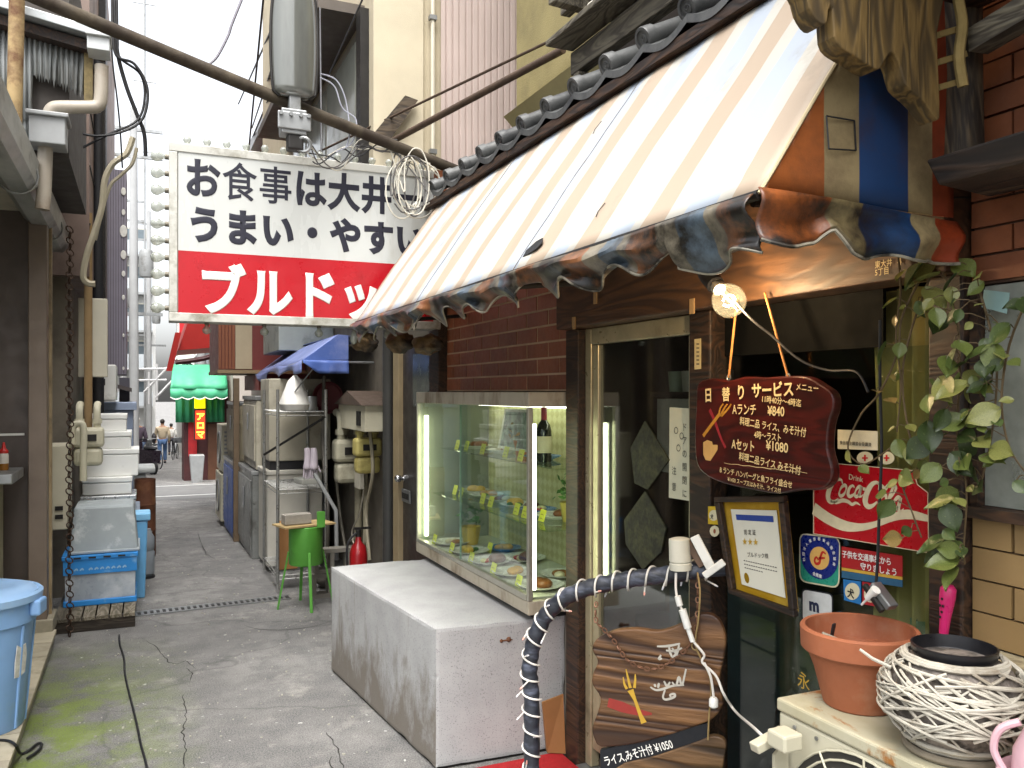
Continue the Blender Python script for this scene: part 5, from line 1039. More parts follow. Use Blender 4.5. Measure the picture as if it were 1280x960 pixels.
bbase = MB().lathe([(.017, -.012), (.017, .015), (.001, .015)], (0, 0, 0), 12).mesh('bulb_socket', BASE, smooth=30)
def bulb(p, rot):
    o = inst('bulb', bprof, p, bs, rot); s_ = bpy.data.objects.new('bulb_socket', bbase); COL.objects.link(s_); s_.parent = o; return o
for i in range(10): bulb((SX0-.010, SY0+.07, SZ0+.07+i*.091), (0, -math.pi/2, 0)).scale = (.86, .86, .86)
for i in range(14): bulb((SX0+.09+i*.103, SY0+.07, SZ1+.004), (0, 0, 0)).scale = (.62,)*3
for i in (1, 4, 7, 9, 11): bulb((SX0+.09+i*.103, SY0+.1, SZ0-.004), (math.pi, 0, 0)).scale = (.7, .7, .62 if i != 9 else 1)
# ---------------------------------------------------- pipe across the alley, brace, lamp
PA, PB = at(20, -14, Y=4.35), at(578, 216, Y=4.82)
tag(MB().tube([PA.lerp(PB, i/12)+V((0, 0, -.01*math.sin(i/12*math.pi))) for i in range(13)], .033, 14).build('crossing_pipe', M('mossy_rusty_pipe', '4f4638', .8, .2, .4, 7, '33291f', 3, .45, .6, bmp=.4), smooth=True), 'long rusty pipe crossing the alley above the sign', 'pipe')
q = at(551, 213, Y=4.80); tag(MB().box(q.x-.03, q.x+.03, 4.78, 4.84, q.z-.32, q.z-.005).build('rusty_bracket', M('orange_rust', '7a4526', .85, .1, .3, 10, bmp=.4)), 'short rusty upright holding the pipe end by the eave', 'bracket')
A, B = at(704, 62, X=1.93), at(480, 182, X=1.45); tag(MB().tube([A, B], .02, 10).build('brace_rod', M('brown_rod', '4f3f32', .7, .3, .3, 12, bmp=.3), smooth=True), 'thick rusty brace rod running from the roof to the pipe', 'rod')
A, B = at(690, 50, X=1.97), at(398, 190, X=1.2); tag(MB().tube([A, B], .008, 8).build('stay_wire', M('brown_rod', ''), smooth=True), 'thin rusty stay wire above the brace rod', 'rod')
lm = thing('street_lamp', 'grey oval street lamp head mounted on the crossing pipe', 'lamp', at(368, 135, Y=4.6))
t0, b0 = at(368, -10, Y=4.55), at(368, 122, Y=4.55); cz = (t0.z+b0.z)/2; hz_ = (t0.z-b0.z)/2
def lens(a, t, off=0, sc=1):
    th = a*2*math.pi; zz = -1+2*t; rx = .118*sc*(1-.14*abs(zz)**2.2)*(1 if abs(zz) < .9 else max(.0, 1-((abs(zz)-.9)/.1)**2*.28)); return V((t0.x+math.cos(th)*rx, 4.55+math.sin(th)*rx*.55, cz+zz*hz_))
LM = M('smoked_lamp_cover', '6f716c', .14, .25, .3, 2.2, '4c4b48', 1.8, .5, .75, bmp=.03, stretch=(1.5, 1, .25), coat=.6)
g_ = MB().grid(lens, 36, 24); g_.f.append([len(g_.v)-37+i for i in range(36)]); g_.mi.append(0); g_.f.append([i for i in range(36)]); g_.mi.append(0); g_.build('lens_cover', LM, lm, smooth=60)
for sg_ in (-1, 1): MB().tube([lens(0 if sg_ > 0 else .5, t/20)+V((sg_*.004, 0, 0)) for t in range(21)], .009, 8).build('rim', DARKM, lm, smooth=True)
MB().box(b0.x-.03, b0.x+.03, 4.52, 4.58, b0.z-.14, b0.z+.01).build('neck', GREYM, lm, bevel=.006)
q = at(366, 155, Y=4.5); MB().cbox(q, (.13, .1, .13), 0, 0).cbox(q+V((.0, -.052, 0)), (.17, .02, .09)).build('clamp', STEEL, lm, bevel=.006)
for dx in (-.07, -.02, .03, .07): MB().lathe([(.011, 0), (.011, .014)], q+V((dx, -.062, .03)), 6, -Y_).build('bolt', STEEL, lm)
MB().cbox(q+V((.01, 0, -.1)), (.08, .08, .08)).build('lower_fitting', DARKM, lm, bevel=.008); MB().torus(q+V((.05, -.03, -.11)), (.3, 1, .2), .035, .011, 16, 8).build('ring', STEEL, lm, smooth=True)
# tangled wires
WW = M('white_wire', 'cfcabb', .5, 0, .15, 12, bmp=0); GW = M('grey_wire', '5d5a58', .6, bmp=0)
rnd = random.Random(3)
for i in range(9):
    p0 = at(500+rnd.uniform(-12, 10), 188, Y=4.74); pts = []
    cx_, cy_ = 512+rnd.uniform(-10, 12), 232+rnd.uniform(-10, 8); rx_, ry_ = rnd.uniform(12, 30), rnd.uniform(20, 42); ph = rnd.uniform(0, 6)
    for k in range(9): a = ph+k*.75; pts.append(at(cx_+math.cos(a)*rx_, cy_+math.sin(a)*ry_, Y=4.70+.008*i+.01*math.sin(k)))
    cable([p0]+pts, .0045, WW if i % 3 else GW, '%s wire loop of the tangle in front of the sign' % ['outermost', 'lowest', 'thinnest', 'middle', 'uppermost', 'innermost', 'shortest', 'widest', 'hindmost'][i], 'wire', 'tangled_wire', 'tangled wires at the sign', 5, 5)
for i in range(6):
    pts = [at(385+k*22+rnd.uniform(-8, 8), 186+rnd.uniform(-12, 16)+(8 if k in (1, 2) else 0), Y=4.72+.01*i) for k in range(6)]
    cable(pts, .004, (GW, BLACK, WW)[i % 3], ['black', 'grey', 'white', 'bent black', 'sagging grey', 'stray white'][i]+' strand of the wire tangle under the lamp', 'wire', 'tangled_wire', 'tangled wires at the lamp', 5, 5)
for i, pts in enumerate(([(400, 92), (420, 100), (432, 125), (437, 165), (432, 185)], [(400, 97), (418, 108), (428, 135), (445, 150), (440, 178), (420, 190)])):
    cable([at(u, v, Y=4.7) for u, v in pts], .004, M('bluish_wire', 'a6a8b4', .5, bmp=0), ['upper', 'lower'][i]+' pale wire arching right of the lamp', 'wire', 'lamp_wire')
# ================================================================== CONCRETE BLOCK
def block_mat():
    m, n, l, p = nodes_of('speckled_concrete'); vec = coords(n, l); tc = n.new('ShaderNodeTexCoord'); sx = n.new('ShaderNodeSeparateXYZ'); l.new(tc.outputs['Object'], sx.inputs[0])
    geo = n.new('ShaderNodeNewGeometry'); sn = n.new('ShaderNodeSeparateXYZ'); l.new(geo.outputs['Normal'], sn.inputs[0])
    o = mixc(n, l, rng(n, l, noise_n(n, l, vec, 4, 5), .3, .7), (.30, .30, .30, 1), (.40, .40, .395, 1))
    o = mixc(n, l, rng(n, l, noise_n(n, l, vec, 190, 2), .60, .68, 0, .75), o, (.10, .09, .10, 1))
    st = coords(n, l, (1.6, 1.6, .75)); sk = noise_n(n, l, st, 5, 8, .72, .3)
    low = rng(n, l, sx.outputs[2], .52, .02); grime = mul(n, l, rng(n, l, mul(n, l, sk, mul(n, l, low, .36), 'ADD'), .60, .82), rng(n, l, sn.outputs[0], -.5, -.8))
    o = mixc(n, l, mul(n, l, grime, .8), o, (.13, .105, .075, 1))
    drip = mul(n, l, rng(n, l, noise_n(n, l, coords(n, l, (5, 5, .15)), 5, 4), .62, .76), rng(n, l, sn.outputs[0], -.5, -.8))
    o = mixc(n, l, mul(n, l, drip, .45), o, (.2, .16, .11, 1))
    l.new(o, p.inputs['Base Color']); p.inputs['Roughness'].default_value = .82
    bump(n, l, p, noise_n(n, l, vec, 150, 4), .25, .003); return m
bl = thing('concrete_block', 'grimy speckled concrete block plinth in front of the display case', 'plinth', (1.4, 4.1, 0))
c0 = [(1.14, 3.37), (1.742, 3.345), (1.742, 4.84), (1.0, 4.82)]
MB().hexa([(x, y, .012) for x, y in c0]+[(x, y, .6) for x, y in c0]).build('body', block_mat(), bl)
_bo = bl.children[0]; _bm = bmesh.new(); _bm.from_mesh(_bo.data); bmesh.ops.subdivide_edges(_bm, edges=_bm.edges[:], cuts=36, use_grid_fill=True); _bm.normal_update()
_ct = V((0, 0, .3)); _mv = []
for _v in _bm.verts:
    _ns = [f.normal for f in _v.link_faces]; _sm = sum(_ns, V()).normalized()
    if any((a-_ns[0]).length > .5 for a in _ns):
        _p = _v.co; _mv.append((_v, -_sm*(.003+.010*max(0, noise.noise(_p*7)-.05)+.012*max(0, noise.noise(_p*19)-.3))))
for _v, _d in _mv: _v.co += _d
_bm.to_mesh(_bo.data); _bm.free()
MB().hexa([(x+(.012 if x < 1.5 else 0), y+(.012 if y < 4 else -.012), .0) for x, y in c0]+[(x+(.012 if x < 1.5 else 0), y+(.012 if y < 4 else -.012), .0115) for x, y in c0]).build('bed_joint', M('dark_joint', '1a1714', .9, bmp=0), bl)
q = at(632, 800, Y=3.362); MB().tube([q+V((-.02, -.004, 0)), q+V((.03, -.004, .0))], .004, 6).sphere(q+V((-.022, -.004, 0)), .008, 8, 6).sphere(q+V((.012, -.004, .003)), .012, 8, 6).build('rusty_anchor', RUST, bl, smooth=True)
# ================================================================== DISPLAY CASE
dc = thing('display_case', 'lit glass display case of sample dishes on the block', 'display case', (1.7, 4.1, .6))
X0, X1, Y0, Y1, Z0, Z1 = 1.53, 2.02, 3.28, 4.89, .635, 1.60
CASEP = M('stained_beige_laminate', 'aaa290', .5, .1, .12, 5, '6f604a', 6, .48, .66, bmp=.06, stretch=(1, 1, .4))
MB().box(X0, X1, Y0, Y1, Z0, Z0+.06).build('base', CASEP, dc, bevel=.004); MB().box(X0, X1, Y0, Y1, Z1-.065, Z1).build('header', CASEP, dc, bevel=.004)
MB().box(X0+.06, X1-.03, Y0+.06, Y1-.06, .601, Z0-.001).build('shadow_gap_slab', BLACK, dc)  # black slab fills the gap, its colour standing for the shadow there
for (x, y) in ((X0, Y0), (X0, Y1-.022), (X1-.022, Y0), (X1-.022, Y1-.022)): MB().box(x, x+.022, y, y+.022, Z0+.061, Z1-.066).build('corner_post', ALU, dc, bevel=.002)
MB().box(X0-.004, X0+.026, Y0+.024, (Y0+Y1)/2-.02, Z0+.061, Z0+.088).build('track', ALU, dc, bevel=.002); MB().box(X0+.0, X0+.026, (Y0+Y1)/2-.018, Y1-.024, Z0+.061, Z0+.082).build('track', ALU, dc, bevel=.002)
CG = MG('case_glass', (.93, .97, .94), .06, .01)
ym = (Y0+Y1)/2
MB().box(X0+.006, X0+.010, Y0+.024, ym+.05, Z0+.089, Z1-.067).build('front_pane', CG, dc); MB().box(X0+.015, X0+.019, ym-.02, Y1-.024, Z0+.084, Z1-.067).build('front_pane', CG, dc)
MB().box(X0+.004, X0+.012, ym+.05, ym+.056, Z0+.089, Z1-.067).build('pane_edge', M('green_glass_edge', '7fa08c', .2, bmp=0), dc)
MB().box(X0+.024, X1-.024, Y0+.008, Y0+.012, Z0+.061, Z1-.067).build('end_pane', CG, dc); MB().box(X0+.024, X1-.024, Y1-.012, Y1-.008, Z0+.061, Z1-.067).build('end_pane', M('case_far_panel', '8f9488', .5, 0, .15, 5, bmp=0), dc)
def wallpaper():
    m, n, l, p = nodes_of('diamond_wallpaper'); tc = n.new('ShaderNodeTexCoord'); sx = n.new('ShaderNodeSeparateXYZ'); l.new(tc.outputs['Object'], sx.inputs[0])
    a = mul(n, l, mul(n, l, sx.outputs[1], sx.outputs[2], 'ADD'), 55.0); b = mul(n, l, mul(n, l, sx.outputs[1], sx.outputs[2], 'SUBTRACT'), 55.0)
    f = mul(n, l, mul(n, l, a, 0, 'SINE'), mul(n, l, b, 0, 'SINE'))
    l.new(mixc(n, l, rng(n, l, f, -.3, .3), (.42, .40, .20, 1), (.54, .52, .30, 1)), p.inputs['Base Color']); p.inputs['Roughness'].default_value = .7; return m
MB().box(X1-.022, X1-.012, Y0+.023, Y1-.023, Z0+.061, Z1-.067).build('back_panel', wallpaper(), dc)
SHG = MG('shelf_glass', (.88, .95, .9), .05, .02)
MB().box(X0+.15, X1-.024, Y0+.03, Y1-.03, 1.255, 1.261).build('glass_shelf', SHG, dc); MB().box(X0+.1, X1-.024, Y0+.03, Y1-.03, .985, .991).build('glass_shelf', SHG, dc)
MB().box(X0+.03, X1-.024, Y0+.03, Y1-.03, Z0+.061, Z0+.07).build('floor_liner', M('white_liner', 'b8b8a8', .6, bmp=0), dc)
for (y, e, nm, z1) in ((Y1-.06, 2.2, 'tube', 1.46), (Y0+.045, 3.2, 'tube', 1.46)):
    MB().tube([(X0+.045, y, Z0+.1), (X0+.045, y, z1)], .012, 12).build('lamp_tube', ME('tube_glow_%d' % int(y*10), 'f4f6cc', e*1.9), dc, smooth=True)
MB().tube([(X1-.12, Y0+.1, Z1-.074), (X1-.12, Y1-.1, Z1-.074)], .007, 10).build('lamp_tube', ME('tube_glow_top', 'f0f4dc', 6), dc, smooth=True)  # added tube tucked behind the header, only to brighten the case
FL = Z0+.071; S1, S2 = .9915, 1.2615
PLATE = M('white_china', 'd6d6ce', .25, 0, .05, 8, bmp=0)
def dish(x, y, z, r, food, label, kind='plate', pcol=PLATE):
    t = thing('sample_dish', label, 'dish', (x, y, z), 'sample dishes in the display case')
    MB().lathe([(r*.55, 0), (r*.6, .004), (r*.98, .018), (r, .022), (r*.95, .021), (r*.6, .009), (.001, .008)], (x, y, z), 26).build('plate', pcol, t, smooth=40)
    rn = random.Random(len(label)+int(y*100))
    for i, (c, n, rr) in enumerate(food):
        for k in range(n):
            a, d = rn.uniform(0, 6.28), rn.uniform(0, r*.45); MB().sphere((x+math.cos(a)*d, y+math.sin(a)*d, z+.012+rr*.4), rr*rn.uniform(.8, 1.2), 10, 7, (1.2, 1, .7)).build('food', M('food_'+c, c, .45, 0, .25, 25, bmp=.3), t, smooth=True)
    return t
def ptag(x, y, z, label):
    t = thing('price_tag', label, 'price tag', (x, y, z), 'yellow price tags in the display case')
    c = V((x, y, z)); MB().obox(c+V((0, -.03, .001)), (0, .06, 0), (.015, 0, .055), (.0015, 0, 0)).build('card', YTAG, t)
    L = MB()
    for i in range(2):
        a = c+V((.0035+.0055*i, .016, .014+.018*i)); brush(L, [a+V((-.001, 0, 0)), a+V((-.001, -.015, .002)), a+V((-.001, -.03, -.001))], [.003, .002], -X_, 2)
    L.build('scribble', INKB, t); return t
foods = [[('7a4a22', 2, .03), ('4e7a2a', 3, .015)], [('c89a4a', 3, .026), ('5a8a30', 4, .014)], [('5a3018', 1, .042), ('b03a22', 3, .015), ('d8cf9a', 2, .02)], [('d8b04a', 2, .03), ('3a6a28', 3, .016)], [('8a5a2a', 4, .02), ('c8c0a0', 3, .02)]]
names = ['brown cutlet sample plate nearest the street corner of the case', 'fried sample plate second from the near end', 'steak sample plate in the middle of the case floor', 'omelette sample plate beyond the middle of the case floor', 'mixed sample plate at the far end of the case floor']
for i in range(5): dish(1.67, 3.45+.3*i, FL, .11, foods[i], names[i]); ptag(1.575, 3.50+.3*i, FL, 'yellow price tag in front of the '+names[i].split(' sample')[0]+' plate')
for i, (y, f, lab) in enumerate(((3.62, 0, 'dark meat sample plate near on the middle shelf'), (4.05, 3, 'yellow sample plate central on the middle shelf'), (4.5, 1, 'golden sample plate far on the middle shelf'))): dish(1.83, y, S1, .10, foods[f], lab); ptag(1.69, y+.06, S1, 'yellow price tag before the '+lab)
dish(1.86, 4.05, FL, .12, foods[2], 'large back plate with brown sample on the case floor'); dish(1.86, 3.62, FL, .1, foods[4], 'small back bowl sample by the near lamp')
for i, (y, z) in enumerate(((3.55, S1), (3.98, S2), (4.55, S2))): ptag(1.72, y, z, ['yellow price tag standing alone by the near vase', 'yellow price tag on the top shelf by the picture', 'yellow price tag at the far end of the top shelf'][i])
def potplant(x, y, z, s, pc, lc, label):
    t = thing('small_pot_plant', label, 'plant', (x, y, z), 'little plants in the display case')
    MB().lathe([(.028*s, 0), (.04*s, .07*s), (.036*s, .07*s), (.03*s, .05*s), (.001, .05*s)], (x, y, z), 16).build('pot', pc, t, smooth=40)
    rn = random.Random(int(y*77)); b = MB()
    for k in range(46):
        a, e, r = rn.uniform(0, 6.28), rn.uniform(-.2, 1.4), rn.uniform(.02, .065)*s; c = V((x, y, z+.09*s))+V((math.cos(a)*math.cos(e), math.sin(a)*math.cos(e), math.sin(e)*1.4))*r
        d = V((rn.uniform(-1, 1), rn.uniform(-1, 1), rn.uniform(-.3, 1))).normalized(); sd = d.orthogonal().normalized()*.008*s; b.add([c-d*.016*s, c+sd, c+d*.016*s, c-sd], [(0, 1, 2, 3)])
    b.build('foliage', lc, t); return t
LG = M('small_leaf_green', '4d7a34', .5, 0, .4, 30, bmp=0)
for i, (y, z, f, lab) in enumerate(((3.78, S2, 1, 'golden sample plate on the top shelf by the bottle'), (4.28, S2, 4, 'brown sample plate mid way along the top shelf'), (4.68, S2, 0, 'meat sample plate at the far end of the top shelf'), (3.83, S1, 2, 'steak sample plate between the dark and yellow plates'), (4.28, S1, 4, 'mixed sample plate between the yellow and golden plates'), (4.72, S1, 3, 'omelette sample plate last on the middle shelf'), (4.35, FL, 1, 'fried sample plate at the back of the case floor'))): dish(1.84 if z != FL else 1.88, y, z, .095, foods[f], lab, pcol=PLATE if i % 3 else M('blue_china', '4a78b0', .25, 0, .1, 8, bmp=0)); ptag(1.70 if z != FL else 1.77, y-.03, z, 'yellow price tag with the '+lab)
potplant(1.78, 4.62, S1-.285+.006 if False else FL, 1.5, M('yellow_pot', 'c8a81e', .4, bmp=0), LG, 'yellow potted plant low at the far end of the case')
potplant(1.84, 4.02, S2, 1.2, M('orange_pot', 'b8622a', .5, bmp=0), M('orange_leaf', 'b88a2a', .6, 0, .4, 30, bmp=0), 'orange potted plant on the top shelf beside the picture')
potplant(1.85, 3.50, S1, 1.3, M('ochre_vase', 'b0a050', .4, bmp=0), LG, 'green plant in an ochre vase on the middle shelf near end')
wb = thing('wine_bottle', 'dark wine bottle with red capsule on the top shelf', 'bottle', (1.78, 3.58, S2))
q = at(680, 560, X=1.79); w3 = (1.79, q.y, S2)
MB().lathe([(.034, 0), (.037, .006), (.037, .15), (.03, .18), (.015, .2), (.014, .205)], w3, 22).build('body', M('dark_bottle_glass', '10140f', .1, 0, .1, 5, bmp=0), wb, smooth=40); MB().lathe([(.0145, .2), (.0145, .265), (.001, .266)], w3, 16).build('capsule', M('wine_red', '8a1a2a', .35, bmp=0), wb, smooth=40)
MB().lathe([(.0374, .045), (.0374, .125)], w3, 22).build('paper_label', M('bottle_label', 'c8bea0', .7, bmp=0), wb, smooth=True)
pc = thing('framed_photo', 'small framed picture leaning on the top shelf of the case', 'picture', (1.8, 3.85, S2))
c4 = [at(u, v, X=1.80) for u, v in ((631, 511), (662, 512), (662, 566), (622, 560))]
MB().prism(c4, (.008, 0, 0)).build('backing', PLATE, pc); cm = sum(c4, V())/4
MB().prism([cm+(c-cm)*.86+V((-.001, 0, 0)) for c in c4], (.0005, 0, 0)).build('picture', M('grey_green_print', '7d9490', .4, 0, .6, 22, '3c4a55', 14, .5, .56, bmp=0), pc)
# ================================================================== LIT BULB ON THE HEADER
lb_ = thing('bare_light_bulb', 'lit clear bulb in a dark socket under the awning', 'lamp', at(893, 352, X=1.50))
s0, s1 = at(886, 346, X=1.52), at(918, 384, X=1.50); ax = (s1-s0).normalized()
MB().lathe([(.016, -.03), (.024, -.025), (.026, .0), (.026, .05), (.022, .055)], s0, 18, ax).build('socket', BLACK, lb_, smooth=35)
MB().lathe([(.020, .055), (.020, .075), (.018, .078)], s0, 18, ax).build('collar', M('steel_collar', 'b8b8b4', .3, .9, .1, 9, bmp=0), lb_, smooth=35)
MB().lathe([(.016, .076), (.024, .092), (.042, .115), (.048, .14), (.042, .165), (.024, .182), (.001, .187)], s0, 24, ax).build('globe', MG('bulb_glass', (.98, .97, .94), .10, .02, .02), lb_, smooth=True)
fc = s0+ax*.14; sd = ax.orthogonal().normalized(); sb_ = ax.cross(sd)
MB().tube([fc+sd*.018*math.cos(a*.5)+sb_*.018*math.sin(a*.5) for a in range(12)], .0022, 5).tube([s0+ax*.08, fc], .002, 5).build('filament', ME('filament_glow', 'ffcf8a', 60), lb_)
MB().tube([s0-ax*.03, s0-ax*.06+V((.04, 0, .03)), V((1.66, s0.y+.02, s0.z+.10))], .007, 8).build('lamp_arm', BLACK, lb_, smooth=True)
pld = bpy.data.lights.new('bulb_light', 'POINT'); pld.energy = 4.5; pld.color = (1, .72, .42); pld.shadow_soft_size = .02
plo = bpy.data.objects.new('bulb_light', pld); COL.objects.link(plo); plo.parent = lb_; plo.location = fc-ORG[lb_.name]
cable([s0+ax*.0+V((.0, -.02, 0)), at(935, 395, X=1.55), at(965, 420, X=1.58), at(1000, 450, X=1.60), at(1035, 463, X=1.62), at(1070, 465, X=1.62), at(1085, 490, X=1.62)], .0035, BLACK, 'thin black flex trailing from the lit bulb to the vines')
# ================================================================== MENU BOARD
XM = 1.60
mbd = thing('menu_board', 'dark red wooden menu board with handwritten prices hanging on strings', 'menu board', at(955, 617, X=XM))
op = [(872, 480), (890, 473), (910, 476), (930, 471), (955, 472), (985, 470), (1008, 471), (1025, 480), (1040, 492), (1042, 510), (1036, 530), (1034, 560), (1040, 585), (1038, 602), (1025, 612), (1000, 613), (970, 617), (940, 612), (910, 606), (885, 596), (871, 580), (868, 545), (870, 510)]
po = smoothpts([at(u, v, X=XM) for u, v in op], 3, True)
MB().prism(po, (.028, 0, 0)).build('board', MWOOD('varnished_red_wood', '4a1510', '2e0e0b', 4, 'Y', .32, 1.2, .12), mbd, bevel=.005)
CHK = MP('cream_paint_lettering', 'd8c08a')
def mline(s, u, v, size, wide=.8, bold=.012, ang=-4):
    yd = V((0, math.sin(R(-ang)), math.cos(R(ang)))); text(s, size, at(u, v, X=XM-.0008), V((0, -math.cos(R(ang)), math.sin(R(ang)))), V((0, -math.sin(R(ang)), math.cos(R(ang)))), CHK, mbd, bold, wide)
mline('日', 881, 501, .046, .85, .03, 2); mline('替', 903, 500, .044, .85, .025, 2); mline('り', 921, 498, .046, .9, .03, 2); mline('サービス', 940, 496, .045, .95, .03, 2); mline('メニュー', 995, 487, .022, .95, .015, -4)
mline('11時40分〜4時迄', 952, 502, .022, .95, .012, -4); mline('Aランチ', 916, 517, .036, .8, .018, 0); mline('¥840', 960, 519, .036, .9, .02, -1)
mline('料理二品 ライス、みそ汁付', 925, 530, .026, .84, .016, -5); mline('4時〜ラスト', 943, 547, .024, .85, .014, -2); mline('Aセット', 915, 560, .036, .78, .02, -2); mline('¥1080', 958, 562, .036, .95, .02, -2)
mline('料理二品ライス みそ汁付', 924, 574, .026, .86, .016, -5); mline('B ランチ ハンバーグと魚フライ盛合せ', 900, 590, .021, .86, .012, -3); mline('¥1450 スープ又はみそ汁、ライス付', 910, 601, .016, .9, .008, -3)
L = MB(); brush(L, [at(880, 528+16+u*0, X=XM-.0008) if False else at(u, v, X=XM-.0008) for u, v in ((879, 545), (890, 530), (899, 518))], [.012, .011, .012], -X_, 4)
for du in (-4, 1, 6): brush(L, [at(u, v, X=XM-.0009) for u, v in ((900+du*.3, 520), (904+du, 511), (908+du, 505))], [.008, .007, .005], -X_, 4)
L.build('painted_fork', MP('ochre_paint', 'b07a24'), mbd)
L = MB(); brush(L, [at(u, v, X=XM-.0006) for u, v in ((887, 512), (893, 525), (900, 545), (907, 560))], [.014, .012, .010, .009], -X_, 4); L.build('painted_knife', MP('crimson_paint', '8a1c24'), mbd)
L = MB(); L.add([at(u, v, X=XM-.001) for u, v in ((879, 553), (884, 550), (890, 552), (891, 556), (897, 556), (897, 562), (892, 570), (888, 576), (882, 575), (879, 568))], [list(range(10))]); L.build('painted_cup', MP('cream_cup_paint', 'c49a5a'), mbd)
L = MB(); brush(L, [at(905+i*8, 578.5+i*.95+(i % 2)*.8, X=XM-.0008) for i in range(14)], [.001, .002, .001], -X_, 2); L.build('wavy_rule', CHK, mbd)
ROPE = M('orange_twine', 'a06a34', .8, 0, .2, 40, bmp=.2)
for i, (a, b) in enumerate((((922, 368), (911, 472)), ((956, 366), (985, 471)))):
    p, q = at(*a, X=1.635), at(*b, X=XM+.006); MB().tube([p, q], .0035, 6).build('hanging_string', ROPE, mbd, smooth=True); MB().torus(q, X_, .008, .002, 10, 5).build('screw_eye', STEEL, mbd, smooth=True)
# ================================================================== PLATES AND STICKERS ON THE WINDOW
XS = 1.7575
def onw(px, X=XS): return [at(u, v, X=X) for u, v in px]
def panel(mb_px, name, mat, par, off=0, th=.0015): return MB().prism(onw(mb_px, XS-off), (th, 0, 0)).build(name, mat, par)
ck = thing('cola_sign', 'red enamel drink sign with white script lettering and wave', 'sign', at(1090, 690, X=XS))
panel([(1017, 577), (1141, 588), (1147, 606), (1160, 616), (1161, 691), (1017, 667)], 'plate', M('enamel_red', 'b5101c', .3, 0, .08, 5, '6e0c12', 4, .62, .85, bmp=.02), ck, .012, .004)
CRM = MP('sign_cream', 'e0d2ae', .4); XC = XS-.0135
def zp(pts): return [at(960+x/4, 480+y/4, X=XC) for x, y in pts]
L = MB()
def bz(pts, ws, k=6): brush(L, zp(pts), [w*.00085 for w in ws], -X_, k)
bz([(372, 500), (368, 482), (350, 476), (326, 492), (306, 530), (300, 566), (312, 588), (334, 588), (352, 574)], [3, 9, 12, 18, 20, 18, 12, 5])
bz([(312, 585), (340, 592), (372, 582), (400, 588), (420, 602), (440, 594), (462, 606)], [4, 12, 13, 12, 10, 8, 2])
def oval(cx, cy, rx, ry, w=8, tilt=.35):
    P = [(cx+math.cos(a)*rx+(-math.sin(a)*ry)*-tilt*1.0, cy+math.sin(a)*ry) for a in [i*math.pi/6 for i in range(13)]]; bz([(x-(y-cy)*tilt, y) for x, y in [(cx+math.cos(i*math.pi/6)*rx, cy+math.sin(i*math.pi/6)*ry) for i in range(13)]], [w*.5, w, w*1.3, w, w*.5, w, w*1.3, w, w*.5], 4)
oval(374, 533, 15, 27, 9); bz([(432, 518), (424, 508), (408, 520), (400, 548), (408, 562), (424, 556), (436, 546)], [4, 8, 11, 13, 9, 5]); oval(450, 538, 13, 25, 9); bz([(468, 510), (458, 545), (456, 560), (466, 562), (476, 552)], [8, 12, 10, 6, 2])
bz([(474, 524), (488, 526)], [10, 10]); bz([(552, 530), (556, 504), (540, 492), (516, 506), (494, 546), (486, 588), (500, 612), (524, 608), (546, 588)], [3, 9, 12, 18, 21, 19, 12, 5])
bz([(540, 494), (566, 506), (586, 524), (600, 508), (622, 504), (644, 520)], [4, 10, 12, 10, 12, 5]); oval(572, 585, 15, 31, 10)
bz([(598, 590), (626, 552), (640, 520), (634, 508), (620, 530), (602, 590), (602, 618), (616, 622), (626, 612)], [3, 6, 9, 7, 9, 13, 12, 6, 2]); oval(642, 597, 15, 30, 10); bz([(666, 568), (654, 606), (654, 632), (668, 634), (678, 622)], [8, 13, 11, 6, 2])
L.build('script_lettering', CRM, ck)
text('Drink', .021, at(1061, 599, X=XS-.012), V((0, -1, -.06)), Z_, CRM, ck, .01, 1.0)
L = MB(); brush(L, zp([(228, 622), (300, 672), (380, 708), (460, 716), (540, 700), (620, 668), (700, 652), (800, 672)]), [.036, .033, .030, .020, .015, .019, .024, .016], -X_, 5); L.build('wave_band', CRM, ck)
L = MB(); e = onw([(1017, 577), (1141, 588), (1147, 606), (1160, 616), (1161, 691), (1017, 667)], XC)
for i in range(6): L.bar(e[i], e[(i+1) % 6], .0018, .0018, X_)
L.build('edge_line', CRM, ck)
# framed certificate
cf = thing('framed_certificate', 'gold bordered certificate in a dark frame leaning under the menu board', 'certificate', at(950, 770, X=1.70))
F4 = [at(898, 621, X=1.695), at(985, 619, X=1.695), at(999, 771, X=1.690), at(917, 741, X=1.690)]
def q4(a, b, off=0): p = (F4[0]*(1-a)+F4[1]*a)*(1-b)+(F4[3]*(1-a)+F4[2]*a)*b; return p+V((-off, 0, 0))
fb = MB()
for (a0, a1, b0, b1) in ((0, 1, 0, .055), (0, 1, .945, 1), (0, .07, .056, .944), (.93, 1, .056, .944)):
    fb.prism([q4(a0, b0), q4(a1, b0), q4(a1, b1), q4(a0, b1)], (-.02, 0, 0))
fb.build('frame', WDARK, cf, bevel=.003)
MB().prism([q4(.04, .03, -.004), q4(.96, .03, -.004), q4(.96, .97, -.004), q4(.04, .97, -.004)], (.006, 0, 0)).build('gold_mat', M('gold_border', 'b58c1e', .45, .2, .2, 6, 'd2b85a', 3, .5, .7, bmp=0), cf)
MB().prism([q4(.17, .13, .001), q4(.83, .13, .001), q4(.83, .88, .001), q4(.17, .88, .001)], (.002, 0, 0)).build('paper', M('certificate_paper', 'd6d3c2', .6, 0, .04, 6, bmp=0), cf)
xd, yd = (F4[1]-F4[0]), (F4[0]-F4[3])
MB().prism([q4(.24, .18, .002), q4(.78, .18, .002), q4(.78, .235, .002), q4(.24, .235, .002)], (.0005, 0, 0)).build('blue_bar', MP('blue_print', '27408a'), cf)
GOLD = MP('gold_print', 'b9962e'); DK = MP('dark_grey_print', '35322c')
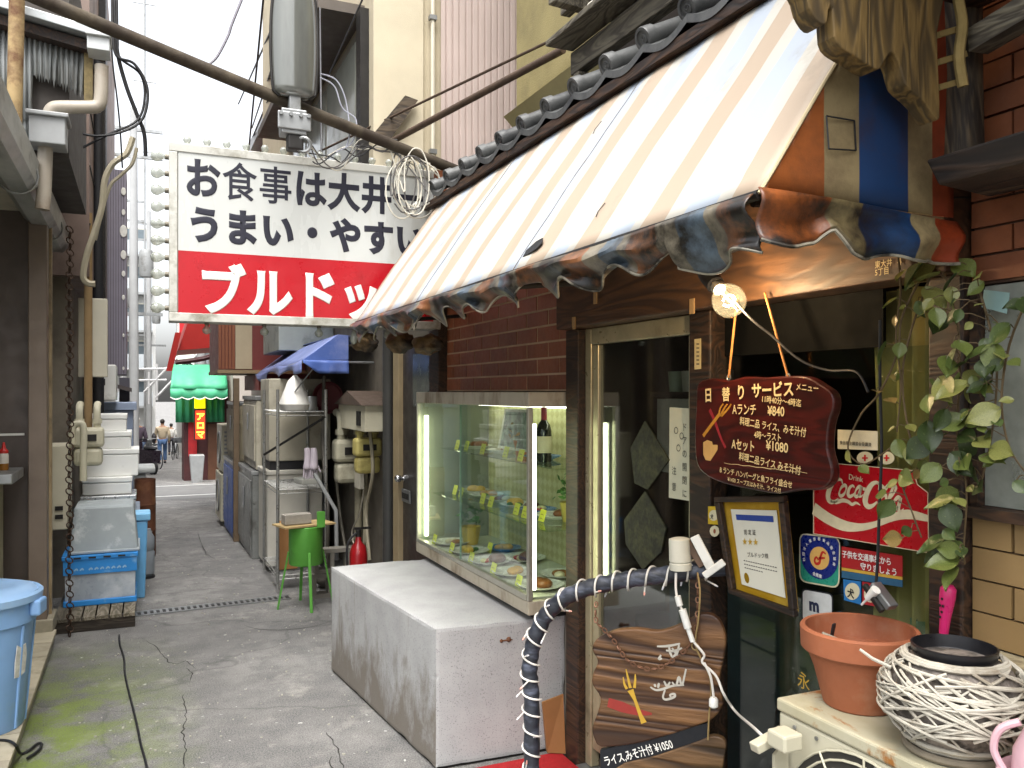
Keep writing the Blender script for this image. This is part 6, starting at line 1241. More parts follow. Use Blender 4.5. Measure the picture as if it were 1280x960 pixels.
text('認 定 証', .017, q4(.33, .37, .0015), xd, yd, DK, cf, .005, .9); text('★★★', .026, q4(.28, .475, .0015), xd, yd, GOLD, cf, 0, 1.0); text('ブルドック様', .016, q4(.33, .585, .0015), xd, yd, DK, cf, .005)
L = MB()
for i in range(3):
    for k in range(14 if i < 2 else 8): brush(L, [q4(.26+k*.036, .635+.035*i, .0016), q4(.276+k*.036, .63+.035*i, .0016), q4(.284+k*.036, .637+.035*i, .0016)], [.0022, .003, .002], -X_, 2)
L.build('fine_print', DK, cf)
L = MB(); cc = q4(.27, .80, .0016); L.add([cc+xd.normalized()*math.cos(a*.524)*.011+yd.normalized()*math.sin(a*.524)*.016 for a in range(12)], [list(range(12))]); L.build('gold_seal', M('gold_foil_seal', 'b08a1c', .35, .6, .2, 20, bmp=.1), cf)
# association badge
bd = thing('association_badge', 'navy and teal enamel member badge with red emblem', 'badge', at(1025, 736, X=XS))
def rrect(px, r=.18):
    P = [V((u, v, 0)) for u, v in px]; out = []
    for i in range(4):
        a, b, c = P[i-1], P[i], P[(i+1) % 4]; s_, e_ = b.lerp(a, r), b.lerp(c, r)
        for k in range(5): t = k/4; out.append(s_*(1-t)**2+b*2*t*(1-t)+e_*t*t)
    return [(p.x, p.y) for p in out]
B4 = [(999, 666), (1050, 672), (1049, 736), (999, 727)]
def b2(a, b): u = (B4[0][0]*(1-a)+B4[1][0]*a)*(1-b)+(B4[3][0]*(1-a)+B4[2][0]*a)*b; v = (B4[0][1]*(1-a)+B4[1][1]*a)*(1-b)+(B4[3][1]*(1-a)+B4[2][1]*a)*b; return (u, v)
panel(rrect(B4), 'plate', MP('badge_cream', 'd2c9a8', .35), bd, .001); panel(rrect([b2(.03, .03), b2(.97, .03), b2(.97, .97), b2(.03, .97)]), 'teal_field', MP('teal_enamel', '2f8f78', .3), bd, .0018)
nav = [b2(.03, .42), b2(.03, .12), b2(.10, .03), b2(.90, .03), b2(.97, .12), b2(.97, .42)]+[b2(.5+.47*math.cos(a), .42+.46*math.sin(a)) for a in [i*math.pi/14 for i in range(1, 14)]]
panel(nav, 'navy_shield', MP('navy_enamel', '1c2a72', .3), bd, .0026); panel([b2(.5+.24*math.cos(i*math.pi/12), .46+.23*math.sin(i*math.pi/12)) for i in range(24)], 'orange_disc', MP('badge_orange', 'dcae62', .35), bd, .0034)
L = MB(); XBG = XS-.0038
def bb_(pts, ws): brush(L, [at(*b2(a, b), X=XBG) for a, b in pts], ws, -X_, 5)
bb_([(.66, .36), (.58, .33), (.53, .42), (.50, .55), (.42, .58), (.38, .52), (.42, .45), (.48, .50)], [.004, .007, .008, .008, .007, .006, .006]); bb_([(.48, .46), (.56, .45), (.64, .44)], [.005, .007, .004]); L.build('emblem', MP('emblem_red', 'bc2a20'), bd)
for i, chx in enumerate('社団法人東京都食品衛生協会'):
    a = math.pi*(1.08-i*1.16/12); c = b2(.5+.36*math.cos(a), .44-.34*math.sin(a)); p = at(*c, X=XS-.003); dr_ = a-math.pi/2
    text(chx, .0105, p, V((0, -math.cos(dr_), math.sin(dr_))), V((0, math.sin(dr_), math.cos(dr_))), WHT, bd, .02, align='CENTER')
text('会員章', .012, at(*b2(.34, .81), X=XS-.003), V((0, -1, -.1)), Z_, WHT, bd, .02)
# road safety plate
rp = thing('road_safety_plate', 'red plate with white road safety wording and blue foot', 'plate', at(1090, 733, X=XS))
panel([(1052, 683), (1128, 695), (1128, 721), (1052, 709)], 'red_field', M('plate_red', 'a31c20', .4, 0, .1, 8, bmp=0), rp, .001); panel([(1052, 709.3), (1128, 721.3), (1128, 725), (1052, 713)], 'yellow_line', MP('plate_yellow', 'c8a03a'), rp, .001); panel([(1052, 713.3), (1128, 725.3), (1128, 734), (1052, 722)], 'blue_field', MP('plate_blue', '2a5a7a'), rp, .001)
sdn = at(1128, 695, X=XS)-at(1052, 683, X=XS); text('子供を交通事故から', .0205, at(1053, 695.5, X=XS-.001), sdn, Z_, WHT, rp, .02, .9); text('守りましょう', .0205, at(1076, 711, X=XS-.001), sdn, Z_, WHT, rp, .02, .98)
# dog tags
def dogtag(px, col, lab, name='dog_tag'):
    t = thing(name, lab, 'sticker', at(*px[3], X=XS)); panel(px, 'field', MP('tag_'+col, col), t, .001); cu_ = sum(p[0] for p in px)/4; cv = sum(p[1] for p in px)/4; ru = abs(px[1][0]-px[0][0])*.42
    panel([(cu_+ru*math.cos(i*math.pi/10), cv+ru*1.15*math.sin(i*math.pi/10)) for i in range(20)], 'disc', MP('tag_cream', 'd8cfae'), t, .0018); text('犬', ru*.0029, at(cu_-ru*.62, cv+ru*.62, X=XS-.0018), -Y_, Z_, INKB, t, .03, .9)
dogtag([(1054, 724), (1076, 727), (1076, 756), (1055, 750)], '1f6fae', 'blue dog licence sticker below the red safety plate'); dogtag([(1078, 727), (1099, 731), (1099, 759), (1078, 755)], 'a81c26', 'red dog licence sticker partly behind the hanging plug')
XS = 1.698; dogtag([(885, 633), (899, 633), (899, 656), (885, 655)], 'c8a820', 'yellow dog licence sticker left of the certificate')
rs_ = thing('round_sticker', 'small round cream sticker under the yellow dog sticker', 'sticker', at(893, 670, X=XS)); panel([(893+6*math.cos(i*.524), 664+7*math.sin(i*.524)) for i in range(12)], 'disc', MP('tag_cream', 'd8cfae'), rs_, .001); panel([(893+1.5*math.cos(i*.785), 664+3*math.sin(i*.785)) for i in range(8)], 'mark', MP('brown_mark', '8a4a2a'), rs_, .0018)
st_ = thing('narrow_label', 'narrow cream label strip on the post right of the door', 'label', at(872, 462, X=XS)); panel([(868, 424), (876, 423), (876, 461), (868, 462)], 'strip', MP('strip_cream', 'bfae80'), st_, .001)
L = MB(); [brush(L, onw([(870.5, 430+i*5), (874, 430+i*5)], XS-.0015), [.004, .004], -X_, 2) for i in range(6)]; L.build('print', DK, st_)
XS = 1.7575
ms_ = thing('letter_m_plate', 'white plate with a dark letter half hidden by the clay pot', 'plate', at(1020, 770, X=XS)); panel(rrect([(1002, 735), (1041, 742), (1041, 785), (1002, 778)], .15), 'border', MP('plate_dark_border', '1a1a22'), ms_, .001); panel(rrect([(1003.5, 737), (1039.5, 743.5), (1039.5, 783), (1003.5, 776)], .15), 'field', MP('plate_white', 'c8cac8'), ms_, .0018); text('m', .05, at(1012, 762, X=XS-.0018), sdn, Z_, MP('navy_letter', '1c2440'), ms_, .05)
wp = thing('small_placard', 'small white printed placard above the red drink sign', 'placard', at(1070, 563, X=XS)); panel([(1047, 537), (1097, 539), (1097, 563), (1047, 561)], 'card', MP('placard_white', 'cfccb4'), wp, .001); text('食品衛生講習会受講済', .0115, at(1050, 555, X=XS-.001), -Y_, Z_, DK, wp, .012, .95)
for u, lab in ((1081, 'left oval red cross sticker under the placard'), (1108, 'right oval red cross sticker under the placard')):
    t = thing('cross_sticker', lab, 'sticker', at(u, 580, X=XS), 'red cross stickers'); panel([(u+10*math.cos(i*.314), 572.5+8*math.sin(i*.314)) for i in range(20)], 'oval', MP('sticker_cream', 'd6cfae'), t, .001); panel([(u+a, 572.5+b) for a, b in ((-1, -4), (1, -4), (1, -1), (3.5, -1), (3.5, 1), (1, 1), (1, 4), (-1, 4), (-1, 1), (-3.5, 1), (-3.5, -1), (-1, -1))], 'cross', REDP, t, .0018)
ad = thing('address_plate', 'white painted block address on the brown header beam', 'address', at(1110, 345, X=1.654)); 
text('東大井', .0195, at(1094, 335, X=1.6535), V((0, -1, .0)), Z_, CHK, ad, .01, .9); text('5丁目', .0195, at(1094, 344.5, X=1.6535), V((0, -1, .0)), Z_, CHK, ad, .01, .9); text('4', .026, at(1122, 332, X=1.6535), V((0, -1, 0)), Z_, CHK, ad, .01)
gk = thing('gold_character', 'gold painted character low on the window beside the clay pot', 'lettering', at(1005, 860, X=1.757)); text('永', .052, at(997, 856, X=1.7595), -Y_, Z_, GOLD, gk, .0)
# hanging flex with plug and clip
cable([at(1100, 400, X=1.60), at(1100, 480, X=1.63), at(1102, 560, X=1.64), at(1099, 640, X=1.64), at(1097, 700, X=1.64), at(1095, 728, X=1.64)], .004, BLACK, 'black flex hanging straight down in front of the drink sign')
pg = thing('clip_lamp_clamp', 'metal clip hanging on the black flex with white plug', 'clip', at(1100, 760, X=1.64))
p, q = at(1093, 730, X=1.63), at(1116, 760, X=1.63); MB().bar(p, q, .018, .03, X_).build('jaw', STEEL, pg, bevel=.003); MB().bar(p+V((-.02, .012, -.002)), q+V((-.02, .012, -.01)), .014, .012, X_).build('jaw', DARKM, pg, bevel=.003)
MB().tube([at(1095, 737, X=1.61), at(1085, 748, X=1.61)], [.012, .009], 10).tube([at(1085, 748, X=1.61), at(1077, 756, X=1.61)], .003, 6).build('white_plug', WHITEP, pg, smooth=True)
# ================================================================== HANDRAIL WITH FAIRY LIGHTS
RP, RQ = V((1.22, 2.59, 0)), V((1.655, 2.16, 0)); RD = (RQ-RP).normalized(); RN = V((-RD.y, RD.x, 0)); RN = RN if RN.y < 0 else -RN
def atl(u, v, off=0):
    """on the upright plane of the rail (off = metres towards the viewer)"""
    t = (u-640)/FPX; d = V((SS+t*CC, CC-t*SS, (HZN-v)/FPX)); k = ((RP+RN*off).dot(RN))/(d.x*RN.x+d.y*RN.y); return V((d.x*k, d.y*k, CZ+d.z*k))
hr = thing('handrail', 'black taped handrail arching beside the entrance', 'handrail', (1.22, 2.59, 0))
foot = V((RP.x, RP.y, 0)); path = [foot, foot+V((0, 0, .3)), foot+V((0, 0, .55))]+[atl(u, v) for u, v in ((662, 835), (668, 800), (682, 770), (705, 748), (735, 735), (770, 727), (810, 721), (850, 716), (884, 711))]
TAPE = M('wrapped_black_tape', '2b2e36', .45, 0, .35, 5, '5a6070', 9, .5, .7, bmp=.5, bscale=25, stretch=(1, 1, 3))
RPTS = smoothpts(path, 8); MB().tube([p+V((0, 0, 0)) for p in RPTS], [.027+.002*math.sin(i*1.9) for i in range(len(RPTS))], 16).build('pipe', TAPE, hr, smooth=True)
MB().lathe([(.05, 0), (.05, .012), (.03, .016)], foot, 18).build('foot_plate', STEEL, hr, smooth=30)
MB().tube([RPTS[-1], V((1.70, RPTS[-1].y-.03, RPTS[-1].z+.005))], .026, 12).build('wall_end', TAPE, hr, smooth=True)
fl = thing('fairy_lights', 'white string of fairy lights wound round the handrail', 'fairy lights', foot+V((0, 0, .3)))
sp = []; L_ = 0; prev = RPTS[0]; WLED = M('white_led_wire', 'd4d0c8', .45, 0, .08, 9, bmp=0); turn = .062
tips = []; nrm = X_
for i, p in enumerate(RPTS):
    if p.z < .28: prev = p; continue
    t = (RPTS[min(i+1, len(RPTS)-1)]-RPTS[max(0, i-1)]).normalized(); seg = (p-prev).length
    for k in range(6):
        L_ += seg/6; a = L_/turn*2*math.pi+.6*math.sin(L_*21); s1 = RN.cross(t).normalized() if abs(RN.cross(t).length) > .1 else X_; c = prev.lerp(p, k/6)
        sp.append(c+(RN*math.cos(a)+s1*math.sin(a))*(.031+.003*math.sin(L_*50)))
    prev = p
MB().tube(sp, .0034, 6).build('wire', WLED, fl, smooth=True)
rn = random.Random(5)
tipm = ME('led_tip', 'f0e6d8', .15)
for k in range(26):
    p = sp[int((k+.5)/26*len(sp))]; d = (RN*rn.uniform(.2, 1)+V((rn.uniform(-1, 1), rn.uniform(-.6, .6), rn.uniform(-1, .5)))).normalized(); e = p+d*rn.uniform(.022, .036)
    o = MB().tube([p, e], .0026, 5).build('stub_wire', WLED, fl, smooth=True); MB().tube([e, e+d*.012], [.0038, .002], 6).build('led', M('pink_led', 'd8a090', .3, bmp=0) if k % 4 == 0 else M('clear_led', 'd8d8dc', .2, bmp=0), o, smooth=True)
# white lamp clamp at the rail end
cl = thing('white_clamp_lamp', 'white clamp lamp body at the wall end of the handrail', 'lamp', atl(852, 714, .02))
b0, t0 = atl(851, 712, .03), atl(849, 672, .03); MB().lathe([(.034, 0), (.035, .02), (.031, .024), (.035, .028), (.033, (t0-b0).length-.004), (.02, (t0-b0).length)], b0, 20, (t0-b0)).build('body', M('aged_white_plastic', 'c9c6b6', .45, 0, .1, 9, bmp=.05), cl, smooth=30)
MB().bar(atl(868, 670, .05), atl(890, 712, .05), .03, .012, RN).build('clamp_arm', WHITEP, cl, bevel=.003); MB().bar(atl(880, 720, .052), atl(905, 702, .052), .022, .014, RN).build('clamp_jaw', WHITEP, cl, bevel=.003); MB().bar(atl(858, 676, .03), atl(878, 708, .03), .022, .012, RN).build('rusty_plate', M('rusty_plate', '6a5444', .8, .2, .3, 12, bmp=.3), cl, bevel=.003)
# carved wooden sign
ws = thing('hanging_wooden_sign', 'carved brown wooden sign with a painted fork hanging from the handrail', 'sign', atl(820, 935, .05))
wo = [(765, 789), (745, 800), (740, 813), (747, 827), (741, 842), (740, 856), (750, 872), (747, 890), (740, 910), (743, 925), (752, 934), (790, 931), (830, 921), (870, 908), (892, 898), (904, 880), (899, 860), (901, 840), (906, 818), (907, 795), (897, 773), (880, 767), (866, 772), (845, 783), (822, 789), (795, 786)]
CARV = MWOOD('carved_pine', '7d5834', '321c0d', 3.0, 'H', .55, 1.0, .9)
MB().prism(smoothpts([atl(u, v, .05) for u, v in wo], 3, True), -RN*.03).build('board', CARV, ws, bevel=.006)
L = MB(); PN = RN
def wb_(pts, wds, off=.0515): brush(L, [atl(640+x/4, 720+y/4, off) for x, y in pts], wds, PN, 5)
wb_([(660, 735), (640, 690), (615, 620), (592, 570)], [.020, .012, .010, .022]); wb_([(575, 565), (562, 540), (556, 505)], [.010, .007, .003]); wb_([(592, 560), (580, 510), (570, 466)], [.010, .007, .003]); wb_([(612, 560), (616, 520), (616, 490)], [.010, .007, .003])
L.build('painted_fork', MP('gold_paint', 'b8922e'), ws)
L = MB(); wb_([(480, 632), (550, 655), (630, 680), (700, 690)], [.030, .034, .022, .006], .0508); L.build('painted_knife', MP('dull_red_paint', '8a2a22'), ws)
L = MB()
for pts in ([(725, 352), (780, 350), (840, 338)], [(785, 350), (790, 380), (800, 405)], [(770, 372), (810, 375), (850, 360)], [(835, 345), (825, 385), (800, 408)], [(745, 395), (735, 415), (750, 412)], [(800, 360), (830, 400)],
            [(692, 555), (720, 570), (755, 565), (800, 550), (860, 545)], [(712, 540), (718, 555)], [(735, 535), (730, 560)], [(760, 525), (775, 550), (790, 530)], [(800, 530), (820, 548), (835, 505), (850, 545), (870, 465)], [(765, 570), (755, 605), (770, 618), (810, 605), (812, 590), (790, 595), (800, 612)]):
    wb_(pts, [.005, .008, .005])
L.build('brushed_lettering', MP('silver_paint', 'b5b0a4'), ws)
CHN = M('brown_sign_chain', '7a5844', .5, .6, .3, 20, bmp=.1)
def chain(pts, r, lab, par):
    P = smoothpts(pts, 10); b = MB(); acc = 0; last = P[0]; i = 0
    for a, c in zip(P, P[1:]):
        acc += (c-a).length
        if acc > r*2.1:
            acc = 0; t = (c-a).normalized(); ax = t.cross(RN).normalized() if i % 2 else RN; xd = t
            b.torus(c, ax, r, r*.3, 10, 5, sy=.65, xd=xd); i += 1
    b.build('chain', CHN, par, smooth=True)
chain([atl(746, 745, .03), atl(745, 775, .06), atl(756, 788, .062), atl(768, 802, .062), atl(783, 824, .062), atl(800, 834, .062), atl(818, 836, .062), atl(840, 826, .062), atl(862, 806, .062), atl(870, 785, .06), atl(872, 762, .05), atl(872, 722, .03)], .009, '', ws)
TWN = M('tan_twine', '8a744a', .85, 0, .2, 30, bmp=.2)
MB().tube(smoothpts([atl(872, 716, .04), atl(875, 740, .066), atl(873, 775, .07), atl(870, 808, .07), atl(888, 850, .066), atl(886, 900, .066), atl(885, 925, .066)], 6), .003, 6).build('twine', TWN, ws, smooth=True)
MB().torus(atl(869, 808, .068), RN, .011, .0025, 12, 5).build('twine_knot', TWN, ws, smooth=True)
cbd = thing('chalk_strip', 'black strip board with white handwritten price under the wooden sign', 'price board', atl(820, 958, .05))
MB().prism([atl(u, v, .045) for u, v in ((750, 938), (884, 904), (886, 914), (884, 928), (800, 952), (752, 985))], -RN*.02).build('board', M('blackboard', '080c14', .6, 0, .2, 9, bmp=.1), cbd)
bd_ = (atl(884, 908, .046)-atl(752, 944, .046)); text('ライス,みそ汁付 ¥1050', .035, atl(757, 957, .046), bd_, Z_, WHT, cbd, .012, .68)
lw = thing('lower_wooden_board', 'rough grained wooden board below the chalk strip', 'board', atl(850, 985, .05))
MB().prism(smoothpts([atl(u, v, .05) for u, v in ((768, 962), (820, 945), (870, 928), (892, 920), (907, 928), (905, 950), (895, 990), (850, 1010), (780, 1010))], 3, True), -RN*.025).build('plank', MWOOD('rough_pine', '7a5a38', '33220f', 3.2, 'H', .6, .8, .8), lw, bevel=.004)
MB().tube([atl(893, 920, .03), atl(892, 990, .03), V(atl(892, 990, .03).xy.to_3d()+V((0, 0, .02)))], .008, 8).build('stake', WDARK, lw)
MB().tube([V(atl(790, 990, .03).xy.to_3d()+V((0, 0, .02))), atl(790, 985, .03)], .008, 8).build('stake', WDARK, lw)
# cable joint and white flex down to the outdoor unit
cable([atl(845, 716, .05), atl(846, 745, .07), atl(858, 775, .08), atl(866, 800, .08), atl(880, 818, .08), atl(878, 828, .08), atl(895, 845, .08), atl(905, 868, .09), atl(920, 890, .09), at(945, 912, X=1.40), at(966, 934, X=1.40)], .004, WLED, 'white flex running from the handrail to the outdoor unit')
jn = thing('inline_connector', 'white inline connector hanging on the flex over the wooden sign', 'connector', atl(860, 800, .08))
MB().tube([atl(847, 745, .075), atl(850, 757, .075)], .010, 10).tube([atl(853, 762, .08), atl(860, 785, .08)], .012, 10).tube([atl(860, 785, .08), atl(866, 802, .08)], .008, 10).build('body', WHITEP, jn, smooth=40)
cable([atl(880, 828, .08), atl(888, 845, .085), atl(891, 862, .085), atl(892, 872, .085)], .004, WLED, 'short white flex dangling with a socket by the wooden sign')
tag(MB().lathe([(.008, 0), (.014, .006), (.014, .026), (.01, .032)], atl(892, 885, .085), 14).build('flex_socket', WHITEP, smooth=40), 'small white socket dangling beside the wooden sign', 'socket')
# mat, cardboard
mt = MB().prism([(1.25, 2.1, .004), (1.69, 2.1, .004), (1.69, 3.3, .004), (1.25, 3.3, .004)], (0, 0, .012)).build('door_mat', M('red_carpet', 'a01218', .95, 0, .15, 60, bmp=.8, bscale=300)); tag(mt, 'bright red mat lying at the entrance', 'mat')
tag(MB().hexa([(1.63, 3.30, .02), (1.70, 3.26, .02), (1.70, 3.30, .02), (1.64, 3.335, .02), (1.60, 3.285, .25), (1.69, 3.262, .28), (1.69, 3.27, .28), (1.60, 3.295, .25)]).build('cardboard_scrap', M('rack_cardboard', '')), 'torn brown cardboard leaning by the door post', 'cardboard')
# broad leaved plant by the window
pln = thing('broad_leaf_plant', 'broad green leaves growing behind the wooden sign', 'plant', (1.6, 1.95, 0))
MB().lathe([(.09, 0), (.12, .2), (.11, .2), (.08, .02), (.001, .02)], (1.57, 1.98, 0), 20).build('pot', DARKM, pln, smooth=40)
BLF = M('broad_leaf', '3f7a2c', .35, 0, .35, 8, bmp=.1)
for k in range(11):
    a = -2.9+k*.55; r = .16+.05*(k % 3); b = V((1.57, 1.98, .18)); d = V((math.cos(a), math.sin(a), 0)); sd = V((-d.y, d.x, 0)); 
    MB().grid(lambda s_, t: b+d*(r*t*(1-.25*t))+Z_*(.30*t-.16*t*t*(1+.3*(k % 2)))+sd*((s_-.5)*.085*math.sin(math.pi*min(1, t*.9+.08)))+Z_*(-.02*abs(s_-.5)), 4, 9).build('leaf', BLF, pln, smooth=True)
# ================================================================== OUTDOOR UNIT
oc = thing('outdoor_unit', 'cream outdoor air conditioner unit with fan grille in the foreground', 'air conditioner', (1.55, 1.15, 0))
OCM = M('ivory_steel', 'bdb8a2', .42, .05, .06, 4, 'a1966f', 3.5, .60, .8, bmp=.03); OX0, OX1, OY0, OY1, OZ0, OZ1 = 1.415, 1.69, .72, 1.60, .24, .86
def rusttop():
    m, n, l, p = nodes_of('rust_stained_ivory'); vec = coords(n, l, (1.5, 1, 1))
    o = mixc(n, l, rng(n, l, noise_n(n, l, vec, 5, 5), .4, .7), lin('b5b098'), lin('a39c80')); f = noise_n(n, l, vec, 7, 6, .7, .4)
    o = mixc(n, l, rng(n, l, f, .555, .64), o, lin('96622a')); o = mixc(n, l, rng(n, l, f, .66, .72), o, lin('5a3216')); l.new(o, p.inputs['Base Color']); p.inputs['Roughness'].default_value = .5; return m
MB().box(OX0, OX1, OY0, OY1, OZ0, OZ1-.032).build('body', OCM, oc, bevel=.008); MB().box(OX0-.004, OX1+.003, OY0-.004, OY1+.004, OZ1-.031, OZ1).build('top_panel', rusttop(), oc, bevel=.006)
fc_ = V((OX0-.006, 1.33, .565))
MB().lathe([(.001, 0), (.252, 0), (.255, .003)], V((OX0-.001, fc_.y, fc_.z)), 32, -X_).build('fan_recess', M('fan_dark', '2c2a26', .7, bmp=0), oc, smooth=True)
for r in (.05, .08, .11, .14, .165, .19, .215, .235, .255): MB().torus(fc_, X_, r, .0032, 36, 5).build('grille_ring', OCM, oc, smooth=True)
for k in range(12): a = k*math.pi/6; MB().tube([fc_+V((0, math.cos(a)*.03, math.sin(a)*.03)), fc_+V((-.002, math.cos(a)*.255, math.sin(a)*.255))], .003, 5).build('grille_spoke', OCM, oc, smooth=True)
for k in range(3):
    a = k*2.09; MB().add([fc_+V((.004, math.cos(a)*.03, math.sin(a)*.03)), fc_+V((.003, math.cos(a+.1)*.18, math.sin(a+.1)*.18)), fc_+V((.005, math.cos(a+.9)*.17, math.sin(a+.9)*.17))], [(0, 1, 2)]).build('fan_blade', GREYM, oc)
# hinged wind guide frame on the front
wg = MB(); wx = OX0-.05
for (a, b) in (((OX0-.01, OY1-.03, .79), (wx-.05, OY1-.03, .765)),): wg.bar(a, b, .03, .022)
wg.build('wind_guide', OCM, oc, bevel=.003)
MB().hexa([(wx, OY1-.045, .30), (OX0-.01, OY1-.045, .30), (OX0-.01, OY1-.035, .30), (wx, OY1-.035, .30), (wx, OY1-.045, .745), (OX0-.01, OY1-.045, .775), (OX0-.01, OY1-.035, .775), (wx, OY1-.035, .745)]).build('wind_guide_side', OCM, oc)
q = at(980, 930, X=OX0-.06); MB().box(OX0-.085, OX0-.03, q.y-.03, q.y+.03, q.z-.01, q.z+.03).build('hinge_block', OCM, oc, bevel=.006)
for y in (OY1-.06, OY1-.13, OY1-.3, OY1-.5): MB().lathe([(.005, 0), (.005, .003)], (OX0-.004, y, OZ1-.05), 8, -X_).build('screw', STEEL, oc)
MB().box(OX0+.02, OX1-.02, OY0+.08, OY0+.16, 0, OZ0-.001).build('foot_block', GREYM, oc); MB().box(OX0+.02, OX1-.02, OY1-.16, OY1-.08, 0, OZ0-.001).build('foot_block', GREYM, oc)
# clay pot
cp = thing('clay_pot', 'empty terracotta flower pot on the outdoor unit', 'flower pot', (1.575, 1.505, .86))
TER = M('terracotta', '9a5a3a', .75, 0, .18, 7, 'a87e62', 4, .5, .72, bmp=.15, bscale=90); PO = (1.560, 1.488, .8605); sc_ = .95
MB().lathe([(.078, 0), (.082, .004), (.113, .125), (.126, .126), (.132, .132), (.134, .178), (.130, .183), (.122, .182), (.118, .125), (.078, .02), (.001, .02)], PO, 40).build('pot', TER, cp, smooth=30)
q = V(PO); MB().cbox(q+V((-.055, .03, .165)), (.012, .004, .05), .3, .2).build('dark_clip', BLACK, cp)
tag(MB().cbox(q+V((-.06, .0, .155)), (.022, .085, .008), .9, .35).build('paper_tag', M('grubby_tag', 'aaa698', .7, bmp=.05), bevel=.002), 'grey plastic tag stuck inside the clay pot', 'tag')
# wicker basket planter
wk = thing('wicker_planter', 'round white woven wicker planter on the outdoor unit', 'planter', (1.545, 1.228, .86))
WK = M('whitewashed_wicker', 'b8b2a4', .75, 0, .2, 14, '7a6c58', 10, .52, .7, bmp=.3); WO = V((1.535, 1.215, .862)); rn = random.Random(11)
def shell(a, e, r=1):
    """a round the planter, e from foot (0) to mouth (1)"""
    prof = [(0, .085, .02), (.15, .115, .045), (.4, .142, .09), (.65, .140, .135), (.85, .118, .175), (1, .092, .195)]
    for (e0, r0, z0), (e1, r1, z1) in zip(prof, prof[1:]):
        if e <= e1+1e-6: k = (e-e0)/(e1-e0); rr = r0+(r1-r0)*k; zz = z0+(z1-z0)*k; break
    return WO+V((math.cos(a)*rr*r, math.sin(a)*rr*r, zz))
for k in range(105):
    a0 = rn.uniform(0, 6.28); sp_a = rn.uniform(.7, 2.6)*rn.choice((-1, 1)); e0, e1 = (rn.uniform(0, .35), rn.uniform(.65, 1)) if k % 3 else (rn.uniform(.1, .9),)*2
    if k % 3 == 0: e1 = max(0, min(1, e0+rn.uniform(-.2, .2))); sp_a *= 1.5
    rr = rn.uniform(.97, 1.045); MB().tube([shell(a0+sp_a*i/16, max(0, min(1, e0+(e1-e0)*i/16+.06*math.sin(i/16*math.pi)*rn.choice((1,)))), rr) for i in range(17)], rn.uniform(.0022, .0036), 6).build('withy', WK, wk, smooth=True)
for e in (.0, .06, .97, 1.0): MB().tube([shell(i/30*2*math.pi, e, 1+.02*math.sin(i*2.1)) for i in range(30)], .0055, 6, True).build('rim_withy', WK, wk, smooth=True)
MB().lathe([(.08, .015), (.105, .045), (.13, .09), (.128, .135), (.108, .172), (.085, .19)], WO, 30).build('inner_weave', M('inner_wicker', '857c74', .9, 0, .4, 40, '4a443e', 25, .45, .6, bmp=.5), wk, smooth=True)
MB().torus(WO+V((0, 0, .008)), Z_, .092, .008, 30, 8).build('base_braid', M('dark_braid', '7d7464', .8, 0, .3, 20, bmp=.3), wk, smooth=True)
MB().lathe([(.06, .17), (.08, .2), (.082, .216), (.078, .217), (.074, .19), (.055, .178), (.001, .176)], WO, 30).build('black_liner', M('black_liner_pot', '16161a', .35, 0, .2, 9, bmp=.03), wk, smooth=35)
q0 = shell(2.6, .8); MB().tube([q0, q0+V((-.02, .03, .012)), q0+V((-.035, .05, .028))], [.004, .004, .003], 6).build('stray_withy', WK, wk, smooth=True)
# pink jug
pj = thing('pink_jug', 'pale pink plastic jug with handle at the right edge', 'jug', (1.50, .985, .86)); JO = (1.49, .985, .862); PK = M('pale_pink_plastic', 'cfa8b0', .35, 0, .06, 6, bmp=.02)
MB().lathe([(.06, 0), (.075, .01), (.085, .05), (.08, .055), (.07, .02), (.001, .015)], JO, 30).build('saucer', PK, pj, smooth=35); MB().lathe([(.05, .017), (.062, .03), (.058, .09), (.04, .13), (.036, .15), (.03, .15), (.001, .12)], JO, 28).build('body', PK, pj, smooth=40)
MB().tube(smoothpts([V(JO)+V((-.03, .035, .14)), V(JO)+V((-.05, .06, .12)), V(JO)+V((-.055, .068, .08)), V(JO)+V((-.045, .05, .04))], 6), .007, 8).build('handle', PK, pj, smooth=True)
# pink trowel standing behind the planter
tw = thing('pink_trowel', 'bright pink handled trowel standing behind the wicker planter', 'trowel', at(1180, 800, X=1.665)); p0, p1 = at(1179, 797, X=1.665), at(1186, 731, X=1.665); dv = (p1-p0); Lh = dv.length
MB().lathe([(.008, 0), (.010, Lh*.1), (.012, Lh*.4), (.017, Lh*.75), (.017, Lh*.92), (.011, Lh*.99), (.001, Lh)], p0, 20, dv, sy=1).build('handle', M('hot_pink', 'c8286a', .35, 0, .05, 6, bmp=0), tw, smooth=50)
for f, off in ((.75, 0), (.62, .004), (.62, -.004), (.5, 0), (.4, .003)): MB().lathe([(.0032, 0), (.0032, .001)], p0+dv*f+V((-.0165 if f > .6 else -.0135, off, 0)), 8, -X_).build('hole', BLACK, tw)
MB().prism([p0+V((0, .03, .0)), p0+V((0, .012, .006)), p0+V((0, -.012, .006)), p0+V((0, -.035, -.004)), p0+V((0, -.03, -.05)), p0+V((0, 0, -.085)), p0+V((0, .028, -.05))], (.004, 0, 0)).build('blade', STEEL, tw)
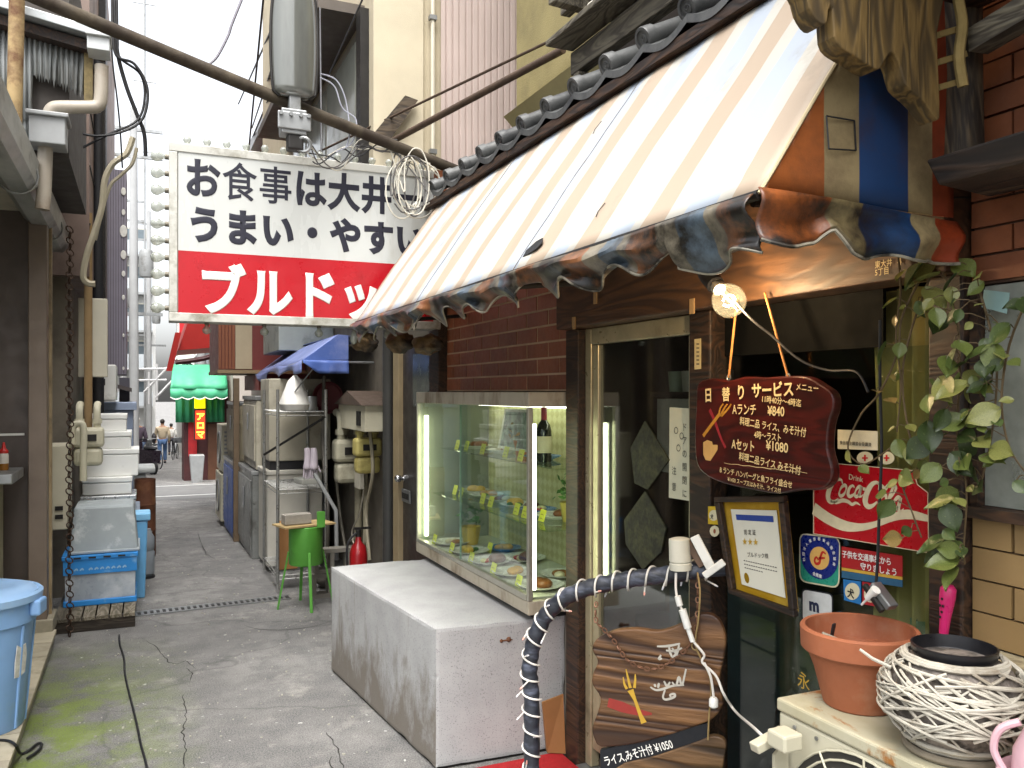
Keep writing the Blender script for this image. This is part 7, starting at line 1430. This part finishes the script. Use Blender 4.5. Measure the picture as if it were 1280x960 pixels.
# ================================================================== RIGHT HAND END OF THE FRONT
MORT = M('dark_mortar', '4a3428', .9, 0, .2, 8, bmp=.3)
rw = MB().box(1.735, 1.9, .4, 1.322, 1.842, 3.2).build('right_brick_wall', MORT, dn); OB = M('orange_brick', '80492a', .7, 0, .25, 10, '5c3420', 3, .5, .7, bmp=.3, rnd=.4)
obm = MB().box(0, .02, -.1, .1, 0, .055).mesh('brick', OB)
obh = MB().box(0, .02, -.048, .048, 0, .055).mesh('half_brick', OB)
for r_ in range(20):
    if r_ % 2: inst('brick', obh, (1.724, 1.272, 1.848+r_*.061), rw)
    for k in range(4): inst('brick', obm, (1.724+random.uniform(-.002, .002), 1.22-k*.206-(.103 if r_ % 2 else 0), 1.848+r_*.061), rw)
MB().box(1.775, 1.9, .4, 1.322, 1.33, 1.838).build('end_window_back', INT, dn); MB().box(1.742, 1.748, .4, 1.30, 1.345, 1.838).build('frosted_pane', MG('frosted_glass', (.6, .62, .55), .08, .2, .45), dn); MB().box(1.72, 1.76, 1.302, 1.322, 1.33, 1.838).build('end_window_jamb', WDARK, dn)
MB().box(1.70, 1.78, .4, 1.322, 1.318, 1.343).build('end_window_sill', WDARK, dn)
lw_ = MB().box(1.74, 1.9, .4, 1.322, 0, 1.316).build('lower_tile_wall', MORT, dn); TLM = M('tan_wall_tile', '957a50', .55, 0, .2, 6, '7d6644', 3, .5, .72, bmp=.15, rnd=.3); tlm = MB().box(0, .02, -.096, .096, 0, .068).mesh('tile', TLM); tlh = MB().box(0, .02, -.046, .046, 0, .068).mesh('half_tile', TLM)
for r_ in range(8):
    for k in range(5):
        y = 1.224-k*.2-(.1 if r_ % 2 else 0); z = .745+r_*.0725
        if z > 1.02: inst('tile', tlm, (1.728, y, z), lw_)
    if r_ % 2 and .745+r_*.0725 > 1.02: inst('tile', tlh, (1.728, 1.274, .745+r_*.0725), lw_)
MB().box(1.66, 1.76, .4, 1.30, .985, 1.03).build('flaking_ledge', M('flaking_plaster', 'a59a7c', .9, 0, .35, 12, '5a4c36', 7, .5, .62, bmp=.6), dn)
pk = tag(MB().hexa([(1.50, .62, 2.03), (1.715, .62, 2.03), (1.715, 1.27, 2.03), (1.52, 1.24, 2.03), (1.48, .62, 2.085), (1.715, .62, 2.085), (1.715, 1.28, 2.085), (1.50, 1.255, 2.085)]).build('timber_shelf', MWOOD('black_brown_timber', '3a2a1e', '17100b', 5, 'Y', .7, 1, .4), bevel=.006), 'dark thick timber shelf jutting out at the right', 'shelf')
bx = thing('cream_carton', 'small cream carton lying on the dark timber shelf', 'carton', (1.62, 1.03, 2.085)); MB().cbox((1.64, 1.035, 2.1), (.03, .05, .03), .2).build('box', M('cream_card', 'c2b080', .7, bmp=0), bx); MB().cbox((1.6245, 1.032, 2.1), (.001, .018, .016), .2).build('printed_mark', MP('brown_mark', ''), bx)
POST = MWOOD('driftwood_post', '5c4e3a', '241c14', 6, 'Z', .75, 1.2, .5)
tag(MB().tube([(1.655, 1.29, 2.09), (1.66, 1.292, 2.3), (1.65, 1.29, 2.55), (1.66, 1.29, 2.68)], [.045, .04, .043, .04], 12).build('driftwood_post', POST, smooth=True), 'dark driftwood post beside the striped awning end', 'post')
tag(MB().tube(smoothpts([at(1204, 108, Y=1.22), at(1199, 70, Y=1.22), at(1203, 30, Y=1.22), at(1197, -10, Y=1.22), at(1200, -60, Y=1.22)], 4), .011, 8).build('pale_branch', M('pale_bark', 'a08a56', .85, 0, .3, 14, bmp=.6), smooth=True), 'pale peeled branch in front of the driftwood post', 'branch')
for i, v in enumerate((38, 72, 104)): tag(MB().bar(at(1172, v+6, Y=1.24), at(1206, v-4, Y=1.24), .012, .012).build('lattice_stick', M('pale_bark', '')), ['top', 'middle', 'lowest'][i]+' pale lattice stick beside the carved slab', 'stick', 'lattice sticks')
tag(MB().bar(at(1222, 52, X=1.62), at(1300, 5, X=1.60), .05, .05).build('slanting_timber', WGREY), 'slanting grey timber against the orange bricks', 'timber')
# big carved slab
so = [(1000, -70), (1008, -5), (1016, 18), (1026, 30), (1034, 28), (1036, 12), (1041, 10), (1043, 45), (1052, 60), (1072, 72), (1090, 84), (1100, 86), (1106, 76), (1112, 67), (1119, 68), (1126, 84), (1132, 105), (1146, 118), (1158, 130), (1168, 145), (1175, 148), (1174, 100), (1172, 40), (1176, -70)]
SLB = MWOOD('mottled_slab', '7d6436', '45371e', 8, 'Z', .7, .5, .35)
sb = thing('carved_slab', 'ragged hanging slab of yellow brown wood at the top right', 'sign board', at(1090, 120, Y=1.22)); MB().prism(smoothpts([at(u, v, Y=1.20) for u, v in so], 2, True), (0, .045, 0)).build('slab', SLB, sb, bevel=.006)
MB().box(1.25, 1.66, 1.195, 1.26, 2.43, 2.50).build('hanging_batten', WDARK, sb)
# ================================================================== VINES
VST = M('vine_stem', '5a4a30', .75, 0, .25, 20, bmp=.2); VLF = []
for i, c in enumerate(('445426', '5a652e', '303e1c', '787a40', '7e6a3a')):
    VLF.append(M('vine_leaf_%d' % i, c, .38, 0, .3, 25, '7d8450' if i < 3 else None, 9, .60, .72, bmp=.12))
def leafmesh(mat):
    b = MB(); n = 10
    def f(s_, t):
        w = .42*math.sin(math.pi*min(1, t**.75))*(1-.15*t)+.02*(1-t); y = t; x = (s_-.5)*2*w; return V((x, y+.10*abs(s_-.5)*2*(-1 if t < .3 else 0)*(1-t*3), .10*abs(s_-.5)**1.2*2-.18*t*t))
    b.grid(f, 6, n); me = b.mesh('leaf', mat, smooth=True); return me
LMS = [leafmesh(m) for m in VLF]
def vine(label, px, X, n, seed, smin=.045, smax=.075, spread=.03, pal=(0, 1, 2, 3)):
    rn = random.Random(seed); P = [at(u, v, X=X+dx) for u, v, dx in px]; C = smoothpts(P, 8)
    t = thing('climbing_vine', label, 'vine', P[-1], 'vines on the right post'); MB().tube(C, [.0022*(1-.5*i/len(C))+.0008 for i in range(len(C))], 6).build('stem', VST, t, smooth=True)
    for k in range(n):
        c = C[int((k+rn.random())/n*(len(C)-1))]; s_ = rn.uniform(smin*.45, smax*.88); a = rn.uniform(-1, 1)
        p = c+V((-rn.uniform(.005, spread*1.3), rn.uniform(-spread, spread), rn.uniform(-spread, spread)*.7))
        yv = V((-.3+rn.uniform(-.5, .4), a*1.2, -.45+rn.uniform(-.6, .45))).normalized(); zv = V((-1+rn.uniform(0, .8), -.35+rn.uniform(-.9, .9), .5+rn.uniform(-.5, .6))).normalized(); xv = yv.cross(zv).normalized(); zv = xv.cross(yv)
        o = inst('leaf', LMS[rn.choice(pal)], p, t); o.rotation_euler = Matrix((xv, yv, zv)).transposed().to_euler(); o.scale = (s_,)*3
        MB().tube([c, (c+p)/2+V((-.004, 0, .006)), p], .0012, 4).build('leaf_stalk', VST, t)
    return t
vine('thick leafy vine hanging down the dark post', [(1176, 330, -.02), (1196, 400, -.03), (1200, 470, -.05), (1196, 540, -.04), (1208, 610, -.04), (1205, 680, -.03), (1206, 705, -.02)], 1.68, 46, 1, .05, .085, .045)
vine('leafy vine in front of the frosted window', [(1215, 335, 0), (1235, 400, -.02), (1246, 460, -.03), (1240, 540, -.03), (1225, 610, -.03)], 1.68, 36, 2, .045, .075, .045)
vine('vine with pale leaves over the mustard curtain', [(1165, 340, 0), (1140, 410, -.01), (1128, 470, -.02), (1136, 540, -.03), (1150, 580, -.03), (1128, 600, -.04), (1140, 640, -.04), (1152, 672, -.03)], 1.66, 20, 3, .04, .065, .03, (0, 1, 3, 4))
vine('vine trailing in from the right edge', [(1290, 360, 0), (1262, 430, -.02), (1252, 500, -.03), (1262, 560, -.02), (1290, 600, 0)], 1.66, 18, 4, .045, .07, .035)
vine('nearly bare vine crossing down to the placard', [(1158, 335, 0), (1128, 395, -.01), (1122, 440, -.02), (1100, 490, -.02), (1075, 520, -.02), (1060, 560, -.02), (1080, 580, -.02), (1120, 555, -.02)], 1.65, 5, 5, .03, .05, .02, (1, 3, 4))
vine('thin bare vine above the drink sign', [(1120, 300, 0), (1126, 360, -.01), (1120, 420, -.02), (1126, 480, -.02), (1121, 540, -.02)], 1.65, 4, 6, .03, .05, .02, (3, 4))
tag(MB().prism([at(u, v, X=1.70) for u, v in ((1230, 362), (1262, 366), (1258, 392), (1227, 384))], (.0015, 0, 0)).build('blue_paper', M('pale_blue_paper', '7d9a98', .8, bmp=0)), 'pale blue paper scrap on the frosted window', 'paper')
# ------------------------------------------------------------------ lettering becomes plain meshes
bpy.context.view_layer.update(); _dg = bpy.context.evaluated_depsgraph_get()
for _o in [o for o in SC.objects if o.type == 'FONT']:
    _me = bpy.data.meshes.new_from_object(_o.evaluated_get(_dg)); _n = bpy.data.objects.new('lettering', _me); COL.objects.link(_n)
    _n.parent = _o.parent; _n.matrix_local = _o.matrix_local.copy()
for _o in [o for o in SC.objects if o.type == 'FONT']: bpy.data.objects.remove(_o)
